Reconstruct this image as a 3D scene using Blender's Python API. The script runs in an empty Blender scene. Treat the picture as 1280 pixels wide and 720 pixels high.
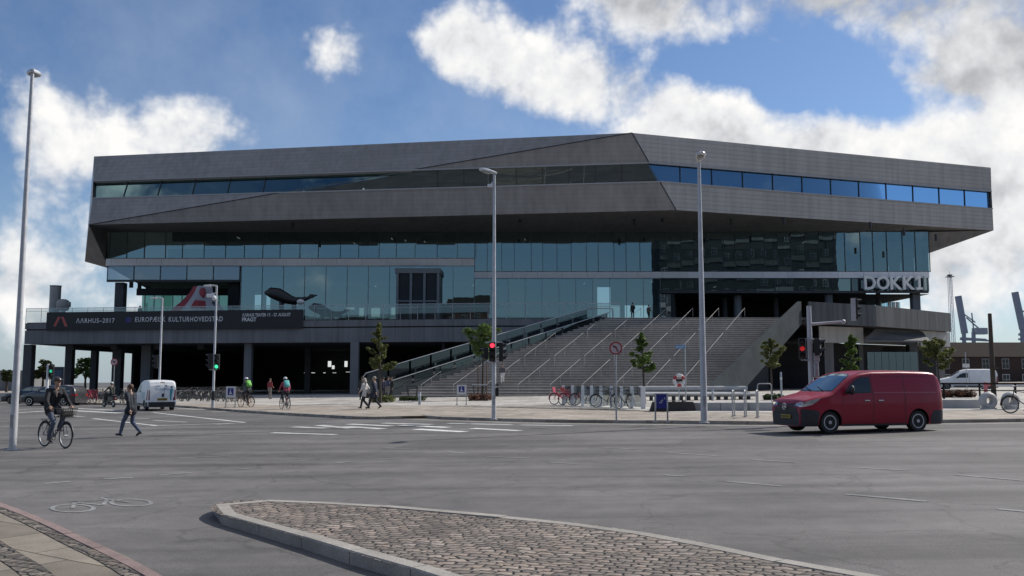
import bpy, bmesh, math, random
from mathutils import Vector, Matrix, noise

scene = bpy.context.scene
COL = scene.collection
R = random.Random(7)
PI = math.pi

# ---------------------------------------------------------------- survey of the place
FOC = 1138.0                      # focal length in 1280-wide picture units
PITCH = math.atan(112.0 / FOC)    # camera looks slightly up
EYE = Vector((0, 0, 1.7))
SL = 0.011                        # the square falls gently to the left
KERB = 0.12


def ray(px, py):
    u = (px - 640.0) / FOC
    v = (360.0 - py) / FOC
    return Vector((u, math.cos(PITCH) - v * math.sin(PITCH), math.sin(PITCH) + v * math.cos(PITCH)))


def P(px, py, Y):
    r = ray(px, py)
    return EYE + r * (Y / r.y)


def G(px, py, h=0.0):
    r = ray(px, py)
    t = (EYE.z - h) / (SL * r.x - r.z)
    return EYE + r * t


def gz(x, h=0.0):
    return SL * x + h


# ---------------------------------------------------------------- objects
def tag(o, label=None, cat=None, group=None, kind=None):
    if label: o['label'] = label
    if cat: o['category'] = cat
    if group: o['group'] = group
    if kind: o['kind'] = kind
    return o


def thing(name, label, cat, loc=(0, 0, 0), rz=0.0, group=None):
    o = bpy.data.objects.new(name, None)
    COL.objects.link(o)
    o.location = loc
    o.rotation_euler = (0, 0, rz)
    o.empty_display_size = 0.2
    return tag(o, label, cat, group)


def copy_tree(o, parent=None):
    c = o.copy()
    COL.objects.link(c)
    if parent is not None:
        c.parent = parent
    for ch in list(o.children):
        copy_tree(ch, c)
    return c


class MB:
    def __init__(self):
        self.v = []; self.f = []; self.m = []

    def add(self, vs, fs, mi=0):
        n = len(self.v)
        self.v.extend([Vector(p) for p in vs])
        for f in fs:
            self.f.append([i + n for i in f]); self.m.append(mi)

    def poly(self, pts, mi=0):
        self.add(pts, [list(range(len(pts)))], mi)

    def box(self, c, s, rz=0.0, mi=0, M=None, bev=0.0):
        x, y, z = s[0] / 2, s[1] / 2, s[2] / 2
        if bev > 0:
            b = min(bev, x * .9, y * .9, z * .9)
            vs = []; 
            bm = bmesh.new()
            bmesh.ops.create_cube(bm, size=1.0)
            for q in bm.verts: q.co = Vector((q.co.x * 2 * x, q.co.y * 2 * y, q.co.z * 2 * z))
            bmesh.ops.bevel(bm, geom=bm.edges[:], offset=b, segments=2, affect='EDGES', profile=.5)
            bm.verts.index_update()
            vs = [q.co.copy() for q in bm.verts]
            fs = [[q.index for q in f.verts] for f in bm.faces]
            bm.free()
        else:
            vs = [Vector(p) for p in ((-x, -y, -z), (x, -y, -z), (x, y, -z), (-x, y, -z), (-x, -y, z), (x, -y, z), (x, y, z), (-x, y, z))]
            fs = [(0, 3, 2, 1), (4, 5, 6, 7), (0, 1, 5, 4), (1, 2, 6, 5), (2, 3, 7, 6), (3, 0, 4, 7)]
        if M is None:
            M = Matrix.Translation(c) @ Matrix.Rotation(rz, 4, 'Z')
        self.add([M @ q for q in vs], fs, mi)

    def tube(self, pts, r, n=8, mi=0, cap=True, closed=False):
        pts = [Vector(p) for p in pts]
        k = len(pts)
        rs = r if isinstance(r, (list, tuple)) else [r] * k
        rings = []
        up = None
        for i in range(k):
            if closed:
                t = (pts[(i + 1) % k] - pts[i - 1])
            elif i == 0: t = pts[1] - pts[0]
            elif i == k - 1: t = pts[-1] - pts[-2]
            else: t = (pts[i + 1] - pts[i]).normalized() + (pts[i] - pts[i - 1]).normalized()
            if t.length < 1e-9: t = Vector((0, 0, 1))
            t.normalize()
            if up is None:
                a = Vector((0, 0, 1)) if abs(t.z) < .9 else Vector((1, 0, 0))
                up = (a - t * a.dot(t)).normalized()
            else:
                up = (up - t * up.dot(t))
                if up.length < 1e-6:
                    a = Vector((1, 0, 0)) if abs(t.x) < .9 else Vector((0, 1, 0))
                    up = a - t * a.dot(t)
                up.normalize()
            sd = t.cross(up)
            rings.append([pts[i] + (up * math.cos(2 * PI * j / n) + sd * math.sin(2 * PI * j / n)) * rs[i] for j in range(n)])
        vs = [q for rg in rings for q in rg]
        fs = []
        for i in range(k if closed else k - 1):
            a = i * n; b = ((i + 1) % k) * n
            for j in range(n):
                fs.append((a + j, a + (j + 1) % n, b + (j + 1) % n, b + j))
        if cap and not closed:
            fs.append(tuple(reversed(range(n))))
            fs.append(tuple((k - 1) * n + j for j in range(n)))
        self.add(vs, fs, mi)

    def bar(self, a, b, w, h, mi=0, up=(0, 0, 1)):
        """rectangular bar from a to b, w sideways, h along up"""
        a = Vector(a); b = Vector(b)
        t = (b - a).normalized(); u = Vector(up)
        s = t.cross(u)
        if s.length < 1e-6: s = t.cross(Vector((1, 0, 0)))
        s.normalize(); u = s.cross(t).normalized()
        vs = []
        for q in (a, b):
            for (i, j) in ((-1, -1), (1, -1), (1, 1), (-1, 1)):
                vs.append(q + s * (i * w / 2) + u * (j * h / 2))
        self.add(vs, [(3, 2, 1, 0), (4, 5, 6, 7), (0, 1, 5, 4), (1, 2, 6, 5), (2, 3, 7, 6), (3, 0, 4, 7)], mi)

    def lathe(self, prof, M=None, n=24, mi=0, closed=False):
        """prof: list of (radius, z); closed rings if closed profile"""
        M = M or Matrix.Identity(4)
        k = len(prof)
        vs = []
        for (r, z) in prof:
            for j in range(n):
                a = 2 * PI * j / n
                vs.append(M @ Vector((r * math.cos(a), r * math.sin(a), z)))
        fs = []
        for i in range(k if closed else k - 1):
            a = i * n; b = ((i + 1) % k) * n
            for j in range(n):
                fs.append((a + j, a + (j + 1) % n, b + (j + 1) % n, b + j))
        if not closed:
            if prof[0][0] > 1e-6: fs.append(tuple(reversed(range(n))))
            if prof[-1][0] > 1e-6: fs.append(tuple((k - 1) * n + j for j in range(n)))
        self.add(vs, fs, mi)

    def torus(self, c, r1, r2, M=None, n=24, k=8, mi=0):
        M = M or Matrix.Identity(4)
        prof = [(r1 + r2 * math.cos(2 * PI * i / k), r2 * math.sin(2 * PI * i / k)) for i in range(k)]
        self.lathe(prof, Matrix.Translation(c) @ M, n, mi, closed=True)

    def ball(self, c, rad, n=12, mi=0, M=None):
        rx, ry, rz = rad if isinstance(rad, (tuple, list)) else (rad, rad, rad)
        k = max(6, n // 2 + 1)
        MM = Matrix.Translation(c) @ (M or Matrix.Identity(4))
        vs = []; fs = []
        vs.append(MM @ Vector((0, 0, -rz)))
        for i in range(1, k):
            t = -PI / 2 + PI * i / k
            for j in range(n):
                a = 2 * PI * j / n
                vs.append(MM @ Vector((rx * math.cos(t) * math.cos(a), ry * math.cos(t) * math.sin(a), rz * math.sin(t))))
        vs.append(MM @ Vector((0, 0, rz)))
        top = len(vs) - 1
        for j in range(n):
            fs.append((0, 1 + (j + 1) % n, 1 + j))
            for i in range(k - 2):
                a = 1 + i * n; b = a + n
                fs.append((a + j, a + (j + 1) % n, b + (j + 1) % n, b + j))
            a = 1 + (k - 2) * n
            fs.append((a + j, a + (j + 1) % n, top))
        self.add(vs, fs, mi)

    def prism(self, pts, ext, mi=0):
        """extrude a planar polygon by a vector"""
        n = len(pts); e = Vector(ext)
        vs = [Vector(p) for p in pts] + [Vector(p) + e for p in pts]
        fs = [tuple(reversed(range(n))), tuple(range(n, 2 * n))]
        for i in range(n):
            j = (i + 1) % n
            fs.append((i, j, n + j, n + i))
        self.add(vs, fs, mi)

    def mesh(self, name, mats, origin=None, smooth=False, fix=True):
        me = bpy.data.meshes.new(name)
        o = Vector(origin) if origin is not None else Vector((0, 0, 0))
        me.from_pydata([tuple(q - o) for q in self.v], [], self.f)
        for m in mats: me.materials.append(m)
        me.polygons.foreach_set('material_index', self.m)
        if fix:
            bm = bmesh.new(); bm.from_mesh(me)
            bmesh.ops.recalc_face_normals(bm, faces=bm.faces[:])
            bm.to_mesh(me); bm.free()
        if smooth:
            me.polygons.foreach_set('use_smooth', [True] * len(me.polygons))
            if smooth != 'all':
                me.set_sharp_from_angle(angle=math.radians(38))
        me.update()
        return me

    def build(self, name, mats, parent=None, origin=None, smooth=False, fix=True):
        if not isinstance(mats, (list, tuple)): mats = [mats]
        me = self.mesh(name, mats, origin, smooth, fix)
        o = bpy.data.objects.new(name, me)
        COL.objects.link(o)
        if parent is not None: o.parent = parent
        return o


def single(mb, name, mats, label, cat, loc=None, rz=0.0, group=None, smooth=False):
    """a thing that is one mesh; geometry given locally"""
    o = mb.build(name, mats, smooth=smooth)
    if loc is not None: o.location = loc
    o.rotation_euler = (0, 0, rz)
    return tag(o, label, cat, group)


def text_geo(s, size, ext=0.0, align='LEFT', spacing=1.0, bold=0.0):
    cu = bpy.data.curves.new('lettering', 'FONT')
    cu.body = s; cu.size = size; cu.extrude = ext; cu.align_x = align
    cu.space_character = spacing
    cu.offset = bold
    cu.resolution_u = 3
    o = bpy.data.objects.new('lettering', cu)
    COL.objects.link(o)
    dg = bpy.context.evaluated_depsgraph_get()
    me = bpy.data.meshes.new_from_object(o.evaluated_get(dg))
    vs = [v.co.copy() for v in me.vertices]
    fs = [list(p.vertices) for p in me.polygons]
    bpy.data.objects.remove(o); bpy.data.curves.remove(cu); bpy.data.meshes.remove(me)
    return vs, fs


def evaluated_mesh(o):
    dg = bpy.context.evaluated_depsgraph_get()
    dg.update()
    return bpy.data.meshes.new_from_object(o.evaluated_get(dg))


# ---------------------------------------------------------------- materials
MATS = {}


def nt_new(name):
    m = bpy.data.materials.new(name)
    m.use_nodes = True
    nt = m.node_tree
    return m, nt, nt.nodes['Principled BSDF']


def N(nt, typ, **kw):
    n = nt.nodes.new(typ)
    for k, v in kw.items():
        if k in n.inputs: n.inputs[k].default_value = v
        else: setattr(n, k, v)
    return n


def mix_col(nt, fac, a, b, blend='MIX'):
    n = nt.nodes.new('ShaderNodeMix'); n.data_type = 'RGBA'; n.blend_type = blend
    for idx, val in ((0, fac), (6, a), (7, b)):
        if hasattr(val, 'links') or isinstance(val, bpy.types.NodeSocket): nt.links.new(val, n.inputs[idx])
        else:
            n.inputs[idx].default_value = val if idx == 0 else (tuple(val) + (1,) if len(val) == 3 else val)
    return n.outputs[2]


def math_n(nt, op, a, b=None, c=None, clamp=False):
    n = nt.nodes.new('ShaderNodeMath'); n.operation = op; n.use_clamp = clamp
    for i, val in enumerate((a, b, c)):
        if val is None: continue
        if isinstance(val, bpy.types.NodeSocket): nt.links.new(val, n.inputs[i])
        else: n.inputs[i].default_value = val
    return n.outputs[0]


def ramp(nt, fac, stops, interp='LINEAR'):
    n = nt.nodes.new('ShaderNodeValToRGB')
    cr = n.color_ramp; cr.interpolation = interp
    while len(cr.elements) < len(stops): cr.elements.new(.5)
    for e, (p, c) in zip(cr.elements, stops):
        e.position = p; e.color = tuple(c) + (1,) if len(c) == 3 else c
    nt.links.new(fac, n.inputs[0])
    return n.outputs[0]


def paint(name, col, rough=0.5, metal=0.0, var=0.12, scale=6.0, bump=0.0, spec=0.5, coat=0.0, dirt=0.0):
    """general surface: colour with soft uneven wear"""
    key = (name, tuple(col), rough, metal)
    if key in MATS: return MATS[key]
    m, nt, b = nt_new(name)
    tc = N(nt, 'ShaderNodeTexCoord')
    nz = N(nt, 'ShaderNodeTexNoise', Scale=scale, Detail=6.0, Roughness=.6)
    nt.links.new(tc.outputs['Object'], nz.inputs['Vector'])
    lo = [c * (1 - var) for c in col]; hi = [min(1, c * (1 + var)) for c in col]
    c = ramp(nt, nz.outputs['Fac'], [(.3, lo), (.7, hi)])
    if dirt > 0:
        nz2 = N(nt, 'ShaderNodeTexNoise', Scale=scale * .3, Detail=8.0, Roughness=.7)
        nt.links.new(tc.outputs['Object'], nz2.inputs['Vector'])
        f = ramp(nt, nz2.outputs['Fac'], [(.45, (0, 0, 0)), (.75, (dirt, dirt, dirt))])
        c = mix_col(nt, f, c, [x * .35 + .01 for x in col])
    nt.links.new(c, b.inputs['Base Color'])
    r = math_n(nt, 'MULTIPLY_ADD', nz.outputs['Fac'], .25, rough - .12, clamp=True)
    nt.links.new(r, b.inputs['Roughness'])
    b.inputs['Metallic'].default_value = metal
    b.inputs['Specular IOR Level'].default_value = spec
    if coat: 
        b.inputs['Coat Weight'].default_value = coat
        b.inputs['Coat Roughness'].default_value = .04
    if bump > 0:
        bp = N(nt, 'ShaderNodeBump', Strength=bump, Distance=.02)
        nz3 = N(nt, 'ShaderNodeTexNoise', Scale=scale * 8, Detail=4.0)
        nt.links.new(tc.outputs['Object'], nz3.inputs['Vector'])
        nt.links.new(nz3.outputs['Fac'], bp.inputs['Height'])
        nt.links.new(bp.outputs['Normal'], b.inputs['Normal'])
    MATS[key] = m
    return m


def glow(name, col, strength):
    key = (name, tuple(col), strength)
    if key in MATS: return MATS[key]
    m, nt, b = nt_new(name)
    b.inputs['Base Color'].default_value = tuple(col) + (1,)
    b.inputs['Emission Color'].default_value = tuple(col) + (1,)
    nz = N(nt, 'ShaderNodeTexNoise', Scale=9.0)
    s = math_n(nt, 'MULTIPLY_ADD', nz.outputs['Fac'], strength * .3, strength * .85)
    nt.links.new(s, b.inputs['Emission Strength'])
    MATS[key] = m
    return m


def glass_mat(name, tint, refl, see, wav=0.0, gcol=(.72, .90, .98)):
    """architectural glass: tinted see-through plus mirror"""
    m, nt, b = nt_new(name)
    nt.nodes.remove(b)
    out = nt.nodes['Material Output']
    tr = N(nt, 'ShaderNodeBsdfTransparent', Color=tuple(tint) + (1,))
    df = N(nt, 'ShaderNodeBsdfDiffuse', Color=(tint[0] * .08, tint[1] * .09, tint[2] * .1, 1))
    m1 = nt.nodes.new('ShaderNodeMixShader'); m1.inputs[0].default_value = 1 - see
    nt.links.new(tr.outputs[0], m1.inputs[1]); nt.links.new(df.outputs[0], m1.inputs[2])
    gl = N(nt, 'ShaderNodeBsdfGlossy', Roughness=.01, Color=tuple(gcol) + (1,))
    geo = N(nt, 'ShaderNodeNewGeometry')
    if wav > 0:
        nz = N(nt, 'ShaderNodeTexNoise', Scale=.35, Detail=2.0)
        nt.links.new(geo.outputs['Position'], nz.inputs['Vector'])
        bp = N(nt, 'ShaderNodeBump', Strength=wav, Distance=.05)
        nt.links.new(nz.outputs['Fac'], bp.inputs['Height'])
        nt.links.new(bp.outputs['Normal'], gl.inputs['Normal'])
    fr = N(nt, 'ShaderNodeFresnel', IOR=1.5)
    f = math_n(nt, 'MULTIPLY_ADD', fr.outputs[0], 1 - refl, refl, clamp=True)
    m2 = nt.nodes.new('ShaderNodeMixShader')
    nt.links.new(f, m2.inputs[0]); nt.links.new(m1.outputs[0], m2.inputs[1]); nt.links.new(gl.outputs[0], m2.inputs[2])
    nt.links.new(m2.outputs[0], out.inputs['Surface'])
    return m


def sett_mat(name, base, w, h, ang):
    """irregular stone setts with dark sunken joints"""
    m, nt, b = nt_new(name)
    geo = N(nt, 'ShaderNodeNewGeometry')
    mp = N(nt, 'ShaderNodeMapping'); mp.inputs['Rotation'].default_value = (0, 0, ang); 
    nt.links.new(geo.outputs['Position'], mp.inputs['Vector'])
    wv = N(nt, 'ShaderNodeTexNoise', Scale=.55, Detail=2.0); nt.links.new(geo.outputs['Position'], wv.inputs['Vector'])
    ad = nt.nodes.new('ShaderNodeVectorMath'); ad.operation = 'MULTIPLY_ADD'
    nt.links.new(wv.outputs['Color'], ad.inputs[0]); ad.inputs[1].default_value = (.7, .7, 0); nt.links.new(mp.outputs[0], ad.inputs[2])
    sc = nt.nodes.new('ShaderNodeVectorMath'); sc.operation = 'MULTIPLY'
    nt.links.new(ad.outputs[0], sc.inputs[0]); sc.inputs[1].default_value = (1 / w, 1 / h, 0)
    # every second row pushed half a stone along
    sp_ = N(nt, 'ShaderNodeSeparateXYZ'); nt.links.new(sc.outputs[0], sp_.inputs[0])
    row = math_n(nt, 'FLOOR', sp_.outputs['Y'])
    sh = math_n(nt, 'MULTIPLY', math_n(nt, 'FRACT', math_n(nt, 'MULTIPLY', row, .5)), 1.0)
    cb = N(nt, 'ShaderNodeCombineXYZ'); nt.links.new(math_n(nt, 'ADD', sp_.outputs['X'], sh), cb.inputs[0]); nt.links.new(sp_.outputs['Y'], cb.inputs[1])
    v1 = N(nt, 'ShaderNodeTexVoronoi', Scale=1.0, feature='DISTANCE_TO_EDGE', Randomness=.42, voronoi_dimensions='2D')
    v2 = N(nt, 'ShaderNodeTexVoronoi', Scale=1.0, feature='F1', Randomness=.42, voronoi_dimensions='2D')
    nt.links.new(cb.outputs[0], v1.inputs['Vector']); nt.links.new(cb.outputs[0], v2.inputs['Vector'])
    tone = N(nt, 'ShaderNodeSeparateColor'); nt.links.new(v2.outputs['Color'], tone.inputs[0])
    c = ramp(nt, tone.outputs[0], [(0, [x * .62 for x in base]), (.5, base), (.8, [base[0] * 1.2, base[1] * 1.12, base[2] * 1.05]), (1, [x * 1.5 for x in base])])
    fine = N(nt, 'ShaderNodeTexNoise', Scale=45.0, Detail=4.0, Roughness=.7); nt.links.new(geo.outputs['Position'], fine.inputs['Vector'])
    big = N(nt, 'ShaderNodeTexNoise', Scale=.8, Detail=5.0); nt.links.new(geo.outputs['Position'], big.inputs['Vector'])
    c = mix_col(nt, 1, c, ramp(nt, fine.outputs['Fac'], [(.3, [.72] * 3), (.7, [1.25] * 3)]), 'MULTIPLY')
    c = mix_col(nt, 1, c, ramp(nt, big.outputs['Fac'], [(.3, [.75] * 3), (.7, [1.15] * 3)]), 'MULTIPLY')
    j = ramp(nt, v1.outputs['Distance'], [(.03, (.0, .0, .0)), (.11, (1, 1, 1))])
    c = mix_col(nt, j, (base[0] * .16, base[1] * .16, base[2] * .13), c)
    nt.links.new(c, b.inputs['Base Color']); b.inputs['Roughness'].default_value = .75; b.inputs['Specular IOR Level'].default_value = .4
    dome = ramp(nt, v1.outputs['Distance'], [(.0, (0, 0, 0)), (.12, (.7, .7, .7)), (.4, (1, 1, 1))])
    ht = math_n(nt, 'MULTIPLY_ADD', fine.outputs['Fac'], .25, math_n(nt, 'MULTIPLY', dome, 1.0))
    bp = N(nt, 'ShaderNodeBump', Strength=.9, Distance=.03); nt.links.new(ht, bp.inputs['Height']); nt.links.new(bp.outputs['Normal'], b.inputs['Normal'])
    return m


def ground_mat(name, base, var=.25, patch=.25, speck=.3, rough=.85, bump=.25, scale=1.0, slabs=None, crack=0.0, lanes=False):
    """asphalt / paving laid out in world metres; slabs = (w, h, mortar, mortar_dark, angle)"""
    m, nt, b = nt_new(name)
    geo = N(nt, 'ShaderNodeNewGeometry')
    pos = geo.outputs['Position']
    big = N(nt, 'ShaderNodeTexNoise', Scale=.22 * scale, Detail=7.0, Roughness=.62)
    mid = N(nt, 'ShaderNodeTexNoise', Scale=2.3 * scale, Detail=6.0, Roughness=.65)
    fin = N(nt, 'ShaderNodeTexNoise', Scale=70 * scale, Detail=2.0, Roughness=.8)
    for n in (big, mid, fin): nt.links.new(pos, n.inputs['Vector'])
    k1 = ramp(nt, big.outputs['Fac'], [(.32, [1 - patch] * 3), (.68, [1 + patch * .6] * 3)])
    k2 = ramp(nt, mid.outputs['Fac'], [(.3, [1 - var] * 3), (.7, [1 + var * .6] * 3)])
    k3 = ramp(nt, fin.outputs['Fac'], [(.33, [1 - speck] * 3), (.7, [1 + speck] * 3)])
    c = mix_col(nt, 1.0, k1, k2, 'MULTIPLY')
    c = mix_col(nt, 1.0, c, k3, 'MULTIPLY')
    height = fin.outputs['Fac']
    if slabs:
        w, h, mo, dk, ang = slabs
        mp = N(nt, 'ShaderNodeMapping'); mp.inputs['Rotation'].default_value = (0, 0, ang)
        nt.links.new(pos, mp.inputs['Vector'])
        wn = N(nt, 'ShaderNodeTexNoise', Scale=1.3 / max(w, .05) * .35, Detail=3.0)
        nt.links.new(pos, wn.inputs['Vector'])
        ds = nt.nodes.new('ShaderNodeVectorMath'); ds.operation = 'MULTIPLY_ADD'
        nt.links.new(wn.outputs['Color'], ds.inputs[0]); ds.inputs[1].default_value = (w * .22, h * .3, 0)
        nt.links.new(mp.outputs[0], ds.inputs[2])
        br = N(nt, 'ShaderNodeTexBrick', Scale=1.0)
        br.inputs['Brick Width'].default_value = w; br.inputs['Row Height'].default_value = h
        br.inputs['Mortar Size'].default_value = mo; br.inputs['Mortar Smooth'].default_value = .3
        br.inputs['Color1'].default_value = (.72, .70, .68, 1); br.inputs['Color2'].default_value = (1.22, 1.2, 1.17, 1)
        br.inputs['Mortar'].default_value = (dk, dk, dk * .95, 1)
        br.inputs['Bias'].default_value = 0.0
        nt.links.new(ds.outputs[0], br.inputs['Vector'])
        c = mix_col(nt, 1.0, c, br.outputs['Color'], 'MULTIPLY')
        height = math_n(nt, 'MULTIPLY_ADD', br.outputs['Fac'], -1.6, math_n(nt, 'MULTIPLY', mid.outputs['Fac'], .5))
    if crack > 0:
        vo = N(nt, 'ShaderNodeTexVoronoi', Scale=.33, feature='DISTANCE_TO_EDGE')
        wn2 = N(nt, 'ShaderNodeTexNoise', Scale=1.2, Detail=5.0)
        nt.links.new(pos, wn2.inputs['Vector'])
        ad = nt.nodes.new('ShaderNodeVectorMath'); ad.operation = 'MULTIPLY_ADD'
        nt.links.new(wn2.outputs['Color'], ad.inputs[0]); ad.inputs[1].default_value = (1.6, 1.6, 0)
        nt.links.new(pos, ad.inputs[2]); nt.links.new(ad.outputs[0], vo.inputs['Vector'])
        cf = ramp(nt, vo.outputs['Distance'], [(0.0, [1 - crack] * 3), (.012, [1] * 3)])
        c = mix_col(nt, 1.0, c, cf, 'MULTIPLY')
    if lanes:
        # polished wheel tracks along the street and darker squares of later repairs
        sx = N(nt, 'ShaderNodeMapping'); sx.inputs['Rotation'].default_value = (0, 0, .10); sx.inputs['Scale'].default_value = (.05, .9, 1)
        nt.links.new(pos, sx.inputs['Vector'])
        tr = N(nt, 'ShaderNodeTexNoise', Scale=1.0, Detail=4.0, Roughness=.55); nt.links.new(sx.outputs[0], tr.inputs['Vector'])
        c = mix_col(nt, 1.0, c, ramp(nt, tr.outputs['Fac'], [(.35, [.72] * 3), (.5, [1] * 3), (.66, [1.14] * 3)]), 'MULTIPLY')
        pm = N(nt, 'ShaderNodeMapping'); pm.inputs['Rotation'].default_value = (0, 0, .14); pm.inputs['Scale'].default_value = (.16, .34, 0)
        nt.links.new(pos, pm.inputs['Vector'])
        vp = N(nt, 'ShaderNodeTexVoronoi', feature='F1', distance='CHEBYCHEV', Scale=1.0, Randomness=.9, voronoi_dimensions='2D'); nt.links.new(pm.outputs[0], vp.inputs['Vector'])
        sc_ = N(nt, 'ShaderNodeSeparateColor'); nt.links.new(vp.outputs['Color'], sc_.inputs[0])
        inside = math_n(nt, 'LESS_THAN', vp.outputs['Distance'], .30)
        pick = math_n(nt, 'GREATER_THAN', sc_.outputs[0], .72)
        f = math_n(nt, 'MULTIPLY', math_n(nt, 'MULTIPLY', inside, pick), .5)
        c = mix_col(nt, f, c, [x * 0 + .55 for x in base])
    c = mix_col(nt, 1.0, c, base, 'MULTIPLY')
    nt.links.new(c, b.inputs['Base Color'])
    rr = math_n(nt, 'MULTIPLY_ADD', mid.outputs['Fac'], .25, rough - .15, clamp=True)
    nt.links.new(rr, b.inputs['Roughness'])
    b.inputs['Specular IOR Level'].default_value = .35
    bp = N(nt, 'ShaderNodeBump', Strength=bump, Distance=.02)
    nt.links.new(height, bp.inputs['Height'])
    nt.links.new(bp.outputs['Normal'], b.inputs['Normal'])
    return m


def cladding_mat(name, base, pitch=.42, line=.55, metal=.35, rough=.55, vert=0.0, spec=.4, bumpy=.0, streak=.35):
    """facade sheets with fine horizontal joints and faint vertical ones"""
    m, nt, b = nt_new(name)
    geo = N(nt, 'ShaderNodeNewGeometry')
    sp = N(nt, 'ShaderNodeSeparateXYZ'); nt.links.new(geo.outputs['Position'], sp.inputs[0])
    fz = math_n(nt, 'FRACT', math_n(nt, 'DIVIDE', sp.outputs['Z'], pitch))
    ln = ramp(nt, fz, [(.0, [line] * 3), (.10, [line] * 3), (.16, [1] * 3), (.9, [1.05] * 3), (1.0, [1] * 3)])
    row = math_n(nt, 'FLOOR', math_n(nt, 'DIVIDE', sp.outputs['Z'], pitch))
    xx = math_n(nt, 'ADD', math_n(nt, 'DIVIDE', sp.outputs['X'], 3.1), math_n(nt, 'MULTIPLY', row, .37))
    fx = math_n(nt, 'FRACT', xx)
    col = math_n(nt, 'FLOOR', xx)
    wn = N(nt, 'ShaderNodeTexWhiteNoise', noise_dimensions='2D')
    cmb = N(nt, 'ShaderNodeCombineXYZ'); nt.links.new(row, cmb.inputs[0]); nt.links.new(col, cmb.inputs[1])
    nt.links.new(cmb.outputs[0], wn.inputs['Vector'])
    tone = ramp(nt, wn.outputs['Value'], [(0, [.97] * 3), (1, [1.03] * 3)])
    vl = ramp(nt, fx, [(0, [1 - vert] * 3), (.012, [1 - vert] * 3), (.02, [1] * 3)])
    big = N(nt, 'ShaderNodeTexNoise', Scale=.12, Detail=6.0, Roughness=.6)
    nt.links.new(geo.outputs['Position'], big.inputs['Vector'])
    mp = N(nt, 'ShaderNodeMapping'); mp.inputs['Scale'].default_value = (1.6, 1.6, .08)
    nt.links.new(geo.outputs['Position'], mp.inputs['Vector'])
    st = N(nt, 'ShaderNodeTexNoise', Scale=1.0, Detail=5.0, Roughness=.6); nt.links.new(mp.outputs[0], st.inputs['Vector'])
    k1 = ramp(nt, big.outputs['Fac'], [(.3, [.86] * 3), (.7, [1.1] * 3)])
    k2 = ramp(nt, st.outputs['Fac'], [(.3, [1 - streak] * 3), (.62, [1] * 3)])
    c = mix_col(nt, 1, ln, tone, 'MULTIPLY'); c = mix_col(nt, 1, c, vl, 'MULTIPLY')
    c = mix_col(nt, 1, c, k1, 'MULTIPLY'); c = mix_col(nt, 1, c, k2, 'MULTIPLY')
    c = mix_col(nt, 1, c, base, 'MULTIPLY')
    nt.links.new(c, b.inputs['Base Color'])
    b.inputs['Metallic'].default_value = metal; b.inputs['Roughness'].default_value = rough
    b.inputs['Specular IOR Level'].default_value = spec
    return m


def leaf_mat(name, base):
    m, nt, b = nt_new(name)
    geo = N(nt, 'ShaderNodeNewGeometry')
    nz = N(nt, 'ShaderNodeTexNoise', Scale=2.2, Detail=4.0); nt.links.new(geo.outputs['Position'], nz.inputs['Vector'])
    wn = N(nt, 'ShaderNodeTexNoise', Scale=17.0, Detail=1.0); nt.links.new(geo.outputs['Position'], wn.inputs['Vector'])
    k = math_n(nt, 'MULTIPLY_ADD', wn.outputs['Fac'], .5, math_n(nt, 'MULTIPLY', nz.outputs['Fac'], .6))
    c = ramp(nt, k, [(.3, [x * .45 for x in base]), (.55, base), (.8, [base[0] * 1.9, base[1] * 1.6, base[2] * 1.2])])
    nt.links.new(c, b.inputs['Base Color'])
    b.inputs['Roughness'].default_value = .55
    b.inputs['Specular IOR Level'].default_value = .3
    tl = N(nt, 'ShaderNodeBsdfTranslucent'); nt.links.new(c, tl.inputs['Color'])
    mx = nt.nodes.new('ShaderNodeMixShader'); mx.inputs[0].default_value = .3
    nt.links.new(b.outputs[0], mx.inputs[1]); nt.links.new(tl.outputs[0], mx.inputs[2])
    nt.links.new(mx.outputs[0], nt.nodes['Material Output'].inputs['Surface'])
    return m


M_ASPH = ground_mat('asphalt', (.15, .141, .135), var=.2, patch=.3, speck=.34, rough=.82, bump=.2, crack=.28, lanes=True)
M_PLAZA = ground_mat('plaza_paving', (.36, .318, .272), var=.18, patch=.18, speck=.18, slabs=(.62, .42, .012, .72, .12), bump=.12)
M_SLABL = ground_mat('pale_paving', (.44, .42, .39), var=.15, patch=.15, speck=.1, slabs=(1.25, .9, .02, .6, .05), bump=.1)
M_SLABN = ground_mat('pavement_slabs', (.255, .225, .185), var=.2, patch=.22, speck=.22, slabs=(1.15, .78, .012, .3, .62), bump=.25)
M_COBBLE = sett_mat('cobble_setts', (.225, .19, .165), .155, .115, .30)
M_GUTTER = sett_mat('gutter_setts', (.15, .13, .11), .12, .115, .62)
M_KERB = ground_mat('kerb_granite', (.36, .335, .30), var=.2, patch=.2, speck=.3, bump=.2)
M_KERBR = ground_mat('kerb_reddish', (.26, .19, .175), var=.22, patch=.25, speck=.35, bump=.25)
M_MARK = ground_mat('road_marking', (.62, .62, .60), var=.22, patch=.35, speck=.25, bump=.12)
M_MARKW = ground_mat('worn_marking', (.26, .26, .26), var=.4, patch=.5, speck=.4, bump=.12)
M_GROUND = ground_mat('far_ground', (.13, .125, .12), var=.3, patch=.3, speck=.2)

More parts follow.
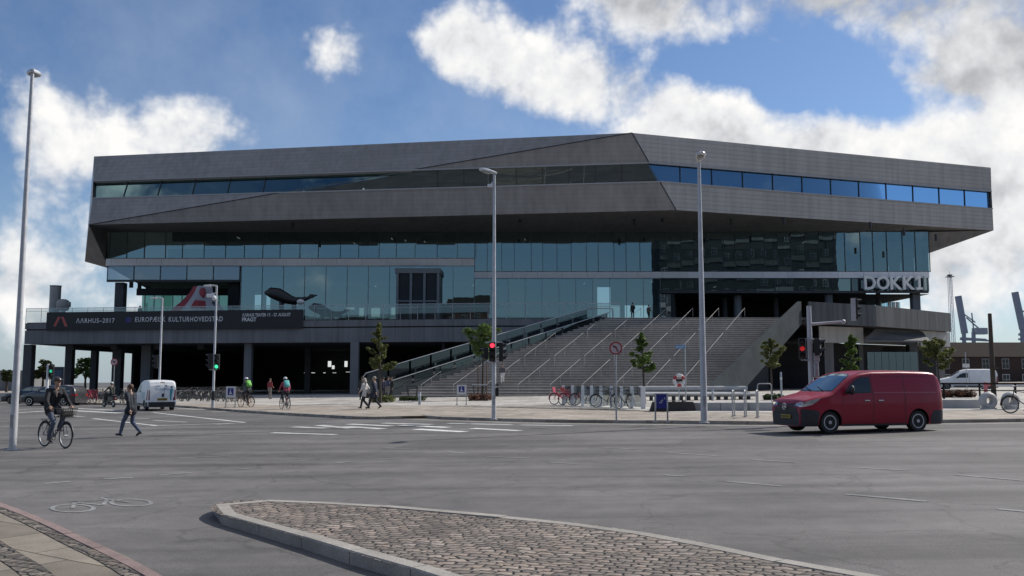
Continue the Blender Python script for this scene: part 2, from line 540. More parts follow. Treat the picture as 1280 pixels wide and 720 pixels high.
M_CLAD = cladding_mat('grey_cladding', (.285, .268, .257), pitch=.50, line=.92, metal=.0, rough=.6, streak=.22)
M_CLADR = cladding_mat('skylit_boarded_cladding', (.41, .385, .36), pitch=.50, line=.78, metal=.0, rough=.6, streak=.2)  # paler copy of the cladding: brighter sky light painted into the right facet
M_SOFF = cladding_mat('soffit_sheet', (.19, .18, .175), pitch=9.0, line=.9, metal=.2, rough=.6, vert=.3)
M_TRIM = paint('facade_trim', (.34, .33, .33), .45, .1)
M_CONC = cladding_mat('deck_concrete', (.20, .20, .205), pitch=40.0, line=1, metal=0, rough=.8, vert=.45, streak=.3)
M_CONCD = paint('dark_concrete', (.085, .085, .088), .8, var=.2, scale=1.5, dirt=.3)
M_CONCL = cladding_mat('pale_concrete', (.42, .42, .415), pitch=40.0, line=1, metal=0, rough=.75, vert=.5, streak=.25)
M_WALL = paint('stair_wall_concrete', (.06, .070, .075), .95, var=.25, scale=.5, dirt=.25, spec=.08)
M_DECKD = cladding_mat('shaded_deck_concrete', (.095, .10, .105), pitch=40.0, line=1, metal=0, rough=.8, vert=.5, streak=.5)  # deck concrete with the right parapet's shade put into the colour
M_STEP = ground_mat('stair_stone', (.20, .185, .17), var=.25, patch=.2, speck=.2, bump=.1)
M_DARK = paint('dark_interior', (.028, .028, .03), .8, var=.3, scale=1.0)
M_STEEL = paint('galvanised_steel', (.42, .43, .44), .42, .75, var=.18, scale=9, dirt=.2)
M_STEELD = paint('dark_steel', (.06, .06, .065), .45, .5, var=.25, scale=8)
M_POLE = paint('pale_pole_paint', (.52, .52, .53), .45, .2, var=.12, scale=5, dirt=.35)
M_BLACK = paint('black_plastic', (.016, .016, .018), .5, var=.3, scale=12)
M_RUBBER = paint('tyre_rubber', (.02, .02, .02), .8, var=.3, scale=20)
M_WHITEP = paint('white_paint', (.74, .75, .76), .35, var=.06, scale=3, dirt=.12)
M_CHROME = paint('bright_metal', (.62, .62, .63), .2, 1.0, var=.08)
M_GLASS = glass_mat('curtain_glass', (.42, .58, .58), .20, .80, wav=.06, gcol=(.60, .84, .90))
M_GLASSB = glass_mat('band_glass', (.30, .45, .55), .24, .5, wav=.015, gcol=(.30, .52, .80))
M_GLASSC = glass_mat('clear_glass', (.62, .78, .76), .10, .95)
M_GLASSR = glass_mat('rail_glass', (.66, .69, .69), .05, .93)
M_GLASST = glass_mat('teal_glass', (.45, .72, .66), .08, .9)
M_CARGL = glass_mat('car_glass', (.2, .24, .25), .16, .5)
M_MULL = paint('mullion_metal', (.30, .31, .32), .45, .4)
M_MULLD = paint('dark_mullion', (.04, .045, .05), .5, .3)
M_BRICK = ground_mat('brick_wall', (.20, .075, .05), var=.3, patch=.2, speck=.2)
M_BRICKD = ground_mat('dark_brick', (.09, .055, .045), var=.3, patch=.2, speck=.2)
M_ROOF = paint('brown_roof_tiles', (.034, .029, .026), .95, var=.25, scale=1.2, spec=.05)
M_BARK = paint('bark', (.06, .048, .038), .9, var=.35, scale=14, bump=.5)
M_LEAF = leaf_mat('leaf_green', (.105, .165, .045))
M_LEAFD = leaf_mat('leaf_dark', (.05, .075, .028))
M_LEAFO = leaf_mat('leaf_olive', (.135, .155, .055))
M_LEAFR = leaf_mat('leaf_russet', (.14, .07, .05))
# ---------------------------------------------------------------- camera, sun, sky
cam = bpy.data.cameras.new('camera')
cam.sensor_width = 36.0
cam.lens = 36.0 * FOC / 1280.0
cam.clip_end = 6000
cam_o = bpy.data.objects.new('camera', cam); COL.objects.link(cam_o)
cam_o.location = EYE
cam_o.rotation_euler = (PI / 2 + PITCH, 0, 0)
scene.camera = cam_o
scene.view_settings.view_transform = 'Standard'
scene.view_settings.look = 'None'
scene.view_settings.exposure = 0
scene.view_settings.gamma = 1

SUN_EL = math.radians(40)
SUN_AZ = math.atan2(.86, .51)     # from +Y towards +X: to the right and a little behind the library
SUN = Vector((math.sin(SUN_AZ) * math.cos(SUN_EL), math.cos(SUN_AZ) * math.cos(SUN_EL), math.sin(SUN_EL)))
sl = bpy.data.lights.new('sun', 'SUN')
sl.energy = 4.6; sl.angle = math.radians(.6); sl.color = (1.0, .95, .87)
so = bpy.data.objects.new('sun', sl); COL.objects.link(so)
so.rotation_euler = (-SUN).to_track_quat('-Z', 'Y').to_euler()

W = bpy.data.worlds.new('World'); scene.world = W
W.cycles.sampling_method = 'MANUAL'; W.cycles.sample_map_resolution = 512
W.use_nodes = True
nt = W.node_tree
bg = nt.nodes['Background']
sky = N(nt, 'ShaderNodeTexSky'); sky.sky_type = 'NISHITA'; sky.sun_disc = False
sky.sun_elevation = SUN_EL; sky.sun_rotation = SUN_AZ
sky.air_density = 1.0; sky.dust_density = .6; sky.ozone_density = 1.6
tc = N(nt, 'ShaderNodeTexCoord')
D = tc.outputs['Generated']
sp = N(nt, 'ShaderNodeSeparateXYZ'); nt.links.new(D, sp.inputs[0])
# cloud layer coordinates: direction flattened on a high sheet
zz = math_n(nt, 'ADD', math_n(nt, 'MAXIMUM', sp.outputs['Z'], 0.0), .16)
cx = math_n(nt, 'DIVIDE', sp.outputs['X'], zz); cy = math_n(nt, 'DIVIDE', sp.outputs['Y'], zz)
cv = N(nt, 'ShaderNodeCombineXYZ')
nt.links.new(math_n(nt, 'MULTIPLY', cx, .55), cv.inputs[0]); nt.links.new(math_n(nt, 'MULTIPLY', cy, .28), cv.inputs[1])
nt.links.new(math_n(nt, 'MULTIPLY', sp.outputs['Z'], 3.0), cv.inputs[2])


def cloud_noise(vec, scale, detail, rough, seed):
    n = N(nt, 'ShaderNodeTexNoise', Scale=scale, Detail=detail, Roughness=rough, Lacunarity=2.1)
    mp = N(nt, 'ShaderNodeMapping'); mp.inputs['Location'].default_value = seed
    nt.links.new(vec, mp.inputs['Vector']); nt.links.new(mp.outputs[0], n.inputs['Vector'])
    return n.outputs['Fac']


def blob(px, py, rad, w):
    c = ray(px, py).normalized()
    d = nt.nodes.new('ShaderNodeVectorMath'); d.operation = 'DISTANCE'
    nt.links.new(D, d.inputs[0]); d.inputs[1].default_value = c
    mr = N(nt, 'ShaderNodeMapRange'); mr.interpolation_type = 'SMOOTHSTEP'
    mr.inputs['From Min'].default_value = rad / FOC; mr.inputs['From Max'].default_value = 0.0
    mr.inputs['To Min'].default_value = 0.0; mr.inputs['To Max'].default_value = w
    nt.links.new(d.outputs['Value'], mr.inputs['Value'])
    return mr.outputs['Result']


def summed(items):
    acc = None
    for it in items:
        s = blob(*it)
        acc = s if acc is None else math_n(nt, 'ADD', acc, s)
    return acc


white = summed([(560, 60, 70, .75), (610, 60, 95, .95), (680, 95, 95, .85), (740, 115, 90, .7), (790, 150, 120, .8), (860, 150, 110, .8), (930, 165, 130, .9),
                (1010, 190, 130, .8), (1100, 195, 150, .95), (1200, 190, 170, 1.0), (1290, 190, 160, .9), (1060, 138, 60, .55), (1130, 128, 45, .4), (1255, 120, 70, .7),
                (1180, 370, 130, .8), (1270, 350, 120, .7), (1245, 260, 110, .7),
                (425, 70, 72, 1.0), (190, 165, 110, .6), (260, 172, 105, .72), (330, 185, 90, .6), (110, 160, 100, .5), (30, 130, 110, .5), (40, 250, 130, .55), (80, 400, 150, .7),
                (10, 350, 90, .5), (80, 40, 60, .5), (200, 350, 160, .5),
                (70, 300, 50, -.4), (20, 40, 40, -.3), (1215, 318, 50, -.7)])
gap = summed([(985, 92, 95, .9), (1050, 96, 85, .95), (1110, 106, 75, .8), (1165, 114, 70, .8), (1220, 118, 65, .9), (1280, 118, 60, .7), (905, 84, 70, .7), (840, 70, 50, .4)])
grey = summed([(730, -30, 110, .8), (830, 0, 110, .9), (920, 5, 120, 1.0), (990, 25, 90, .8), (1090, 10, 130, .9), (1150, 45, 110, .9), (1230, 40, 130, 1.0), (1290, 30, 130, .9), (1180, -120, 200, .9), (880, -130, 200, .9)])
behind = N(nt, 'ShaderNodeMapRange'); nt.links.new(sp.outputs['Y'], behind.inputs['Value'])
behind.inputs['From Min'].default_value = .75; behind.inputs['From Max'].default_value = -.1
behind.inputs['To Min'].default_value = 0.0; behind.inputs['To Max'].default_value = .16
over = N(nt, 'ShaderNodeMapRange'); nt.links.new(sp.outputs['Z'], over.inputs['Value'])  # extra overhead cloud out of view, added to brighten the facades
over.inputs['From Min'].default_value = .45; over.inputs['From Max'].default_value = .75
over.inputs['To Min'].default_value = 0.0; over.inputs['To Max'].default_value = .45
cover = math_n(nt, 'SUBTRACT', math_n(nt, 'ADD', math_n(nt, 'ADD', over.outputs['Result'], 0.0), math_n(nt, 'ADD', math_n(nt, 'ADD', math_n(nt, 'MINIMUM', white, 1.25), math_n(nt, 'MINIMUM', grey, 1.2)), behind.outputs['Result'])), gap)


def puffs(vec, sc1, sc2):
    """cloud matter: soft large swells broken into rounded heads"""
    f1 = cloud_noise(vec, sc1, 5.0, .55, (1.7, 4.2, .3))
    v = N(nt, 'ShaderNodeTexVoronoi', feature='F1', Scale=sc2, Detail=3.0, Roughness=.55, Lacunarity=2.3)
    v.normalize = True
    w = N(nt, 'ShaderNodeTexNoise', Scale=sc2 * .8, Detail=3.0)
    nt.links.new(vec, w.inputs['Vector'])
    ad = nt.nodes.new('ShaderNodeVectorMath'); ad.operation = 'MULTIPLY_ADD'
    nt.links.new(w.outputs['Color'], ad.inputs[0]); ad.inputs[1].default_value = (.05, .05, .05); nt.links.new(vec, ad.inputs[2])
    nt.links.new(ad.outputs[0], v.inputs['Vector'])
    f2 = cloud_noise(vec, 42.0, 6.0, .62, (5.1, .4, 2.3))
    a = math_n(nt, 'MULTIPLY_ADD', v.outputs['Distance'], -1.15, 1.0)
    return math_n(nt, 'ADD', math_n(nt, 'ADD', math_n(nt, 'MULTIPLY', f1, .85), math_n(nt, 'MULTIPLY', a, .42)), math_n(nt, 'MULTIPLY', f2, .11))


nn = puffs(D, 6.0, 13.0)
dens = math_n(nt, 'ADD', cover, math_n(nt, 'MULTIPLY', math_n(nt, 'SUBTRACT', nn, .80), 3.7))
mr = N(nt, 'ShaderNodeMapRange'); mr.interpolation_type = 'SMOOTHSTEP'
mr.inputs['From Min'].default_value = .22; mr.inputs['From Max'].default_value = .95
nt.links.new(dens, mr.inputs['Value'])
alpha = mr.outputs['Result']
# shading: the same matter looked up a little toward the sun tells lit heads from shaded folds
off = nt.nodes.new('ShaderNodeVectorMath'); off.operation = 'ADD'
nt.links.new(D, off.inputs[0]); off.inputs[1].default_value = (SUN.x * .022, 0.0, .026)
ns = puffs(off.outputs[0], 6.0, 13.0)
lit = math_n(nt, 'MULTIPLY', math_n(nt, 'SUBTRACT', nn, ns), 1.25)
thick = N(nt, 'ShaderNodeMapRange'); nt.links.new(dens, thick.inputs['Value'])
thick.inputs['From Min'].default_value = .6; thick.inputs['From Max'].default_value = 1.7
thick.inputs['To Min'].default_value = 0.0; thick.inputs['To Max'].default_value = .07
br = math_n(nt, 'ADD', math_n(nt, 'SUBTRACT', .90, thick.outputs['Result']), lit)
gk = math_n(nt, 'MULTIPLY', math_n(nt, 'MAXIMUM', math_n(nt, 'MINIMUM', math_n(nt, 'MULTIPLY_ADD', grey, 1.25, -.35), 1.0), 0.0), math_n(nt, 'MULTIPLY_ADD', nn, .30, -.03))
br = math_n(nt, 'SUBTRACT', br, gk)
br = math_n(nt, 'MAXIMUM', math_n(nt, 'MINIMUM', br, 1.0), .12)
ccol = ramp(nt, br, [(0.0, (.16, .17, .19)), (.4, (.26, .265, .28)), (.65, (.50, .51, .53)), (.85, (.82, .83, .85)), (1.0, (1.0, .99, .97))])
SKY_K = .085
skc = mix_col(nt, 1.0, sky.outputs[0], (SKY_K * .84, SKY_K * 1.0, SKY_K * 1.22), 'MULTIPLY')
# thin haze veils near the horizon
hz = N(nt, 'ShaderNodeMapRange'); nt.links.new(sp.outputs['Z'], hz.inputs['Value'])
hz.inputs['From Min'].default_value = .0; hz.inputs['From Max'].default_value = .22
hz.inputs['To Min'].default_value = .45; hz.inputs['To Max'].default_value = 0
skc = mix_col(nt, hz.outputs['Result'], skc, (.52, .64, .76))
veil = cloud_noise(D, 3.2, 6.0, .6, (2.2, 8.1, 3.3))
vf = ramp(nt, veil, [(.48, (0, 0, 0)), (.78, (.30, .30, .30))])
skc = mix_col(nt, vf, skc, (.62, .68, .76))
fin = mix_col(nt, alpha, skc, ccol)
nt.links.new(fin, bg.inputs['Color'])
bg.inputs['Strength'].default_value = 1.0


# ---------------------------------------------------------------- ground sheets
def fan_sheet(name, pts, z_off, mat, kind='structure', thick=0.0):
    """a flat paved area given by its outline (x, y); follows the fall of the square"""
    mb = MB()
    top = [Vector((p[0], p[1], gz(p[0], z_off))) for p in pts]
    bm = bmesh.new()
    vs = [bm.verts.new(p) for p in top]
    f = bm.faces.new(vs)
    bmesh.ops.triangulate(bm, faces=[f])
    bm.normal_update()
    if sum(q.normal.z for q in bm.faces) < 0: bmesh.ops.reverse_faces(bm, faces=bm.faces[:])
    if thick > 0:
        for i in range(len(vs)):
            a, b = vs[i], vs[(i + 1) % len(vs)]
            c = [bm.verts.new(v.co - Vector((0, 0, thick))) for v in (b, a)]
            try: bm.faces.new((a, b, c[0], c[1]))
            except ValueError: pass
    me = bpy.data.meshes.new(name); bm.to_mesh(me); bm.free()
    me.materials.append(mat)
    o = bpy.data.objects.new(name, me); COL.objects.link(o)
    return tag(o, kind=kind)


def gpts(lst, h=0.0):
    return [tuple(G(px, py, h)[:2]) for px, py in lst]


def smooth_path(pts, n=6):
    """Catmull-Rom through (x, y) points"""
    out = []
    for i in range(len(pts) - 1):
        p0 = Vector(pts[max(i - 1, 0)]); p1 = Vector(pts[i]); p2 = Vector(pts[i + 1]); p3 = Vector(pts[min(i + 2, len(pts) - 1)])
        for k in range(n):
            t = k / n
            out.append(tuple(.5 * ((2 * p1) + (p2 - p0) * t + (2 * p0 - 5 * p1 + 4 * p2 - p3) * t * t + (3 * p1 - p0 - 3 * p2 + p3) * t ** 3)))
    out.append(tuple(pts[-1]))
    return out


def kerb_run(name, path, w, h, mat, side=1, stone=1.0, base=0.0):
    """row of kerb stones along a path, one mesh; side = which way the width goes"""
    mb = MB()
    L = 0.0
    pts = [Vector((p[0], p[1])) for p in path]
    # resample
    segs = [(pts[i], pts[i + 1]) for i in range(len(pts) - 1)]
    tot = sum((b - a).length for a, b in segs)
    n = max(1, int(tot / stone))
    def at(s):
        for a, b in segs:
            l = (b - a).length
            if s <= l or (a, b) == segs[-1]: return a + (b - a) * (s / max(l, 1e-6))
            s -= l
    for i in range(n):
        a = at(i * tot / n + .006); b = at((i + 1) * tot / n - .006)
        t = (b - a).normalized(); s = Vector((-t.y, t.x)) * side
        hh = h + R.uniform(-.006, .006)
        q = [a, b, b + s * w, a + s * w]
        lo = [Vector((p.x, p.y, gz(p.x, base - .1))) for p in q]
        bev = .018
        q2 = [a + s * bev, b + s * bev, b + s * (w - bev * .3), a + s * (w - bev * .3)]
        mid = [Vector((p.x, p.y, gz(p.x, base + hh - bev))) for p in q]
        hi = [Vector((p.x, p.y, gz(p.x, base + hh))) for p in q2]
        mb.add(lo + mid + hi, [(0, 1, 5, 4), (1, 2, 6, 5), (2, 3, 7, 6), (3, 0, 4, 7), (4, 5, 9, 8), (5, 6, 10, 9), (6, 7, 11, 10), (7, 4, 8, 11), (8, 9, 10, 11)])
    o = mb.build(name, mat)
    return tag(o, kind='structure')


# the land out to the horizon, asphalt carriageway on it
B = 3000
fan_sheet('ground', [(-B, -B), (B, -B), (B, B), (-B, B)], -.03, M_GROUND)
fan_sheet('road', [(-150, -30), (150, -30), (150, 75), (60, 100), (-150, 110)], 0.0, M_ASPH)

# plaza in front of the stairs: raised behind its kerb, flush where people cross
kerb_far_left = smooth_path(gpts([(10, 502), (85, 505), (180, 507), (230, 509.5), (290, 514.5), (340, 518), (400, 521.5), (440, 523.8)]))
kerb_far_mid = smooth_path(gpts([(528, 522.8), (560, 524.8), (640, 527.2), (700, 528.6), (800, 529.6), (880, 530.4), (950, 531.2)]))
kerb_far_right = smooth_path(gpts([(950, 531.2), (1060, 530.4), (1180, 529), (1290, 527.5), (1420, 525)]))
front = kerb_far_left + gpts([(470, 524.2), (500, 523.6)]) + kerb_far_mid + kerb_far_right[1:]
outline = [(-150, 90)] + front + [(90, 40), (150, 60), (150, 240), (-150, 240)]
fan_sheet('plaza', outline, KERB - .004, M_PLAZA, thick=.3)
slab = gpts([(395, 507.5), (560, 507.5), (690, 507), (760, 511), (850, 515.5), (980, 516)], KERB) + [(60, 40), (62, 110), (-30, 110), (-34, 75)]
fan_sheet('pale_pavement', slab, KERB + .004, M_SLABL)
kerb_run('plaza_kerb', [p for p in kerb_far_left], .15, KERB + .005, M_KERB, 1)
kerb_run('plaza_kerb', kerb_far_mid + kerb_far_right[1:], .15, KERB + .005, M_KERB, 1)
# pale gutter band along the kerb
gut = kerb_far_mid + kerb_far_right[1:]
def offset_path(path, d):
    out = []
    for i, p in enumerate(path):
        a = Vector(path[max(i - 1, 0)]); b = Vector(path[min(i + 1, len(path) - 1)])
        t = (b - a).normalized()
        out.append((p[0] - t.y * d, p[1] + t.x * d))
    return out
fan_sheet('gutter', offset_path(gut, -.01) + list(reversed(offset_path(gut, -1.0))), .006, ground_mat('gutter_concrete', (.24, .225, .205), var=.25, patch=.3, speck=.2))

# ---- near traffic island with setts
isl_low = smooth_path(gpts([(268, 632), (263, 637.5), (275, 644), (300, 651.5), (345, 664), (400, 680), (455, 697), (520, 715), (600, 741)], .1))
isl_up = smooth_path(gpts([(268, 632), (285, 627.5), (330, 626), (400, 628.5), (480, 633), (560, 640), (660, 649), (760, 660), (860, 676), (960, 697), (1095, 721), (1250, 752)], .1))
fan_sheet('cobbled_island', isl_low + list(reversed(isl_up))[:-1], .112, M_COBBLE)
kerb_run('island_kerb', offset_path(isl_low, 0), .17, .12, M_KERB, 1, stone=.9)
kerb_run('island_kerb', offset_path(isl_up, 0), .17, .12, M_KERB, -1, stone=.9)
# ---- near pavement, bottom left
k_edge = smooth_path(gpts([(-60, 606), (20, 635), (60, 651), (115, 676.5), (160, 696.5), (204, 720.5), (290, 765)], .1))
sl_edge = smooth_path(gpts([(-60, 640), (30, 672), (75, 690), (117, 698), (165, 721), (240, 765)], .1))
kerb_run('pavement_kerb', k_edge, .13, .11, M_KERBR, -1, stone=1.0)
near_poly = k_edge + [(-2.6, 2.0), (-14, 2.0), (-14, 12)]
fan_sheet('near_pavement', near_poly, .10, M_SLABN)
gut2 = offset_path(k_edge, -.13)
fan_sheet('sett_strip', gut2 + list(reversed(offset_path(k_edge, -.26))), .106, M_GUTTER)
fan_sheet('sett_strip', offset_path(k_edge, -.70) + list(reversed(offset_path(k_edge, -.92))), .106, M_GUTTER)


# ---- painted markings
def quad_line(a, b, w, off=.006):
    """stripe from ground point a to b, w metres wide"""
    a = Vector(a); b = Vector(b); t = (b - a).normalized(); s = Vector((-t.y, t.x)) * w / 2
    return [Vector((p.x, p.y, gz(p.x, off))) for p in (a - s, b - s, b + s, a + s)]


def marking(name, quads, mat):
    mb = MB()
    for q in quads: mb.poly(q)
    o = mb.build(name, mat)
    return tag(o, kind='structure')


def gl(x0, y0, x1, y1, w):
    a = G(x0, y0); b = G(x1, y1)
    return quad_line((a.x, a.y), (b.x, b.y), w)


lanes = [(56, 605, 88, 602), (129, 599, 166, 597), (200, 594, 240, 591), (295, 587, 312, 586), (420, 579, 440, 577), (467, 574.4, 504, 573),
         (212, 573.2, 288, 570.2), (480, 560, 522, 562), (560, 565, 583, 567), (607, 571, 663, 573.2), (685, 578, 722, 580),
         (747, 559, 797, 562), (835, 566.2, 896, 570), (830, 594, 855, 595.5), (907, 602, 978, 608), (939, 574.5, 998, 578.5), (1072, 584.6, 1134, 588.4),
         (1194, 593.6, 1280, 601), (1057, 618, 1158, 627), (1247, 636.5, 1340, 645)]
marking('lane_line', [gl(*q, .12) for q in lanes], M_MARKW)
whites = [(116, 523.2, 197, 532.4, .2), (197, 532.4, 292, 529, .2), (191, 515.7, 306, 528.2, .22), (306, 528.3, 270, 530.5, .2),
          (192, 525.6, 234, 527.9, .16), (151, 522, 186, 523.3, .16), (88, 520, 106, 521.2, .2), (219, 510.2, 258, 512.2, .25), (266, 515.2, 300, 514.2, .22),
          (340, 541, 420, 543.5, .3)]
marking('road_line', [gl(*q) for q in whites], M_MARK)
zeb = [(20, 516.2, 62, 513.6, .5), (56, 511.5, 150, 516.5, .45), (78, 509.8, 165, 514, .4), (22, 512.0, 60, 510.4, .35),
       (366, 533.7, 409, 535.3, .45), (398, 531.8, 440, 535.4, .45), (432, 533.0, 478, 536.2, .45), (436, 530.2, 490, 532.7, .45), (478, 529.0, 540, 530.6, .4),
       (500, 531.5, 560, 534.5, .45), (520, 536.5, 580, 540, .45), (560, 529.3, 640, 531.0, .35), (650, 531.3, 716, 532.4, .3), (590, 535.5, 650, 538.5, .4)]
marking('crossing_stripe', [gl(*q) for q in zeb], M_MARK)
marking('edge_line', [gl(760, 533.5, 830, 534.2, .15), (gl(850, 534.4, 930, 534.8, .15))], M_MARKW)
# bicycle symbol on the near lane
mbk = MB()
c0 = G(128, 632); ex = (Vector(G(170, 628)[:2]) - Vector(G(86, 636)[:2])); ex.normalize(); ey = Vector((-ex.y, ex.x))
def sym(u, v): 
    q = Vector(c0[:2]) + ex * u * .62 + ey * v * .62
    return Vector((q.x, q.y, gz(q.x, .006)))
for cu in (-.62, .62):
    n = 22
    for i in range(n):
        a0 = 2 * PI * i / n; a1 = 2 * PI * (i + 1) / n
        mbk.poly([sym(cu + .42 * math.cos(a0), .8 * math.sin(a0)), sym(cu + .42 * math.cos(a1), .8 * math.sin(a1)), sym(cu + .33 * math.cos(a1), .66 * math.sin(a1)), sym(cu + .33 * math.cos(a0), .66 * math.sin(a0))])
for (a, b) in (((-.62, 0), (-.3, 1.0)), ((-.3, 1.0), (.42, 1.0)), ((-.3, 1.0), (.02, .05)), ((.02, .05), (.42, 1.0)), ((.62, 0), (.36, 1.4)), ((.36, 1.4), (.6, 1.5)), ((-.38, 1.25), (-.1, 1.25))):
    a = Vector(a); b = Vector(b); t = (b - a).normalized(); s = Vector((-t.y, t.x)) * .045
    mbk.poly([sym(*(a - s)), sym(*(b - s)), sym(*(b + s)), sym(*(a + s))])
tag(mbk.build('bicycle_symbol', M_MARKW), kind='structure')
# ---------------------------------------------------------------- the library
LIB = thing('library_building', 'huge dark grey angular library with a long window band above a glass hall', 'building', (0, 112, 0))
LO = (0, 112, 0)


def fplane(a, b, c):
    n = (b - a).cross(c - a).normalized()
    return a, n


def onp(px, py, pl):
    r = ray(px, py); a, n = pl
    return EYE + r * ((a - EYE).dot(n) / r.dot(n))


vA = P(117.5, 195.5, 109); vC = P(790, 166, 98); vRt = P(1238.5, 209.5, 114)
vLb = P(111, 281, 103.5); vD = P(845, 262.5, 99.8); vRb = P(1242, 288, 113)
F1 = fplane(vA, vC, vLb); F2 = fplane(vC, vD, vLb); F3 = fplane(vC, vRt, vD)
vRb = onp(1242, 288, F3)
# right facet fitted through its own four corners
BL = onp(116.5, 226.5, F1); BLb = onp(115.5, 248, F1)
X1 = onp(514, 212.6, F1); X2 = onp(350.5, 240.8, F1)
B2 = vC + (vD - vC) * .385; B2b = vC + (vD - vC) * .630
R1 = onp(1239.4, 239, F3); R2 = onp(1240.6, 261, F3)
INW = .38


def inw(p, pl):
    n = pl[1]
    if n.y < 0: n = -n
    return p + n * INW


def panel(pts, mat):
    mb = MB(); mb.poly(pts)
    o = mb.build('facade_panel', mat, LIB, LO, fix=False)
    return o


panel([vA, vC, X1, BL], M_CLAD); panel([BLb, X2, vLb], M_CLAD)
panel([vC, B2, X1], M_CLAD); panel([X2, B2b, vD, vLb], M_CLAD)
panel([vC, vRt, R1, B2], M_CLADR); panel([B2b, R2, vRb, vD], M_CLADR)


mb = MB()                              # dark joint along the folds
for a, b in ((vC, X1), (X2, vLb), (vC, B2), (B2b, vD)):
    mb = MB(); mb.bar(a, b, .09, .09)
    mb.build('fold_joint', M_DARK, LIB, LO)


def band(tl, tr, br, bl, pl, n, glass=None):
    g = [inw(p, pl) for p in (tl, tr, br, bl)]
    mb = MB(); mb.poly(g)
    pane = mb.build('window_band', glass or M_GLASSB, LIB, LO, fix=False)
    fr = MB()
    fr.poly([tl, tr, g[1], g[0]]); fr.poly([bl, br, g[2], g[3]])
    nn = pl[1] if pl[1].y < 0 else -pl[1]
    for a, b in ((tl, tr), (bl, br)):
        fr.bar(a + nn * .03, b + nn * .03, .10, .14)
    for i in range(1, n):
        t = i / n
        a = g[0] + (g[1] - g[0]) * t; b = g[3] + (g[2] - g[3]) * t
        # keep mullions upright: find the foot below the head along the sill line
        d = (g[2] - g[3]); k = (a.x - g[3].x) / d.x if abs(d.x) > 1e-6 else 0
        if 0 < k < 1:
            b = g[3] + d * k
            fr.bar(a + nn * .05, b + nn * .05, .07, .1, 1, up=nn)
    fr.build('window_frame', [M_TRIM, M_MULLD], pane, LO)


band(BL, X1, X2, BLb, F1, 9, glass_mat('band_glass_left', (.5, .62, .62), .10, .75, gcol=(.17, .27, .28)))
band(X1, B2, B2b, X2, F2, 9, glass_mat('band_glass_middle', (.35, .45, .48), .12, .6))
band(B2, R1, R2, B2b, F3, 12)
# floor and ceiling inside the window storey, with light strips
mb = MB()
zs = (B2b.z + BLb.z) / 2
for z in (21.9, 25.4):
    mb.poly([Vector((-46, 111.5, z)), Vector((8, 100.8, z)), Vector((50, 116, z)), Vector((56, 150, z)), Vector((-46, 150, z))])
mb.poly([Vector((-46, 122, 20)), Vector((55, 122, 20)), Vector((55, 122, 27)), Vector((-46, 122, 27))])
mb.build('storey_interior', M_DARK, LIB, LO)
mb = MB()
for k in range(16):
    x = -42 + k * 2.6
    mb = MB(); mb.box((x, 112.5 + (k % 3) * 1.6 + .17 * abs(x + 10) * .2, 25.2), (.12, 1.5, .05))
    mb.build('ceiling_light', glow('strip_light', (1, .97, .9), 2.2), LIB, LO)

# ground-plan corners further back, roof and end walls
vA2 = Vector((-53, 170, vA.z)); vR2 = Vector((63, 172, vRt.z))
vLL = P(106, 327, 119); vLL2 = Vector((-57, 170, vLL.z))
GYL = 112.0
GL_ = P(134, 290, GYL); GR_ = P(1159.5, 290, GYL)
GLb = P(134, 331, 113.2); GRb = P(1160, 317, 113.4)
vRb2 = Vector((64, 172, vRb.z))
mb = MB()
mb.poly([vA, vC, vRt, vR2, vA2])
mb.build('roof', M_SOFF, LIB, LO)
mb = MB(); mb.poly([vA, BL, BLb, vLb, vLL]); mb.poly([vA, vLL, vLL2, vA2])
mb.build('end_wall', paint('lit_end_wall', (.55, .56, .58), .5, .2, var=.1, scale=.3), LIB, LO)  # left end paler than the cladding: its lit edge is painted in
mb = MB(); mb.poly([vRt, vR2, vRb2, vRb, R2, R1]); mb.build('end_wall', M_CLAD, LIB, LO)
mb = MB(); mb.poly([vA2, vR2, vRb2, vLL2]); mb.build('rear_wall', M_CLAD, LIB, LO)
mb = MB()
gl_i = GL_ + Vector((0, .2, 0)); gr_i = GR_ + Vector((0, .2, 0))
nseg = 10
lo = [vLb + (vD - vLb) * (i / nseg) for i in range(nseg + 1)] + [vD + (vRb - vD) * (i / nseg) for i in range(1, nseg + 1)]
hi = [gl_i + (gr_i - gl_i) * (i / (2 * nseg)) for i in range(2 * nseg + 1)]
for i in range(2 * nseg):
    mb.poly([lo[i], lo[i + 1], hi[i + 1], hi[i]])
mb.poly([vLb, gl_i, GLb]); mb.poly([vLb, GLb, vLL])
mb.poly([vRb, gr_i, GRb]); mb.poly([vRb, GRb, vRb2]); mb.poly([vLL, GLb, Vector((-49, 170, GLb.z)), vLL2])
mb.poly([GRb, Vector((50, 172, GRb.z)), vRb2])
so_ = mb.build('soffit', M_SOFF, LIB, LO)
mb = MB()
for (px, py) in ((366, 283), (650, 275), (793, 279), (828, 274), (914, 279), (980, 277), (1088, 283), (1130, 291), (1170, 298)):
    Y = 104.5
    c = P(px, py, Y)
    # settle onto the soffit: straight lines from lower facade edge to glass head
    mb = MB(); mb.lathe([(.16, -.30), (.16, .5)], Matrix.Translation(c), 10)
    mb.build('soffit_lamp', M_BLACK, LIB, LO)

# ---- glass hall under the overhang
TZ = 7.9                               # terrace level


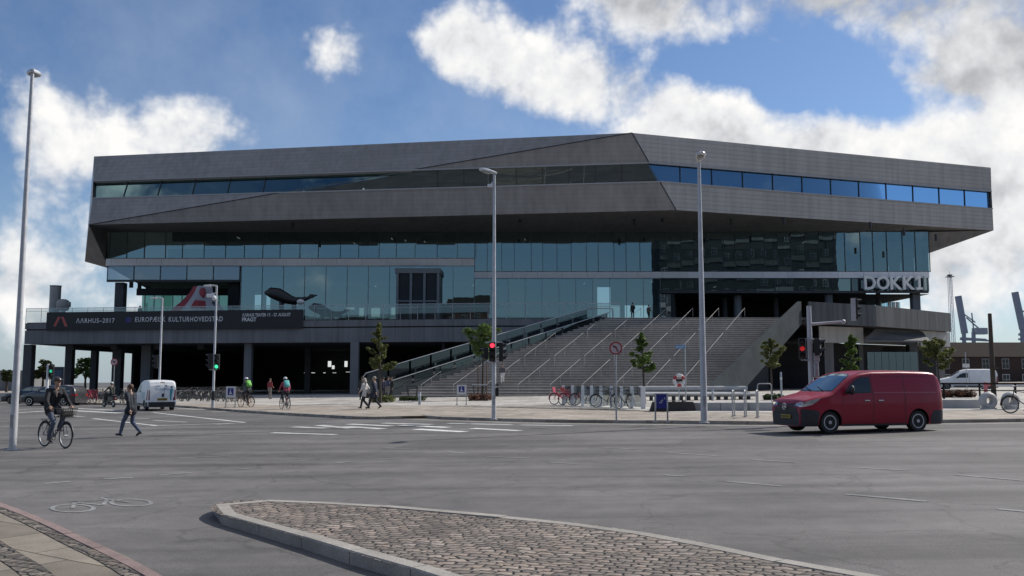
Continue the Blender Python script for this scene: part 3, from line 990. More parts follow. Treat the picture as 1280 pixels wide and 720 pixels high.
def curtain(x0p, x1p, y0p, y1p, Y, step, mat=M_GLASS, frame=M_MULL, w=.05, jit=0.0, zt=None, zb=None, fins=True):
    """upright glass wall between picture columns x0p..x1p on the plane Y"""
    a = P(x0p, y1p, Y); b = P(x1p, y0p, Y)
    zlo = a.z if zb is None else zb; zhi = b.z if zt is None else zt
    xm = (a.x + b.x) / 2
    mb = MB()
    # slightly unequal panes so that reflections break between them
    n = max(1, round((b.x - a.x) / step)); xs = [a.x + (b.x - a.x) * i / n for i in range(n + 1)]
    for i in range(n):
        d0 = R.uniform(-.02, .02); d1 = R.uniform(-.02, .02)
        mb.poly([(xs[i], Y + d0, zlo), (xs[i + 1], Y + d0, zlo), (xs[i + 1], Y + d1, zhi), (xs[i], Y + d1, zhi)])
    g = mb.build('curtain_wall', mat, LIB, LO, fix=False)
    fr = MB()
    for i, x in enumerate(xs):
        if fins:
            fr.box((x + (R.uniform(-jit, jit)), Y - .06, (zlo + zhi) / 2), (w, .10, zhi - zlo - .01))
    fr.box(((a.x + b.x) / 2, Y - .05, zlo + .04), (b.x - a.x, .12, .08)); fr.box(((a.x + b.x) / 2, Y - .05, zhi - .04), (b.x - a.x, .12, .08))
    fr.build('window_frame', frame, g, LO)
    return g, zlo, zhi


zsofft = GL_.z + .1
curtain(134, 593, 288, 323.5, GYL, 2.4, frame=M_MULLD, zt=zsofft, jit=.3)                 # upper glass, left
curtain(593, 1160, 288, 340, GYL, 1.7, frame=M_MULLD, zt=zsofft, jit=.25)                 # upper glass, right
curtain(300, 593, 332, 395, GYL, 2.6, zb=TZ)                                        # hall, left of the step
curtain(593, 825, 347.5, 395, GYL, 2.1, zb=TZ)                                      # hall, right of the step
curtain(825, 1064, 347.5, 364.5, GYL, 2.35, frame=M_MULLD)
curtain(1064, 1160, 347.5, 364.5, GYL, 2.35, frame=M_MULLD, mat=glass_mat('dark_band_glass', (.25, .3, .3), .07, .4))
a = P(1064, 365.5, GYL + .5); b = P(1159, 347, GYL + .5)
mb = MB(); mb.box(((a.x + b.x) / 2, GYL + .5, (a.z + b.z) / 2), (b.x - a.x, .1, b.z - a.z)); mb.build('added_dark_backing', M_DARK, LIB, LO)  # added dark panel blocks the bright sky showing behind the sign letters
#                                        # low band over the entrance
curtain(134, 300, 332, 350.5, GYL, 3.4, mat=glass_mat('pale_glass', (.55, .6, .65), .20, .35, wav=.02, gcol=(.6, .72, .82)), frame=M_MULLD)
curtain(823, 842, 365, 395, GYL + .6, 1.0, mat=glass_mat('screen_glass', (.5, .62, .68), .45, .6), frame=M_MULLD, zb=TZ)
# pale floor edges drawn across the glass
def strip(x0p, x1p, yt, yb, Y, mat, name, depth=.3):
    a = P(x0p, yb, Y); b = P(x1p, yt, Y)
    mb = MB(); mb.box(((a.x + b.x) / 2, Y + depth / 2 - .2, (a.z + b.z) / 2), (b.x - a.x, depth, b.z - a.z))
    return mb.build(name, mat, LIB, LO)
M_SPAN = cladding_mat('spandrel_metal', (.86, .84, .85), pitch=70, line=1, metal=0, rough=.5, vert=.35, streak=.08)
strip(133, 593, 323.5, 332.3, GYL, M_SPAN, 'spandrel')
strip(593, 1160.5, 340, 347.6, GYL, M_SPAN, 'spandrel')
strip(134, 300, 350.5, 352.5, GYL, M_CONCD, 'spandrel')
strip(825, 1160, 364.5, 366.5, GYL, M_CONCD, 'spandrel')
# end glass on the right, returning to the back
a = P(1160, 317, GYL); 
mb = MB()
for k in range(6):
    y0 = GYL + k * 4; y1 = y0 + 3.92
    mb.poly([(a.x, y0, TZ + 6.2), (a.x, y1, TZ + 6.2), (a.x, y1, zsofft), (a.x, y0, zsofft)])
mb.build('curtain_wall', M_GLASSC, LIB, LO, fix=False)
# dark core, floors and ceilings of the hall
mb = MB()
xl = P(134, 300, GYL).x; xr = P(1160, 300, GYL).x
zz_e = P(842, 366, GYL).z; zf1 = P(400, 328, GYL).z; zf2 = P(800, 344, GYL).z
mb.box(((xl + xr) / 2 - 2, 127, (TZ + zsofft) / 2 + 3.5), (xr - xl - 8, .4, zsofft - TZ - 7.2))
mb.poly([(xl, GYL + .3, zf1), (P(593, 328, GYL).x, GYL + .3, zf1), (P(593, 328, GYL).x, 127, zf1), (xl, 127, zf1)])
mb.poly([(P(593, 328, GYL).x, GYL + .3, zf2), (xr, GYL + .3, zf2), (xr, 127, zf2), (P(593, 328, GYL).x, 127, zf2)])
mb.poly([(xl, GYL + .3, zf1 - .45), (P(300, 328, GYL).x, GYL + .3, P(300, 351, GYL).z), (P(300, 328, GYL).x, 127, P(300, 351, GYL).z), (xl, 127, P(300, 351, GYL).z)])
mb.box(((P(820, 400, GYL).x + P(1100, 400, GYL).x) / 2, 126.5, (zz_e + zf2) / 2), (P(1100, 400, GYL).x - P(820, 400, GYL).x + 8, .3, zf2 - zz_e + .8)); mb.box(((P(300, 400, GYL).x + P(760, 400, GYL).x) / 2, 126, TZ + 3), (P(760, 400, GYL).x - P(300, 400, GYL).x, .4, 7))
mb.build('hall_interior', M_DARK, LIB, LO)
mb = MB()                             # interior columns seen faintly through the glass
for px in range(330, 1100, 64):
    c = P(px, 380, 117)
    mb = MB(); mb.lathe([(.3, TZ), (.3, zsofft)], Matrix.Translation((c.x, 117, 0)), 12)
    mb.build('interior_column', M_CONCD, LIB, LO)
mb = MB()
for k in range(14):
    mb = MB(); x = R.uniform(xl + 12, xr - 3); mb.box((x, R.uniform(114, 124), zsofft - .5 if R.random() < .5 else zf2 - .6), (.1, 1.2, .05))
    mb.build('ceiling_light', glow('hall_light', (1, .95, .85), .35), LIB, LO)
# lit openings low in the hall
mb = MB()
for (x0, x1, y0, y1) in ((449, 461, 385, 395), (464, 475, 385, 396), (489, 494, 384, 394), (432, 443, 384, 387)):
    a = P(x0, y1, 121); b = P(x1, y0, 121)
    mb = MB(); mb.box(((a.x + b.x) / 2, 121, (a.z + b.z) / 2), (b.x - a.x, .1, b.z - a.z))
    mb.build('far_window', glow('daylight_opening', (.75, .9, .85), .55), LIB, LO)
# entrance on the right: deep recess with soffit, back wall
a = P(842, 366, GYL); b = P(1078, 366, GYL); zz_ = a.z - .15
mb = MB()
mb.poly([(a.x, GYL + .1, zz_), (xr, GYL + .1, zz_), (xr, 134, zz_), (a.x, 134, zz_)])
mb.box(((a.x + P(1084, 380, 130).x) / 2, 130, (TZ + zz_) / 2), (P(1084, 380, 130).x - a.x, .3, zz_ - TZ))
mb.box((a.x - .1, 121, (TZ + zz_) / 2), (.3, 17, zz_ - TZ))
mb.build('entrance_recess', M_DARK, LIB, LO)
mb = MB()
for k in range(8):
    x0 = P(1076 + k * 6.2, 380, 124).x; x1 = P(1076 + (k + 1) * 6.2, 380, 124).x
    mb.poly([(x0, 124, TZ), (x1 - .04, 124, TZ), (x1 - .04, 124, zz_), (x0, 124, zz_)])
g = mb.build('glazed_screen', glass_mat('screen_teal', (.32, .55, .62), .16, .8), LIB, LO, fix=False)
fr = MB()
for px in (1100, 1112, 1117, 1121.5):
    x0 = P(px, 380, 123.8).x; fr.box((x0, 123.8, (TZ + zz_) / 2), (.35, .2, zz_ - TZ))
fr.build('window_frame', M_WHITEP, g, LO)
# left recess: teal glazing set back behind the terrace
mb = MB()
zt_ = P(300, 352, GYL).z
for k in range(9):
    x0 = P(181 + k * 11.6, 380, 121).x; x1 = P(181 + (k + 1) * 11.6, 380, 121).x
    mb.poly([(x0, 121, TZ), (x1 - .06, 121, TZ), (x1 - .06, 121, zt_ - .9), (x0, 121, zt_ - .9)])
g = mb.build('glazed_screen', M_GLASST, LIB, LO, fix=False)
mb = MB()
for k in range(10):
    x0 = P(181 + k * 11.6, 380, 121).x; mb.box((x0, 120.95, (TZ + zt_) / 2 - .4), (.09, .14, zt_ - TZ - .9))
mb.build('window_frame', M_MULL, g, LO)
mb = MB(); mb.box((P(233, 380, 130).x, 131, TZ + 3), (13.5, .2, 7)); mb.build('room_glow_panel', glow('daylight_glow', (.22, .46, .40), .30), LIB, LO)  # added glowing teal panel stands in for daylight in the room behind
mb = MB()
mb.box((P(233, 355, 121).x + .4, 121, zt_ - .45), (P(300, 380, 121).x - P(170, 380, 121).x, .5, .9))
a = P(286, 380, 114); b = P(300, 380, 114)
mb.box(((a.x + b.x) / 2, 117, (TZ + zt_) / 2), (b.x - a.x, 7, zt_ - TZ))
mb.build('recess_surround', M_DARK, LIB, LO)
mb = MB()
for k in range(4):
    c = P(168 + k * 6.5, 356 + k * 2.0, 121); mb = MB(); mb.box((c.x, 120 + k, c.z), (.5, .15, 1.0 - .1 * k))
    mb.build('hanging_banner', M_DARK, LIB, LO)
# columns of the terrace level
def column(px, Y, r, z0, z1, mat=M_CONCD, parent=LIB, org=LO, sq=0):
    c = P(px, 380, Y); mb = MB()
    if sq: mb.box((c.x, Y, (z0 + z1) / 2), (sq, sq, z1 - z0), bev=.03)
    else: mb.lathe([(r, z0), (r, z1)], Matrix.Translation((c.x, Y, 0)), 20)
    return mb.build('column', mat, parent, org, smooth=True)


column(150.5, 113.5, 0, TZ, zt_, sq=1.1)
column(922, 114, .48, TZ, zz_, M_CONC)
column(1036, 113, .48, TZ, zz_, M_CONC)
column(1144, 113, 0, TZ, P(1144, 366, 113).z, M_CONC, sq=.95)
# entrance porch standing out from the glass
mb = MB()
x0 = P(495.5, 380, 109.6).x; x1 = P(548.5, 380, 109.6).x; zt2 = P(520, 335.5, 109.6).z
for x in (x0, x0 + (x1 - x0) * .32, x0 + (x1 - x0) * .64, x1 - .2):
    mb.box((x + .1, 109.6, (TZ + zt2) / 2), (.3, .3, zt2 - TZ - .02))
mb.box(((x0 + x1) / 2, 110.7, zt2 - .3), (x1 - x0 + .4, 2.6, .6))
mb.box(((x0 + x1) / 2, 109.55, TZ + 3.0), (x1 - x0, .14, .18))
for x in (x0 + .05, x1 - .05): mb.box((x, 110.9, (TZ + zt2) / 2), (.2, 2.1, zt2 - TZ - .7))
pr = mb.build('entrance_porch', paint('porch_grey', (.21, .22, .23), .5, .3), LIB, LO)
mb = MB()
for i in range(3):
    xa = x0 + .3 + (x1 - x0) * .32 * i; xb = x0 + (x1 - x0) * .32 * (i + 1) - .05
    for k in range(int((xb - xa) / .11)):
        mb.box((xa + .05 + k * .11, 109.75, (TZ + zt2) / 2 - .2), (.05, .1, zt2 - TZ - .8))
    mb.box(((xa + xb) / 2, 109.9, (TZ + zt2) / 2), (xb - xa, .05, zt2 - TZ - .6))
mb.build('slatted_panel', paint('slat_dark', (.07, .078, .088), .6), pr, LO)

# ---------------------------------------------------------------- raised terrace (the deck)
DECK = thing('raised_terrace', 'long grey concrete terrace raised on columns, running along the whole library front', 'terrace', (0, 100, 0))
DO = (0, 100, 0)
YF = 95.0
pL = P(30, 430, 102.5); xL = pL.x
c_ = P(610, 400, YF)
front_line = [(xL, 102.5), (P(330, 400, 98.2).x, 98.2), (c_.x, YF), (P(775, 400, YF).x, YF)]
xr0 = P(1011, 377, 93).x
right_line = [(xr0, 93.0), (P(1095, 383, 98).x, 98.0), (P(1188, 392, 110).x, 110.0)]


def fascia(line, z0, z1, th, mat, name, parent=DECK, org=DO, back=0.0):
    mb = MB()
    n = len(line)
    for i in range(n - 1):
        (xa, ya), (xb, yb) = line[i], line[i + 1]
        ya += back; yb += back
        mb.prism([(xa, ya, z0), (xb, yb, z0), (xb, yb, z1), (xa, ya, z1)], (0, th, 0))
    return mb.build(name, mat, parent, org)


zc0, zc1 = 5.45, 6.98
fascia(front_line, zc0, zc1, .35, M_CONC, 'edge_beam', back=.05)
fascia(front_line, 7.12, TZ - .1, .45, M_CONC, 'parapet')
fascia(front_line, zc1, 7.12, .1, M_BLACK, 'shadow_gap', back=.35)
fascia(right_line, 7.2, 9.46, .35, M_DECKD, 'parapet')
fascia([(right_line[-1][0] - .35, 110.36), (right_line[-1][0] - .3, 160)], 7.2, 9.46, .35, M_DECKD, 'parapet')
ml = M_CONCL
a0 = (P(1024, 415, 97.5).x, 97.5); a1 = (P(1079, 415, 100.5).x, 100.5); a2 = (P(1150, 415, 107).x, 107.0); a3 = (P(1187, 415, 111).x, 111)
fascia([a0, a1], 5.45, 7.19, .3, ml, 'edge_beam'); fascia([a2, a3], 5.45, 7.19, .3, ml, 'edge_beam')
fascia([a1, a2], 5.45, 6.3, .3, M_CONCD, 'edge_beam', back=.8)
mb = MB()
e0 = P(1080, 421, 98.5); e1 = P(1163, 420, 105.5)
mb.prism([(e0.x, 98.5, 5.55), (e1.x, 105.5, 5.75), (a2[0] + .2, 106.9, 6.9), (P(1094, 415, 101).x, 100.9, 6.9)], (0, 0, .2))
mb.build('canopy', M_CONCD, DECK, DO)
# slab
mb = MB()
top = [(x, y + .4, TZ) for x, y in front_line] + [(x, y + .34, TZ) for x, y in [(P(1000, 400, 95).x, 94.9)] + right_line] + [(53, 165, TZ), (xL + 3, 165, TZ)]
mb.prism(top, (0, 0, -.5))
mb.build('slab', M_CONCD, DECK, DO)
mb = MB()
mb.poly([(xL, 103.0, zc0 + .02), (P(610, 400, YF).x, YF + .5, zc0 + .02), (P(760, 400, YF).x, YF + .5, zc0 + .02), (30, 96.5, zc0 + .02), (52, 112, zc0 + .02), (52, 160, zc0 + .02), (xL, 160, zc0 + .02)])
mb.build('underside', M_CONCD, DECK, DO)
# beams under the deck at the left, where daylight shows through
mb = MB()
for k in range(4):
    mb = MB(); mb.box((xL + 4 + k * 5, 118, zc0 - .25), (.7, 26, .55))
    mb.build('cross_beam', M_CONCD, DECK, DO)
# enclosed parking garage: dark back and side walls
mb = MB()
xg0 = -46.5
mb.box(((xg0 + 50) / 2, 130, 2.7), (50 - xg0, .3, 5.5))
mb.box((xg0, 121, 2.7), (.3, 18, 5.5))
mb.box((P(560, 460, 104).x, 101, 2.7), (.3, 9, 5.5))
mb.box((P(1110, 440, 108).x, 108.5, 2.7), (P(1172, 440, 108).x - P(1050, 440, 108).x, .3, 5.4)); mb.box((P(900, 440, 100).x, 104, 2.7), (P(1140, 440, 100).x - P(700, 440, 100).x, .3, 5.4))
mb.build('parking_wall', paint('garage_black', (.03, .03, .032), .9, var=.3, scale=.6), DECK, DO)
mb = MB()
for (px, py, w, h) in ((387, 466, 1.5, .07), (405.5, 466, .3, .07), (412, 455, .45, .8), (416.5, 459, .35, .5), (432.5, 455, .4, .8), (418, 466, .5, .05), (436, 465, .8, .05)):
    c = P(px, py, 128); mb = MB(); mb.box((c.x, 128, c.z), (w, .1, h))
    mb.build('garage_glow', glow('garage_glow', (.95, 1, .97), .75), DECK, DO)  # flat strips are lamps; upright boxes glow in place of daylight glimpses
mb = MB()
for (px, Y) in ((40, 104), (310, 99.5), (443.5, 96.5), (561, 99)):
    pass
for (px, Y, w, mt) in ((36, 104.5, .95, M_CONCD), (87, 110, .85, M_CONCD), (118, 114, .75, M_CONCD), (147.5, 108, 1.05, M_CONCD), (170, 118, .8, M_CONCD), (184, 107, 1.1, M_CONC),
                       (310.5, 99.8, .8, M_CONC), (385, 112, .7, M_CONCD), (443.5, 96.8, .85, M_CONC), (478, 108, .6, M_CONCD), (1035, 99.5, 1.0, M_CONC), (1076, 103, .5, M_CONCD),
                       (1141, 106, 1.0, M_CONCD), (1172, 110.5, 1.2, M_CONC)):
    c = P(px, 460, Y)
    mb = MB(); mb.box((c.x, Y, zc0 / 2 - .2), (w, w, zc0 + .4), bev=.02)
    mb.build('column', mt, DECK, DO)
mb = MB()
for k in range(7):
    c = P(1083 + k * 9, 450, 104); mb.poly([(c.x, 104 - .3, .2), (c.x + .78, 104 - .3, .2), (c.x + .78, 104 - .3, 4.6), (c.x, 104 - .3, 4.6)])
mb.build('ground_floor_glazing', glass_mat('dim_glass', (.3, .34, .36), .1, .5), DECK, DO, fix=False)
# terrace railing: posts, top rail, glass
rail = []
def along(line, step):
    out = []
    for i in range(len(line) - 1):
        a = Vector(line[i]); b = Vector(line[i + 1]); n = max(1, round((b - a).length / step))
        for k in range(n): out.append(a + (b - a) * k / n)
    out.append(Vector(line[-1])); return out
pts = along(front_line, 1.9)
mb = MB(); gm = MB()
RT = 9.45
for i, p in enumerate(pts):
    mb.box((p.x, p.y + .12, (TZ + RT) / 2 - .1), (.05, .05, RT - TZ + .2))
    if i < len(pts) - 1:
        q = pts[i + 1]
        mb.bar((p.x, p.y + .12, RT), (q.x, q.y + .12, RT), .07, .06)
        mb.bar((p.x, p.y + .12, RT - .32), (q.x, q.y + .12, RT - .32), .03, .03)
        gm.poly([(p.x + .06, p.y + .15, TZ), (q.x - .06, q.y + .15, TZ), (q.x - .06, q.y + .15, RT - .06), (p.x + .06, p.y + .15, RT - .06)])
rl = mb.build('railing', M_STEEL, DECK, DO)
gm.build('glass_panel', M_GLASSR, rl, DO, fix=False)

# ---- banner hung on the parapet
banner_line = [(P(59, 400, 102.0).x, 101.95), (P(330, 400, 98.2).x, 98.1), (P(379, 400, 97.6).x, 97.55)]
zb0, zb1 = 6.93, 8.98
BAN = thing('banner', 'long black banner with white lettering hung along the terrace parapet', 'banner', (banner_line[0][0], banner_line[0][1], zb0))
BO = tuple(BAN.location)
fascia([(x, y - .12) for x, y in banner_line], zb0, zb1, .05, paint('banner_black', (.014, .013, .016), .6, var=.25, scale=.7), 'cloth', BAN, BO)


def bl_at(px):
    """point on the banner face below picture column px"""
    for i in range(len(banner_line) - 1):
        a = Vector(banner_line[i]); b = Vector(banner_line[i + 1])
        r = ray(px, 400); k = r.x / r.y
        # x = k*y
        d = b - a
        t = (k * a.y - a.x) / (d.x - k * d.y)
        if t <= 1.0001 or i == len(banner_line) - 2:
            q = a + d * t
            return q, math.atan2(d.y, d.x)


def banner_text(s, px0, px1, ztop, h, mat, spacing=1.15, bold=.012):
    q, ang = bl_at(px0); q1, _ = bl_at(px1)
    vs, fs = text_geo(s, 1.0, 0, spacing=spacing, bold=bold)
    w = max(v.x for v in vs) - min(v.x for v in vs); x_0 = min(v.x for v in vs); hh = max(v.y for v in vs)
    sx = (q1 - q).length / w; sz = h / hh
    mb = MB()
    out = []
    for v in vs:
        u = (v.x - x_0) * sx
        out.append((q.x + math.cos(ang) * u, q.y + math.sin(ang) * u - .14, ztop - h + v.y * sz))
    mb.add(out, fs)
    return mb.build('lettering', mat, BAN, BO, fix=False)


M_LET = paint('banner_white', (.62, .62, .63), .6, var=.1)
z_at = lambda py, Y: P(300, py, Y).z
banner_text('\u039b\u039bRHUS\u20132017', 96, 144, z_at(397.6, 101), .53, M_LET)
banner_text('EUROP\u00c6ISK', 169.5, 207.5, z_at(396, 99.8), .53, M_LET)
banner_text('KULTURHOVEDSTAD', 211.5, 279, z_at(396, 99.5), .53, M_LET)
banner_text('\u039b\u039bRHUS TEATER 17. - 27. AUGUST', 303, 364, z_at(391.3, 98), .36, M_LET, spacing=1.0, bold=.02)
banner_text('FRAGT', 303, 321, z_at(396.6, 98), .42, M_LET, bold=.03, spacing=1.0)
q, ang = bl_at(76)
mb = MB()
for (u0, u1) in ((-.15, -.95), (-.1, .0), (.25, .75)):
    pass
for (xa, xb) in (((74.8, 396.2), (69.5, 408)), ((78.8, 396.2), (84, 408.2))):
    a, _ = bl_at(xa[0]); b, _ = bl_at(xb[0])
    za, zb = z_at(xa[1], 101.6), z_at(xb[1], 101.6)
    mb.poly([(a.x - .18, a.y - .14, za), (a.x + .18, a.y - .14, za), (b.x + .16, b.y - .14, zb), (b.x - .16, b.y - .14, zb)])
mb.build('emblem', paint('emblem_red', (.42, .09, .08), .6), BAN, BO, fix=False)
q, ang = bl_at(163)
mb = MB()
mb.box((q.x, q.y - .13, z_at(399.5, 100)), (.95, .02, .62))
fl = mb.build('flag_patch', paint('flag_blue', (.03, .03, .16), .6), BAN, BO)
mb = MB()
for k in range(12):
    a = 2 * PI * k / 12
    mb.lathe([(.028, 0), (.028, .006)], Matrix.Translation((q.x + .2 * math.cos(a), q.y - .145, z_at(399.5, 100) + .2 * math.sin(a))) @ Matrix.Rotation(PI / 2, 4, 'X'), 5)
mb.build('star_ring', paint('star_yellow', (.30, .24, .06), .6), fl, BO)

# ---- DOKK1 letters
SG = thing('building_sign', 'large silver metal letters reading DOKK1 on the glass at the right end of the library', 'sign', P(1078, 362.5, GYL - .6))
so0 = tuple(SG.location)
xa = P(1078.5, 364, GYL - .6).x; xb = P(1152, 364, GYL - .6).x; hs = P(1100, 346.5, GYL - .6).z - P(1100, 363.5, GYL - .6).z
glyphs = 'DOKK1'; widths = [1.0, 1.12, 1.02, 1.02, .62]; tot = sum(widths)
M_SIGN = paint('sign_metal', (.90, .88, .84), .5, 0, var=.08, scale=2, dirt=.1)
cur = xa
for ch, wd in zip(glyphs, widths):
    vs, fs = text_geo(ch, 1.0, .12, bold=.022)
    x0 = min(v.x for v in vs); x1 = max(v.x for v in vs); y0 = min(v.y for v in vs); y1 = max(v.y for v in vs)
    cw = (xb - xa) * wd / tot
    mb = MB()
    if ch == '1':
        xx = lambda u: cur + cw * u
        zz1 = lambda u: so0[2] + hs * u
        for pl in ([(.42, .0), (.70, .0), (.70, 1.0), (.42, 1.0)], [(.10, .66), (.42, .86), (.42, 1.0), (.06, .82)], [(.10, .0), (.42, .0), (.42, .16), (.10, .16)], [(.70, .0), (.98, .0), (.98, .16), (.70, .16)]):
            mb.prism([(xx(u), GYL - 1.1, zz1(w)) for u, w in pl], (0, .3, 0))
        mb.build('letter', M_SIGN, SG, so0); cur += cw; continue
    mb.add([(cur + cw * .03 + (v.x - x0) / (x1 - x0) * cw * .94, GYL - .95 + v.z * 1.2, so0[2] + (v.y - y0) / (y1 - y0) * hs) for v in vs], fs)
    mb.build('letter', M_SIGN, SG, so0)
    cur += cw
mb = MB(); mb.box((P(1156.2, 355, GYL - .5).x, GYL - .5, so0[2] + hs * .5), (.30, .25, hs * 1.0)); mb.build('edge_panel', paint('sign_edge', (.55, .62, .56), .5), SG, so0)

# ---------------------------------------------------------------- the stairs
ST = thing('grand_staircase', 'broad stone outdoor staircase with skewed steel handrails climbing to the terrace', 'staircase', (0, 77, 0))
SO = (0, 77, 0)
Y0s, Y1s = 77.0, 95.0
xl0 = P(492, 490, Y0s).x; xl1 = P(763, 398, Y1s).x
xr0s = P(886, 485, Y0s).x; xr1s = P(1008, 385, Y1s).x
def sl_(t): return xl0 + (xl1 - xl0) * t
def sr_(t): return xr0s + (xr1s - xr0s) * t
NS = 34
mb = MB()
for k in range(NS):
    t0 = k / NS; t1 = (k + 1) / NS
    z0 = TZ * t0; z1 = TZ * t1
    ya = Y0s + (Y1s - Y0s) * t0; yb = Y0s + (Y1s - Y0s) * t1
    x0, x1 = sl_(t0), sr_(t0)
    x0b, x1b = sl_(t1), sr_(t1)
    # riser with a thin nosing
    zb = z0 if k else -.4
    no = .035
    mb.poly([(x0, ya, zb), (x1, ya, zb), (x1, ya, z1 - .045), (x0, ya, z1 - .045)], 0); mb.poly([(x0, ya - .004, z1 - .10), (x1, ya - .004, z1 - .10), (x1, ya - .004, z1 - .046), (x0, ya - .004, z1 - .046)], 2)  # second strip paints the shade under each nosing in dark colour
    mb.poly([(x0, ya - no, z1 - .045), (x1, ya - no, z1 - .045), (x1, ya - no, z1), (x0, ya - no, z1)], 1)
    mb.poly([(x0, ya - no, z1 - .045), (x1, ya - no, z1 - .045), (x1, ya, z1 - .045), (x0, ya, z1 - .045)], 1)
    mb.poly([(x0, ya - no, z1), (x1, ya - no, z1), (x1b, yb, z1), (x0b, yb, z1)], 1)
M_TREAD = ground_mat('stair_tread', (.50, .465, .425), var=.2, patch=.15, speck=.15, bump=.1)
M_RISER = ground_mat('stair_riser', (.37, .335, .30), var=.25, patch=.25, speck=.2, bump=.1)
mb.build('steps', [M_RISER, M_TREAD, paint('nosing_shade', (.10, .09, .08), .9)], ST, SO, fix=False)
# right-hand wall: its outer side faces the street
def wp(t, z): return Vector((sr_(t) + .02, Y0s + (Y1s - Y0s) * t, z))
tw = (93.0 - Y0s) / (Y1s - Y0s)
ztop0 = 1.1; ztop1 = 9.46
mb = MB()
nw = 8
for i in range(nw):
    ta = tw * i / nw; tb = tw * (i + 1) / nw
    def zt(t): return ztop0 + (ztop1 - ztop0) * (t / tw)
    def zbm(t): return max(-.1, zt(t) - 3.2 + .9 * (t / tw))
    a0 = wp(ta, zbm(ta)); b0 = wp(tb, zbm(tb)); a1 = wp(ta, zt(ta)); b1 = wp(tb, zt(tb))
    mb.prism([a0, b0, b1, a1], (.34, -.2, 0))
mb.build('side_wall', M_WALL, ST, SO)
mb = MB()
sh_ = Vector((-2.6, 2.0, 0)); mb.prism([wp(0.1, -.1) + sh_, wp(tw, -.1) + sh_, wp(tw, 6.6) + sh_, wp(.5, 2.6) + sh_, wp(.25, .2) + sh_], (-.3, .2, 0))
mb.build('side_infill', M_DARK, ST, SO)  # near-black sheet stands in for the deep shade beneath the stair wall
# left-hand side: stringer, two balustrades of dark glass with pale rails (moving walkway alongside)
def lp(t, z, dx=0.0): return Vector((sl_(t) - .05 + dx, Y0s + (Y1s - Y0s) * t, z))
mb = MB()
mb.prism([lp(0, -.1), lp(1, TZ - .8), lp(1, TZ + .05), lp(0, .62)], (-.35, .3, 0))
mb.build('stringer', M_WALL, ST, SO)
mb = MB(); mb.prism([lp(.02, -.1, -.4), lp(1, -.1, -.4), lp(1, TZ - .3, -.4), lp(.02, .9, -.4)], (-.2, .2, 0)); mb.build('side_infill', M_DARK, ST, SO)
for (dx, h0, h1, ext) in ((-.18, .62, .55, 0), (-2.3, .95, 1.0, 1)):
    mb = MB(); gm = MB()
    p0 = lp(.0, (1.12 if ext else .8) + h0, dx); p1 = lp(1.0, TZ + h1, dx)
    mb.tube([p0 + Vector((-.25, 0, -.35)), p0, p1], .045, 8, 0)
    if ext:
        p2 = p1 + Vector((2.6, 0, .0)); mb.tube([p1, p2, p2 - Vector((0, 0, 1.2))], .06, 8, 0)
    nP = 12
    for i in range(nP):
        ta = i / nP + .004; tb = (i + 1) / nP - .004
        zz0 = 1.14 if ext else .64; z0a = zz0 + (TZ + .02 - zz0) * ta; z0b = zz0 + (TZ + .02 - zz0) * tb
        ha = (h0 if ext else .72) + (h1 - (h0 if ext else .72)) * ta - .06
        gm.poly([lp(ta, z0a - (1.2 if ext else 0), dx), lp(tb, z0b - (1.2 if ext else 0), dx), lp(tb, z0b + ha, dx), lp(ta, z0a + ha, dx)])
    r_ = mb.build('balustrade', M_STEEL, ST, SO, smooth=True)
    gm.build('glass_panel', (glass_mat('walkway_glass', (.20, .23, .25), .03, .55) if ext else glass_mat('balustrade_glass', (.10, .15, .16), .05, .35)), r_, SO, fix=False)
mb = MB()
mb.prism([lp(0, -.1, -2.35), lp(1, TZ - .9, -2.35), lp(1, TZ - .35, -2.35), lp(0, .35, -2.35)], (1.9, 0, 0))
mb.build('walkway', M_DARK, ST, SO)
# handrails running askew across the flight
def rail_run(xb, t0, t1):
    mb = MB()
    def q(t, h): return Vector((xb + 10.4 * t, Y0s + (Y1s - Y0s) * t, TZ * t + h))
    lo, hi = q(t0, .0), q(t1, 0)
    mb.tube([lo + Vector((0, 0, .15)), q(t0, .95), q(t1, .98), hi + Vector((0, 0, .1))], .024, 6)
    n = max(2, int((t1 - t0) / .085))
    for i in range(1, n):
        t = t0 + (t1 - t0) * i / n
        mb.tube([q(t, .1), q(t, .95)], .02, 5, cap=False)
    mb.build('handrail', paint('handrail_steel', (.27, .26, .25), .6, 0, var=.15), ST, SO)
for i in range(10):
    xb = -10.6 + 2.72 * i
    tmin = max(.015, (xb - xl0) / ((xl1 - xl0) - 10.4) * 0)
    for (t0, t1) in ((.02, .30), (.345, .64), (.685, 1.01)):
        # keep to the flight
        while t0 < t1 and (xb + 10.4 * t0 < sl_(t0) + .35): t0 += .02
        while t1 > t0 and (xb + 10.4 * t1 < sl_(t1) + .35): t1 -= .02
        while t1 > t0 and (xb + 10.4 * t1 > sr_(t1) - .4): t1 -= .02
        if t1 - t0 > .06: rail_run(xb, t0, t1)
# ---------------------------------------------------------------- street furniture
def at_ground(px, py, h=KERB):
    return G(px, py, h)


def ppm(Y):          # metres per picture unit at depth Y
    return Y / FOC


def lamp_post(label, px, py, top_py, h_, r0, r1, head, name='street_lamp', group='tall street lamps'):
    """tapered pole with a lantern; head = (kind, yaw)"""
    b = G(px, py, h_)
    H = P(px, top_py, b.y).z - b.z
    t = thing(name, label, 'street lamp', b, 0, group)
    mb = MB()
    mb.lathe([(r0 * 1.5, 0), (r0 * 1.5, .03), (r0, .035), (r0, 1.0), (r0 * .98, 1.02), (r1, H - .05)], None, 14)
    mb.build('pole', M_POLE, t, smooth=True)
    mb = MB(); mb.box((0, -r0 - .005, .75), (.1, .02, .32), bev=.008); mb.build('service_hatch', M_STEEL, t)
    return t, H


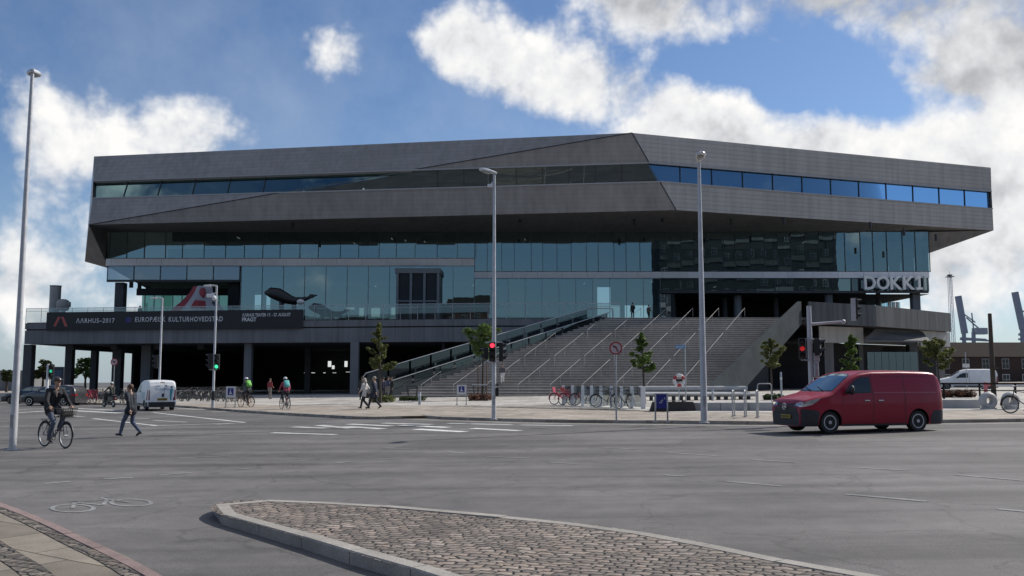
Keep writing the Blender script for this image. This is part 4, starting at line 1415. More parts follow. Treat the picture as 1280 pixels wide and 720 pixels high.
M_LAMPH = paint('lantern_grey', (.58, .59, .60), .35, .4, var=.08)
M_LENS = paint('lantern_lens', (.30, .32, .33), .15, 0, var=.1)


def lantern(t, H, yaw, L=.62, tilt=12):
    M = Matrix.Translation((0, 0, H)) @ Matrix.Rotation(yaw, 4, 'Z') @ Matrix.Rotation(math.radians(-tilt), 4, 'Y')
    mb = MB()
    ring = []
    # a lantern like a flattened drop, reaching out along +x
    secs = [(-.10, .05, .05), (-.02, .07, .07), (.08, .11, .085), (.25, .17, .11), (.45, .18, .10), (.58, .13, .07), (.64, .05, .03)]
    n = 12
    vs = []; fs = []
    for (x, w, h) in secs:
        for j in range(n):
            a = 2 * PI * j / n
            vs.append(M @ Vector((x * L / .62, w * math.cos(a), max(-.03, h * math.sin(a)) + .02)))
    for i in range(len(secs) - 1):
        for j in range(n): fs.append((i * n + j, i * n + (j + 1) % n, (i + 1) * n + (j + 1) % n, (i + 1) * n + j))
    fs.append(tuple(range(n))); fs.append(tuple((len(secs) - 1) * n + j for j in range(n)))
    mb.add(vs, fs)
    h = mb.build('lamp_head', M_LAMPH, t, smooth=True)
    mb = MB()
    mb.ball((0, 0, 0), (.2, .13, .06), 12, 0, M @ Matrix.Translation((.33 * L / .62, 0, -.015)))
    mb.build('lens', M_LENS, h, smooth=True)


LP1, H1 = lamp_post('tall pale lamp post near the left edge of the photo, behind no kerb', 15.5, 563, 90, 0, .09, .045, None)
LP1['label'] = 'tallest pale lamp post, at the left edge beside the man on a bicycle'
lantern(LP1, H1, PI * .62, .55, 5)
LP2, H2 = lamp_post('tall grey lamp post with red traffic signals on it, in front of the stairs', 617.3, 524.5, 217, KERB, .085, .05, None)
lantern(LP2, H2, PI, .60, 14)
LP3, H3 = lamp_post('tall grey lamp post without signals, right of the blue board', 880.3, 528.8, 201, KERB, .115, .055, None)
lantern(LP3, H3, -PI * .52, .7, 8)
# camera under the lantern of the second post
mb = MB(); mb.box((-.16, -.02, H2 - .48), (.2, .11, .11), rz=.2, bev=.02); mb.tube([(0, 0, H2 - .30), (-.1, 0, H2 - .38), (-.14, 0, H2 - .44)], .022, 6)
mb.build('camera', M_WHITEP, LP2)

M_SIGBOX = paint('signal_black', (.012, .012, .013), .45, var=.2, scale=9)
M_REDON = glow('red_light', (1.0, .03, .06), 2.6)
M_GREENON = glow('green_light', (.05, 1.0, .38), 1.6)
M_LOFF = paint('lens_off', (.02, .018, .016), .25)


def signal_head(parent, loc, yaw, on=None, n=3, s=1.0, back=True, on_mat=None):
    """upright signal with n round lenses facing yaw (0 = towards -y)"""
    M = Matrix.Translation(loc) @ Matrix.Rotation(yaw, 4, 'Z') @ Matrix.Scale(s, 4)
    hh = .30 * n
    mb = MB()
    mb.box(None, (.29, .20, hh), M=M @ Matrix.Translation((0, .02, 0)), bev=.03)
    if back: mb.box(None, (.40, .015, hh + .12), M=M @ Matrix.Translation((0, .06, 0)))
    h = mb.build('signal_head', M_SIGBOX, parent)
    for i in range(n):
        z = hh / 2 - .15 - .30 * i
        mb = MB()
        k = 14
        # visor: part of a tube over the lens
        vs = []; fs = []
        for j in range(k + 1):
            a = math.radians(-25 + 230 * j / k)
            for (r, y) in ((.118, -.07), (.118, -.27 + .10 * (1 - math.sin(max(0, a))))):
                vs.append(M @ Vector((r * math.cos(a), y, z + r * math.sin(a))))
        for j in range(k): fs.append((2 * j, 2 * j + 1, 2 * j + 3, 2 * j + 2))
        mb.add(vs, fs)
        mb.build('visor', M_SIGBOX, h, fix=False)
        mb = MB(); mb.ball((0, 0, 0), (.105, .03, .105), 14, 0, M @ Matrix.Translation((0, -.085, z)))
        mb.build('lens', on_mat if on == i else M_LOFF, h, smooth=True)
    return h


def bracket(parent, pts, r=.025):
    mb = MB(); mb.tube(pts, r, 7); mb.build('bracket', M_STEEL, parent, smooth=True)


# signals on the second lamp post
k2 = ppm(LP2.location.y)
zc = P(617, 440, LP2.location.y).z - LP2.location.z
signal_head(LP2, (-.06, -.22, zc), 0, 0, 3, .80, False, M_REDON)
signal_head(LP2, (.30, -.05, zc), PI / 2.15, None, 3, .80, False)
signal_head(LP2, (-.32, .02, zc - .06), -PI / 2.1, None, 2, .78, False)
bracket(LP2, [(-.34, -.02, zc + .36), (0, -.09, zc + .38), (.32, -.04, zc + .36)])
bracket(LP2, [(-.34, -.02, zc - .36), (0, -.09, zc - .38), (.32, -.04, zc - .36)])
mb = MB(); mb.box((.13, -.04, 1.05), (.12, .14, .32), bev=.02); mb.box((.13, -.05, 1.32), (.09, .09, .1), bev=.02); mb.build('push_button', M_SIGBOX, LP2)

# two thin arm lamps at the left, the right one carrying a green signal
def arm_lamp(label, px, py, top, h_, arm, group='thin arm lamps by the crossing'):
    b = G(px, py, h_); H = P(px, top, b.y).z - b.z
    t = thing('arm_lamp', label, 'street lamp', b, 0, group)
    mb = MB(); mb.lathe([(.11, 0), (.11, .9), (.075, 1.0), (.06, H)], None, 10); mb.build('pole', M_POLE, t, smooth=True)
    mb = MB(); mb.tube([(0, 0, H - .02), (-arm * .5, 0, H + .03), (-arm, 0, H)], [.05, .045, .04], 7); mb.build('arm', M_POLE, t, smooth=True)
    mb = MB(); mb.box((-arm * .75, 0, H - .02), (arm * .6, .22, .09), bev=.03); mb.build('lamp_head', M_LAMPH, t)
    return t, H


AL1, ha1 = arm_lamp('thin lamp post with a short arm rising behind the white van', 198, 507.5, 372.5, KERB, .75)
AL2, ha2 = arm_lamp('thin lamp post with a green signal and a black and white foot', 266, 509.3, 357, KERB, .75)
mb = MB(); mb.box((-.35, -.05, ha2 - .62), (.45, .24, .2), rz=.15, bev=.04); mb.ball((-.1, -.1, ha2 - .75), .14, 10); mb.tube([(0, 0, ha2 - .45), (-.3, 0, ha2 - .5)], .03, 6)
mb.build('camera', M_WHITEP, AL2)
zg = P(266, 452, AL2.location.y).z - AL2.location.z
signal_head(AL2, (.20, -.10, zg), 0, 2, 3, 1.0, False, M_GREENON)
signal_head(AL2, (-.26, 0, zg + .03), -PI / 2.3, None, 3, 1.0, False)
bracket(AL2, [(-.3, 0, zg - .48), (0, 0, zg - .5), (.22, -.06, zg - .48)])
mb = MB(); mb.lathe([(.115, .42), (.115, .98)], None, 10); mb.build('black_band', M_BLACK, AL2, smooth=True)
zs_ = P(197, 452, AL1.location.y).z - AL1.location.z
signal_head(AL1, (-.28, 0, zs_), -PI / 2, None, 3, .95, False)

# mast with an arm at the right, its foot behind the red van
b = G(1015.5, 527, KERB)
MT = thing('signal_mast', 'grey mast with an outstretched arm and traffic signals behind the red van', 'traffic light', b)
kz = lambda py: P(1015, py, b.y).z - b.z
kx = ppm(b.y)
mb = MB(); mb.lathe([(.10, 0), (.10, 1.2), (.088, 1.3), (.078, kz(382.5))], None, 12); mb.build('pole', M_POLE, MT, smooth=True)
mb = MB(); mb.tube([(0, -.03, kz(405.5)), (24 * kx, -.1, kz(403.5)), (43 * kx, -.2, kz(402))], [.05, .042, .035], 8); mb.ball((40 * kx, -.2, kz(402.5)), .075, 10)
mb.build('arm', M_POLE, MT, smooth=True)
mb = MB(); mb.bar((50 * kx, -.42, kz(374)), (50 * kx, -.42, kz(402)), .03, .15, up=(1, 0, 0)); mb.build('backing_plate', M_POLE, MT)
signal_head(MT, (54 * kx, -.3, kz(387)), PI * .46, None, 3, .80, False)
signal_head(MT, (-11.5 * kx, -.15, kz(436)), -.25, 1, 3, .78, False, glow('red_dim', (.8, .04, .04), .35))
signal_head(MT, (9 * kx, -.1, kz(434)), PI * .35, None, 2, .95, False)
bracket(MT, [(-6.5 * kx, -.1, kz(447)), (-6.5 * kx, -.08, kz(424)), (0, -.02, kz(423.5)), (10 * kx, -.05, kz(425))], .02)
bracket(MT, [(-13 * kx, -.13, kz(450)), (0, -.02, kz(450.5))], .02)
mb = MB(); mb.box((6 * kx, -.08, kz(447)), (.20, .16, .3), bev=.03); mb.box((5.5 * kx, -.1, kz(462)), (.17, .15, .55), bev=.05); mb.build('control_box', M_STEEL, MT)

# small crossing signal at the far left
b = G(57.5, 512, 0)
CS = thing('crossing_signal', 'small green pedestrian signal on a white post behind the man on the bicycle', 'traffic light', b)
H = P(57, 455, b.y).z - b.z
mb = MB(); mb.lathe([(.09, 0), (.08, H)], None, 10); mb.build('pole', M_WHITEP, CS, smooth=True)
signal_head(CS, (.26, -.05, H - .45), 0, 1, 3, .95, False, glow('green_dim', (.05, .9, .5), .5))


# ---- signs
def flat_disc(mb, c, r, y, n=28, mi=0, r_in=0.0):
    for i in range(n):
        a0 = 2 * PI * i / n; a1 = 2 * PI * (i + 1) / n
        p = lambda rr, a: (c[0] + rr * math.cos(a), y, c[1] + rr * math.sin(a))
        if r_in > 0: mb.poly([p(r_in, a0), p(r, a0), p(r, a1), p(r_in, a1)], mi)
        else: mb.poly([(c[0], y, c[1]), p(r, a0), p(r, a1)], mi)


M_SRED = paint('sign_red', (.36, .025, .035), .45, var=.1)
M_SWHT = paint('sign_white', (.62, .62, .62), .45, var=.06)
M_SPINK = paint('sign_pale_face', (.50, .42, .42), .45, var=.06)
M_SBLK = paint('sign_black', (.015, .015, .016), .5)
M_SBLUE = paint('sign_blue', (.02, .025, .20), .45, var=.1)


def stroke(mb, pts, w, y, mi):
    for i in range(len(pts) - 1):
        a = Vector(pts[i]); b = Vector(pts[i + 1]); t = (b - a).normalized(); s = Vector((-t.y, t.x)) * w / 2
        q = [a - s, b - s, b + s, a + s]
        mb.poly([(p.x, y - .0004 * i, p.y) for p in q], mi)


def round_sign(label, px, py, cy, h_, dia, glyph):
    b = G(px, py, h_); zc = P(px, cy, b.y).z - b.z
    t = thing('road_sign', label, 'road sign', b)
    mb = MB(); mb.lathe([(.032, 0), (.032, zc + dia * .45)], None, 10); mb.build('post', M_STEEL, t, smooth=True)
    mb = MB(); r = dia / 2
    mb.lathe([(r, -.006), (r, .006)], Matrix.Translation((0, -.05, zc)) @ Matrix.Rotation(PI / 2, 4, 'X'), 32, 3)
    flat_disc(mb, (0, zc), r * .84, -.058, 32, 1)
    flat_disc(mb, (0, zc), r, -.0585, 32, 0, r * .78)
    if glyph == 'left':
        stroke(mb, [(.12 * dia, zc - .26 * dia), (.06 * dia, zc + .02 * dia), (-.02 * dia, zc + .13 * dia), (-.13 * dia, zc + .12 * dia)], .085 * dia, -.060, 2)
        mb.poly([(-.25 * dia, -.0605, zc + .12 * dia), (-.11 * dia, -.0605, zc + .25 * dia), (-.10 * dia, -.0605, zc - .01 * dia)], 2)
        stroke(mb, [(-.27 * dia, zc + .27 * dia), (.27 * dia, zc - .27 * dia)], .05 * dia, -.0615, 0)
    else:
        stroke(mb, [(-.2 * dia, zc + .05 * dia), (.2 * dia, zc + .05 * dia)], .12 * dia, -.060, 2)
        stroke(mb, [(-.14 * dia, zc - .08 * dia), (.16 * dia, zc - .08 * dia)], .08 * dia, -.060, 2)
        stroke(mb, [(-.27 * dia, zc + .27 * dia), (.27 * dia, zc - .27 * dia)], .07 * dia, -.0615, 0)
    mb.build('sign_face', [M_SRED, M_SPINK, M_SBLK, M_STEELD], t, fix=False)
    return t


round_sign('round red and white no left turn sign on a thin post before the bicycles', 770.5, 527, 435.3, KERB, .46, 'left')
round_sign('small round red prohibition sign under the far left terrace', 141, 503, 452.5, KERB, .5 * 66 / 58, 'bar')


def frame_board(label, px, py, w_px, top, bot, pict, px_legs=None, group='blue boards on two legs'):
    b = G(px, py, KERB); k = ppm(b.y)
    t = thing('notice_board', label, 'sign', b, 0, group)
    z1 = P(px, top, b.y).z - b.z; z0 = P(px, bot, b.y).z - b.z; w = w_px * k
    for s in (-1, 1):
        mb = MB(); mb.box((s * w / 2, 0, z1 / 2), (.05, .05, z1)); mb.box((s * w / 2, 0, .02), (.14, .2, .04)); mb.build('leg', M_STEEL, t)
    mb = MB(); mb.box((0, -.01, (z0 + z1) / 2), (w * .98, .05, z1 - z0)); mb.build('board', M_SWHT if pict != 'curve' else M_SBLUE, t)
    mb = MB(); y = -.042; zc = (z0 + z1) / 2; s = (z1 - z0)
    if pict == 'curve':
        for bx in (-1, 1): mb.box((bx * w * .475, y + .005, zc), (.03, .02, s), mi=1)
        mb.box((0, y + .005, z1 - .015), (w * .9, .02, .03), mi=1)
        stroke(mb, [(-.2 * w, zc - .12 * s), (-.02 * w, zc - .14 * s), (.08 * w, zc - .02 * s), (.1 * w, zc + .1 * s)], .05 * w, y, 1)
        stroke(mb, [(-.12 * w, zc - .02 * s), (.02 * w, zc + .0 * s)], .04 * w, y - .003, 1)
        stroke(mb, [(.2 * w, zc + .18 * s), (.3 * w, zc + .2 * s), (.26 * w, zc + .08 * s)], .04 * w, y - .003, 1)
    else:
        mb.box((0, y + .006, zc + .03 * s), (w * .62, .012, s * .62), mi=0)
        stroke(mb, [(-.02 * w, zc + .10 * s), (-.02 * w, zc - .18 * s)], .12 * w, y - .002, 1)
        flat_disc(mb, (-.02 * w, zc + .2 * s), .06 * w, y - .003, 10, 1)
        stroke(mb, [(.0, zc - .02 * s), (.16 * w, zc - .2 * s)], .07 * w, y - .004, 1)
        stroke(mb, [(-.04 * w, zc - .05 * s), (-.16 * w, zc - .2 * s)], .06 * w, y - .004, 1)
    mb.build('pictogram', [M_SBLUE, M_SWHT], t, fix=False)
    return t


frame_board('white framed blue board with a walking figure, beside the green signal', 288, 509.3, 11.5, 483, 497, 'fig')
frame_board('white framed blue figure board in front of the left foot of the stairs', 577, 506.5, 11.5, 481, 493, 'fig')
frame_board('larger dark blue board with a white curved arrow, left of the tall lamp post', 827, 528, 15, 491.5, 510.5, 'curve')

# lifebuoy on a post and a blue street name plate
b = G(849, 504, KERB)
LB = thing('lifebuoy_stand', 'red and white lifebuoy on a thin post in front of the stairs', 'lifebuoy', b)
zc = P(849, 475.5, b.y).z - b.z
mb = MB(); mb.lathe([(.035, 0), (.035, zc + .45)], None, 8); mb.build('post', M_STEEL, LB, smooth=True)
n = 32
prof = [(.28 + .095 * math.cos(2 * PI * i / 10), .075 * math.sin(2 * PI * i / 10)) for i in range(10)]
mbr = MB(); M = Matrix.Translation((0, -.12, zc)) @ Matrix.Rotation(PI / 2, 4, 'X')
mbr.lathe(prof, M, n, 0, closed=True)
for i, f in enumerate(mbr.f):
    j = i % n; a = (j + .5) / n * 360
    mbr.m[i] = 1 if any(abs((a - c + 180) % 360 - 180) < 24 for c in (35, 145, 270)) else 0
mbr.build('lifebuoy', [M_SWHT, paint('buoy_red', (.40, .04, .05), .5)], LB, smooth=True)
mb = MB(); mb.box((0, -.06, zc + .0), (.5, .04, .12), bev=.01); mb.build('bracket', M_SBLK, LB)
b = G(857.5, 506, KERB)
NP_ = thing('street_name_post', 'blue street name plate on a grey post beside the lifebuoy', 'sign', b)
zc = P(857, 433.5, b.y).z - b.z
mb = MB(); mb.lathe([(.035, 0), (.035, zc + .18)], None, 8); mb.build('post', M_STEEL, NP_, smooth=True)
mb = MB(); mb.box((-.26, -.02, zc), (.52, .03, .19)); mb.build('plate', paint('plate_blue', (.05, .20, .42), .4), NP_)
mb = MB(); 
for i in range(7): mb.box((-.47 + i * .065, -.037, zc), (.035, .004, .06 + .02 * (i % 2)))
mb.build('plate_mark', M_SWHT, NP_)
b = G(1209, 490, KERB)
t = thing('parking_sign', 'small white plate on a thin post in front of the brick warehouse', 'sign', b)
zc = P(1209, 457, b.y).z - b.z
mb = MB(); mb.lathe([(.035, 0), (.035, P(1209, 440, b.y).z - b.z)], None, 8); mb.build('post', M_STEEL, t, smooth=True)
mb = MB(); mb.box((0, -.04, zc), (.55, .03, .30)); mb.build('plate', M_SWHT, t)

# dark concrete block under the board
b = G(841, 514, KERB)
mb = MB(); k = ppm(b.y)
w = 56 * k
mb.prism([(-w / 2, -.2, 0), (w / 2, -.2, 0), (w / 2 - .12, -.2, .42), (-w / 2 + .15, -.2, .42)], (0, .55, 0))
for s in (-.42, .05, .4): mb.ball((s * w * .6, .05, .42), (.09, .09, .07), 8)
for s in (-.2, .2): mb.box((s * w, -.21, .05), (.3, .06, .1))
single(mb, 'concrete_barrier', paint('dark_rubber_block', (.035, .033, .034), .85, var=.3, scale=4, dirt=.2), 'low dark concrete barrier block on the pavement behind the blue board', 'barrier', b)

# steel hoops to lock bicycles
grp = 'steel bicycle hoops'
def hoop(px, py, tpx, top, label, yaw, L=.75):
    b = G(px, py, KERB); z = P(px, top, b.y).z - b.z
    mb = MB()
    c = []
    r = .12
    for a in range(0, 91, 30): c.append((-L / 2 + r - r * math.cos(math.radians(a)), 0, z - r + r * math.sin(math.radians(a))))
    for a in range(90, -1, -30): c.append((L / 2 - r + r * math.cos(math.radians(a)), 0, z - r + r * math.sin(math.radians(a))))
    mb.tube([(-L / 2, 0, 0)] + c + [(L / 2, 0, 0)], .026, 8)
    for s in (-1, 1): mb.box((s * L / 2, 0, .012), (.12, .12, .024))
    return single(mb, 'bicycle_hoop', M_STEEL, label, 'bike rack', b, yaw, grp, smooth=True)


hoop(917, 520.0, 0, 488, 'bent steel bicycle hoop nearest the tall lamp post', PI / 2 - .33)
hoop(932, 520.8, 0, 488, 'bent steel bicycle hoop, middle of the three by the red van', PI / 2 - .33)
hoop(947, 521.6, 0, 488, 'bent steel bicycle hoop nearest the front of the red van', PI / 2 - .33)
hoop(956, 506, 0, 479.5, 'wide steel hoop farther back, under the sloping stair wall', 0.05, .75)

# bollards
def bollard(px, py, top, label, r=.075):
    b = G(px, py, KERB); z = P(px, top, b.y).z - b.z
    mb = MB(); mb.lathe([(r * 1.3, 0), (r * 1.3, .02), (r, .025), (r, z - .04), (r * .8, z), (0, z)], None, 14)
    mb.lathe([(r + .003, z * .72), (r + .003, z * .82)], None, 14, 1)
    single(mb, 'bollard', [M_STEEL, M_SWHT], label, 'bollard', b, 0, 'steel bollards', smooth=True)
bollard(524.5, 506, 490, 'short steel bollard beside the planted tree frame', .085)
bollard(977, 500, 465, 'tall thin steel post in the dark beside the stair wall', .06)
bollard(891, 501, 487, 'low steel post in front of the long bench', .075)

# glazed bicycle screen with white posts
x0, x1 = 703.5, 807
gs = G(703, 506.5, KERB); ge = G(803, 511, KERB)
FS = thing('glass_screen', 'low glass screen with eight white posts behind the parked bicycles', 'screen', gs)
pxs = [703.5, 715, 727.5, 738.5, 750, 763, 775.5, 788.5, 802.5]
hp = P(800, 482, ge.y).z - ge.z
def on_fs(px):
    t = (px - 703.5) / 99.0
    r = ray(px, 400); k = r.x / r.y
    d = ge - gs
    tt = (k * gs.y - gs.x) / (d.x - k * d.y)
    return gs + d * tt
prev = None
for i, px in enumerate(pxs):
    q = on_fs(px) - gs
    mb = MB(); mb.box((q.x, q.y, hp / 2), (.15 if i < 8 else .22, .08, hp), bev=.01); mb.build('post', M_WHITEP, FS)
    if prev is not None:
        mb = MB(); a, b_ = prev, q
        mb.poly([(a.x + .08, a.y, .12), (b_.x - .08, b_.y, .12), (b_.x - .08, b_.y, hp - .04), (a.x + .08, a.y, hp - .04)])
        mb.build('glass_panel', glass_mat('frosted_screen', (.75, .78, .78), .08, .55) if i == 1 else PANE, FS, fix=False)
        if i == 1: PANE = bpy.data.materials['frosted_screen']
    else:
        PANE = None
    prev = q
FS['label'] = 'low glass screen with nine white posts behind the parked bicycles'

# long pale bench in front of the stairs
ba = G(800, 501, KERB); bb = G(953, 501, KERB)
LBN = thing('long_bench', 'very long pale rounded bench with a low back in front of the stairs', 'bench', ba)
L = bb.x - ba.x; 
M_BENCH = paint('bench_concrete', (.42, .42, .415), .6, var=.12, scale=2, dirt=.2)
mb = MB()
def barprof(x0, x1, y, z, ry, rz, n=14):
    vs = []; fs = []
    m = 10
    for j in range(m):
        x = x0 + (x1 - x0) * j / (m - 1)
        for i in range(n):
            a = 2 * PI * i / n
            vs.append((x, y + ry * math.cos(a), z + rz * math.sin(a)))
    for j in range(m - 1):
        for i in range(n): fs.append((j * n + i, j * n + (i + 1) % n, (j + 1) * n + (i + 1) % n, (j + 1) * n + i))
    fs.append(tuple(range(n))); fs.append(tuple((m - 1) * n + i for i in range(n)))
    return vs, fs
mb.add(*barprof(0, L + .5, 0, .42, .42, .15)); mb.build('seat', M_BENCH, LBN, smooth=True)
mb = MB(); mb.add(*barprof(0, L, .48, .78, .16, .17)); mb.box((L / 2, .5, .5), (L - .2, .1, .5)); mb.build('backrest', M_BENCH, LBN, smooth=True)
nleg = 15
for i in range(nleg):
    mb = MB(); mb.box((.25 + i * (L - .3) / (nleg - 1), 0.05, .14), (.16, .5, .28)); mb.build('leg', M_CONCD, LBN)
# low plinth steps along the edge of the pale paving
def plinth(px0, px1, py, top_h, label, depth=1.4):
    a = G(px0, py, KERB); b = G(px1, py, KERB)
    mb = MB()
    n = max(2, int((b - a).length / 2.0))
    d = (b - a) / n
    for i in range(n):
        p = a + d * (i + .006) - a; q = a + d * (i + .994) - a
        mb.prism([(p.x, p.y, -.2 + p.z), (q.x, q.y, -.2 + q.z), (q.x, q.y, top_h + q.z), (p.x, p.y, top_h + p.z)], (0, depth, 0))
    single(mb, 'plinth', M_CONCL, label, 'low wall', a)
plinth(868, 1080, 513.5, .36, 'low pale concrete plinth behind the bicycle hoops')
plinth(1120, 1226, 510.5, .38, 'low pale concrete plinth right of the red van')
# ring shaped concrete seats at the right
for px, lab in ((1235.5, 'pale concrete ring seat, left one of two beside the wooden pole'), (1263.5, 'pale concrete ring seat, right one of two next to the cut off bicycle')):
    b = G(px, 511.5, KERB)
    mb = MB()
    mb.torus((0, 0, .36), .25, .13, Matrix.Rotation(PI / 2, 4, 'X') @ Matrix.Scale(1.7, 4, (0, 0, 1)), 28, 12)
    mb.box((0, 0, .03), (.5, .46, .10), bev=.02)
    single(mb, 'ring_seat', M_BENCH, lab, 'seat', b, .1, 'concrete ring seats', smooth=True)

# wooden pole, barrier at far right
b = G(1242.5, 497, KERB)
mb = MB(); z = P(1241, 392, b.y).z - b.z
mb.lathe([(.16, 0), (.14, z * .5), (.115, z), (.0, z + .03)], None, 10)
mb.box((0, -.05, z * .35), (.5, .5, .08))
single(mb, 'wooden_pole', paint('dark_timber', (.055, .042, .033), .85, var=.35, scale=3, bump=.4), 'thick dark wooden pole standing before the brick warehouse', 'pole', b, 0, smooth=True)
b = G(1237, 494, KERB)
t = thing('plastic_barrier', 'pink and white plastic barrier beside the wooden pole', 'barrier', b)
mb = MB()
for s in (0, 1): mb.box((-.25 + s * .5, 0, .45), (.12, .3, .9), rz=.1, bev=.02)
mb.box((0, 0, .75), (.6, .1, .25), bev=.02); mb.build('frame', paint('barrier_pink', (.55, .16, .18), .5), t)
mb = MB(); mb.box((1.6, 0, .7), (2.4, .06, .25)); mb.build('board', M_SWHT, t)

# low rail fence by the parked white van
b = G(1176, 500, KERB); 
t = thing('low_railing', 'low dark railing along the car park by the white van', 'railing', b)
mb = MB(); mb.box((6.5, 0, .95), (13, .08, .1)); mb.box((6.5, 0, .55), (13, .06, .06)); mb.build('rail', M_ROOF, t)
for i in range(7):
    mb = MB(); mb.box((.2 + i * 2.1, 0, .5), (.08, .08, 1.0)); mb.build('post', M_ROOF, t)

# dark display column at the far left
b = G(70.5, 506, 0)
t = thing('display_board', 'tall dark blue display board under the far left terrace', 'display board', b)
z = P(70, 458.5, b.y).z - b.z
mb = MB(); mb.box((0, 0, z / 2), (.95, .25, z), bev=.04); mb.build('case', paint('display_case', (.02, .025, .035), .4), t)
mb = MB(); mb.box((0, -.135, z * .6), (.78, .02, z * .62)); mb.build('poster', paint('poster_blue', (.03, .06, .11), .3, var=.3, scale=2), t)

# ventilation chimney and fan dome at the end of the terrace
b = P(68, 392, 108)
t = thing('ventilation_chimney', 'grey cylindrical ventilation chimney above the left end of the terrace', 'chimney', (b.x, 108, TZ))
z = P(68, 357, 108).z - TZ
mb = MB(); mb.lathe([(.62, 0), (.62, z - .12), (.66, z - .12), (.66, z), (.5, z), (.5, z - .4)], None, 24); mb.build('flue', paint('flue_grey', (.30, .29, .28), .55, .4, var=.12, scale=1.2, dirt=.25), t, smooth=True)
b = P(78.5, 388, 106)
t = thing('ventilation_fan', 'rounded grey ventilation fan housing beside the chimney', 'fan', (b.x, 106, TZ))
mb = MB()
mb.lathe([(.55, 1.1), (.68, 1.3), (.72, 1.9), (.62, 2.25), (.3, 2.42), (0, 2.45)], Matrix.Translation((0, 0, .5)), 18)
mb.box((.72, 0, 2.3), (.2, .5, .6), bev=.05); mb.build('housing', paint('fan_grey', (.32, .31, .29), .6, .3, var=.15, scale=2, dirt=.3), t, smooth=True)
mb = MB(); mb.lathe([(.35, -.1), (.35, 1.65)], Matrix.Translation((-.05, 0, 0)), 12); mb.tube([(-.6, 0, .5), (-1.0, 0, .35), (-1.6, 0, .3)], .12, 8); mb.build('duct', M_STEEL, t, smooth=True)

# sculptures on the terrace
b = P(252, 400, 110)
t = thing('climbing_sculpture', 'tall grey flaring sculpture with red patches on the terrace', 'sculpture', (b.x, 110, TZ))
kk = ppm(110)
zt3 = P(250, 358, 110).z - TZ
M_SC = paint('sculpture_grey', (.55, .52, .53), .6, var=.15, scale=1.2); M_SCR = paint('sculpture_red', (.42, .06, .07), .55, var=.2)
mb = MB()
n = 16
prof = [(3.5, 0.0), (3.1, 1.1), (2.6, 2.0), (1.8, 3.0), (1.15, 4.1), (.95, zt3)]
vs = []; fs = []
for (rr, z) in prof:
    for j in range(n):
        a = 2 * PI * j / n
        lob = 1 + .22 * math.cos(4 * a)
        vs.append((rr * lob * math.cos(a) + (-.9 * (1 - z / zt3)), rr * .8 * lob * math.sin(a), z))
for i in range(len(prof) - 1):
    for j in range(n): fs.append((i * n + j, i * n + (j + 1) % n, (i + 1) * n + (j + 1) % n, (i + 1) * n + j))
mb.add(vs, fs)
for i, f in enumerate(mb.f):
    j = i % n
    mb.m[i] = 1 if (j in (8, 9) and i // n > 0) or (j in (12, 13) and i // n == 2) else 0
mb.build('body', [M_SC, M_SCR], t, smooth=True)
mb = MB(); mb.ball((.35, -1.0, zt3 - .9), (.42, .25, .62), 14); mb.build('red_disc', M_SCR, t, smooth=True)
mb = MB(); mb.tube([(1.2, -.3, .2), (1.7, -.3, 1.6), (1.3, -.3, 2.9)], [.9, .65, .3], 10); mb.build('side_horn', paint('sculpture_dark', (.05, .05, .055), .6), t, smooth=True)

b = P(357, 398, 101)
t = thing('whale_sculpture', 'black whale shaped sculpture with a white patch behind the terrace railing', 'sculpture', (b.x, 101, TZ))
kk = ppm(101)
M_WB = paint('whale_black', (.010, .010, .012), .35, var=.2)
mb = MB()
pts = [(x * kk, 0, z * kk) for x, z in ((-27, 36), (-20, 36.5), (-10, 34), (0, 29), (10, 26), (18, 27), (26, 29), (34, 31))]
mb.tube(pts, [1.5 * kk, 6.5 * kk, 8 * kk, 7 * kk, 5 * kk, 3.6 * kk, 2.4 * kk, .5 * kk], 14)
mb.build('body', M_WB, t, smooth=True)
mb = MB(); mb.ball((19 * kk, -.25, 24.5 * kk), (5.0 * kk, 3.6 * kk, 3.4 * kk), 14); mb.build('white_patch', M_SWHT, t, smooth=True)
mb = MB(); mb.prism([(26 * kk, 0, 30 * kk), (30 * kk, 0, 34.5 * kk), (38 * kk, 0, 33.5 * kk), (32 * kk, 0, 30 * kk)], (0, .5, 0)); mb.build('tail_fin', M_WB, t)
mb = MB(); mb.lathe([(.35, 0), (.25, 30 * kk)], Matrix.Translation((-6 * kk, .1, 0)), 10); mb.lathe([(.35, 0), (.25, 22 * kk)], Matrix.Translation((10 * kk, .1, 0)), 10); mb.build('support', M_STEELD, t, smooth=True)
# ---------------------------------------------------------------- trees
def crown_mesh(mb, clumps, n_leaf, size, mi=0, rnd=None):
    """many leaf cards gathered in clumps; clumps = (centre, radius(3), weight)"""
    rnd = rnd or R
    tot = sum(c[2] for c in clumps)
    for (c, rad, w) in clumps:
        for _ in range(int(n_leaf * w / tot)):
            while True:
                p = Vector((rnd.uniform(-1, 1), rnd.uniform(-1, 1), rnd.uniform(-1, 1)))
                if .12 < p.length < 1: break
            p = Vector((p.x * rad[0], p.y * rad[1], p.z * rad[2])) + Vector(c)
            s = size * rnd.uniform(.55, 1.3)
            q = Matrix.Rotation(rnd.uniform(0, 2 * PI), 3, 'Z') @ Matrix.Rotation(rnd.uniform(-1.1, 1.1), 3, 'X') @ Matrix.Rotation(rnd.uniform(-.6, .6), 3, 'Y')
            mb.add([p + q @ Vector(v) for v in ((-s * .5, 0, 0), (0, -s * .32, s * .06), (s * .5, 0, 0), (0, s * .32, s * .06))], [(0, 1, 2, 3)], mi)


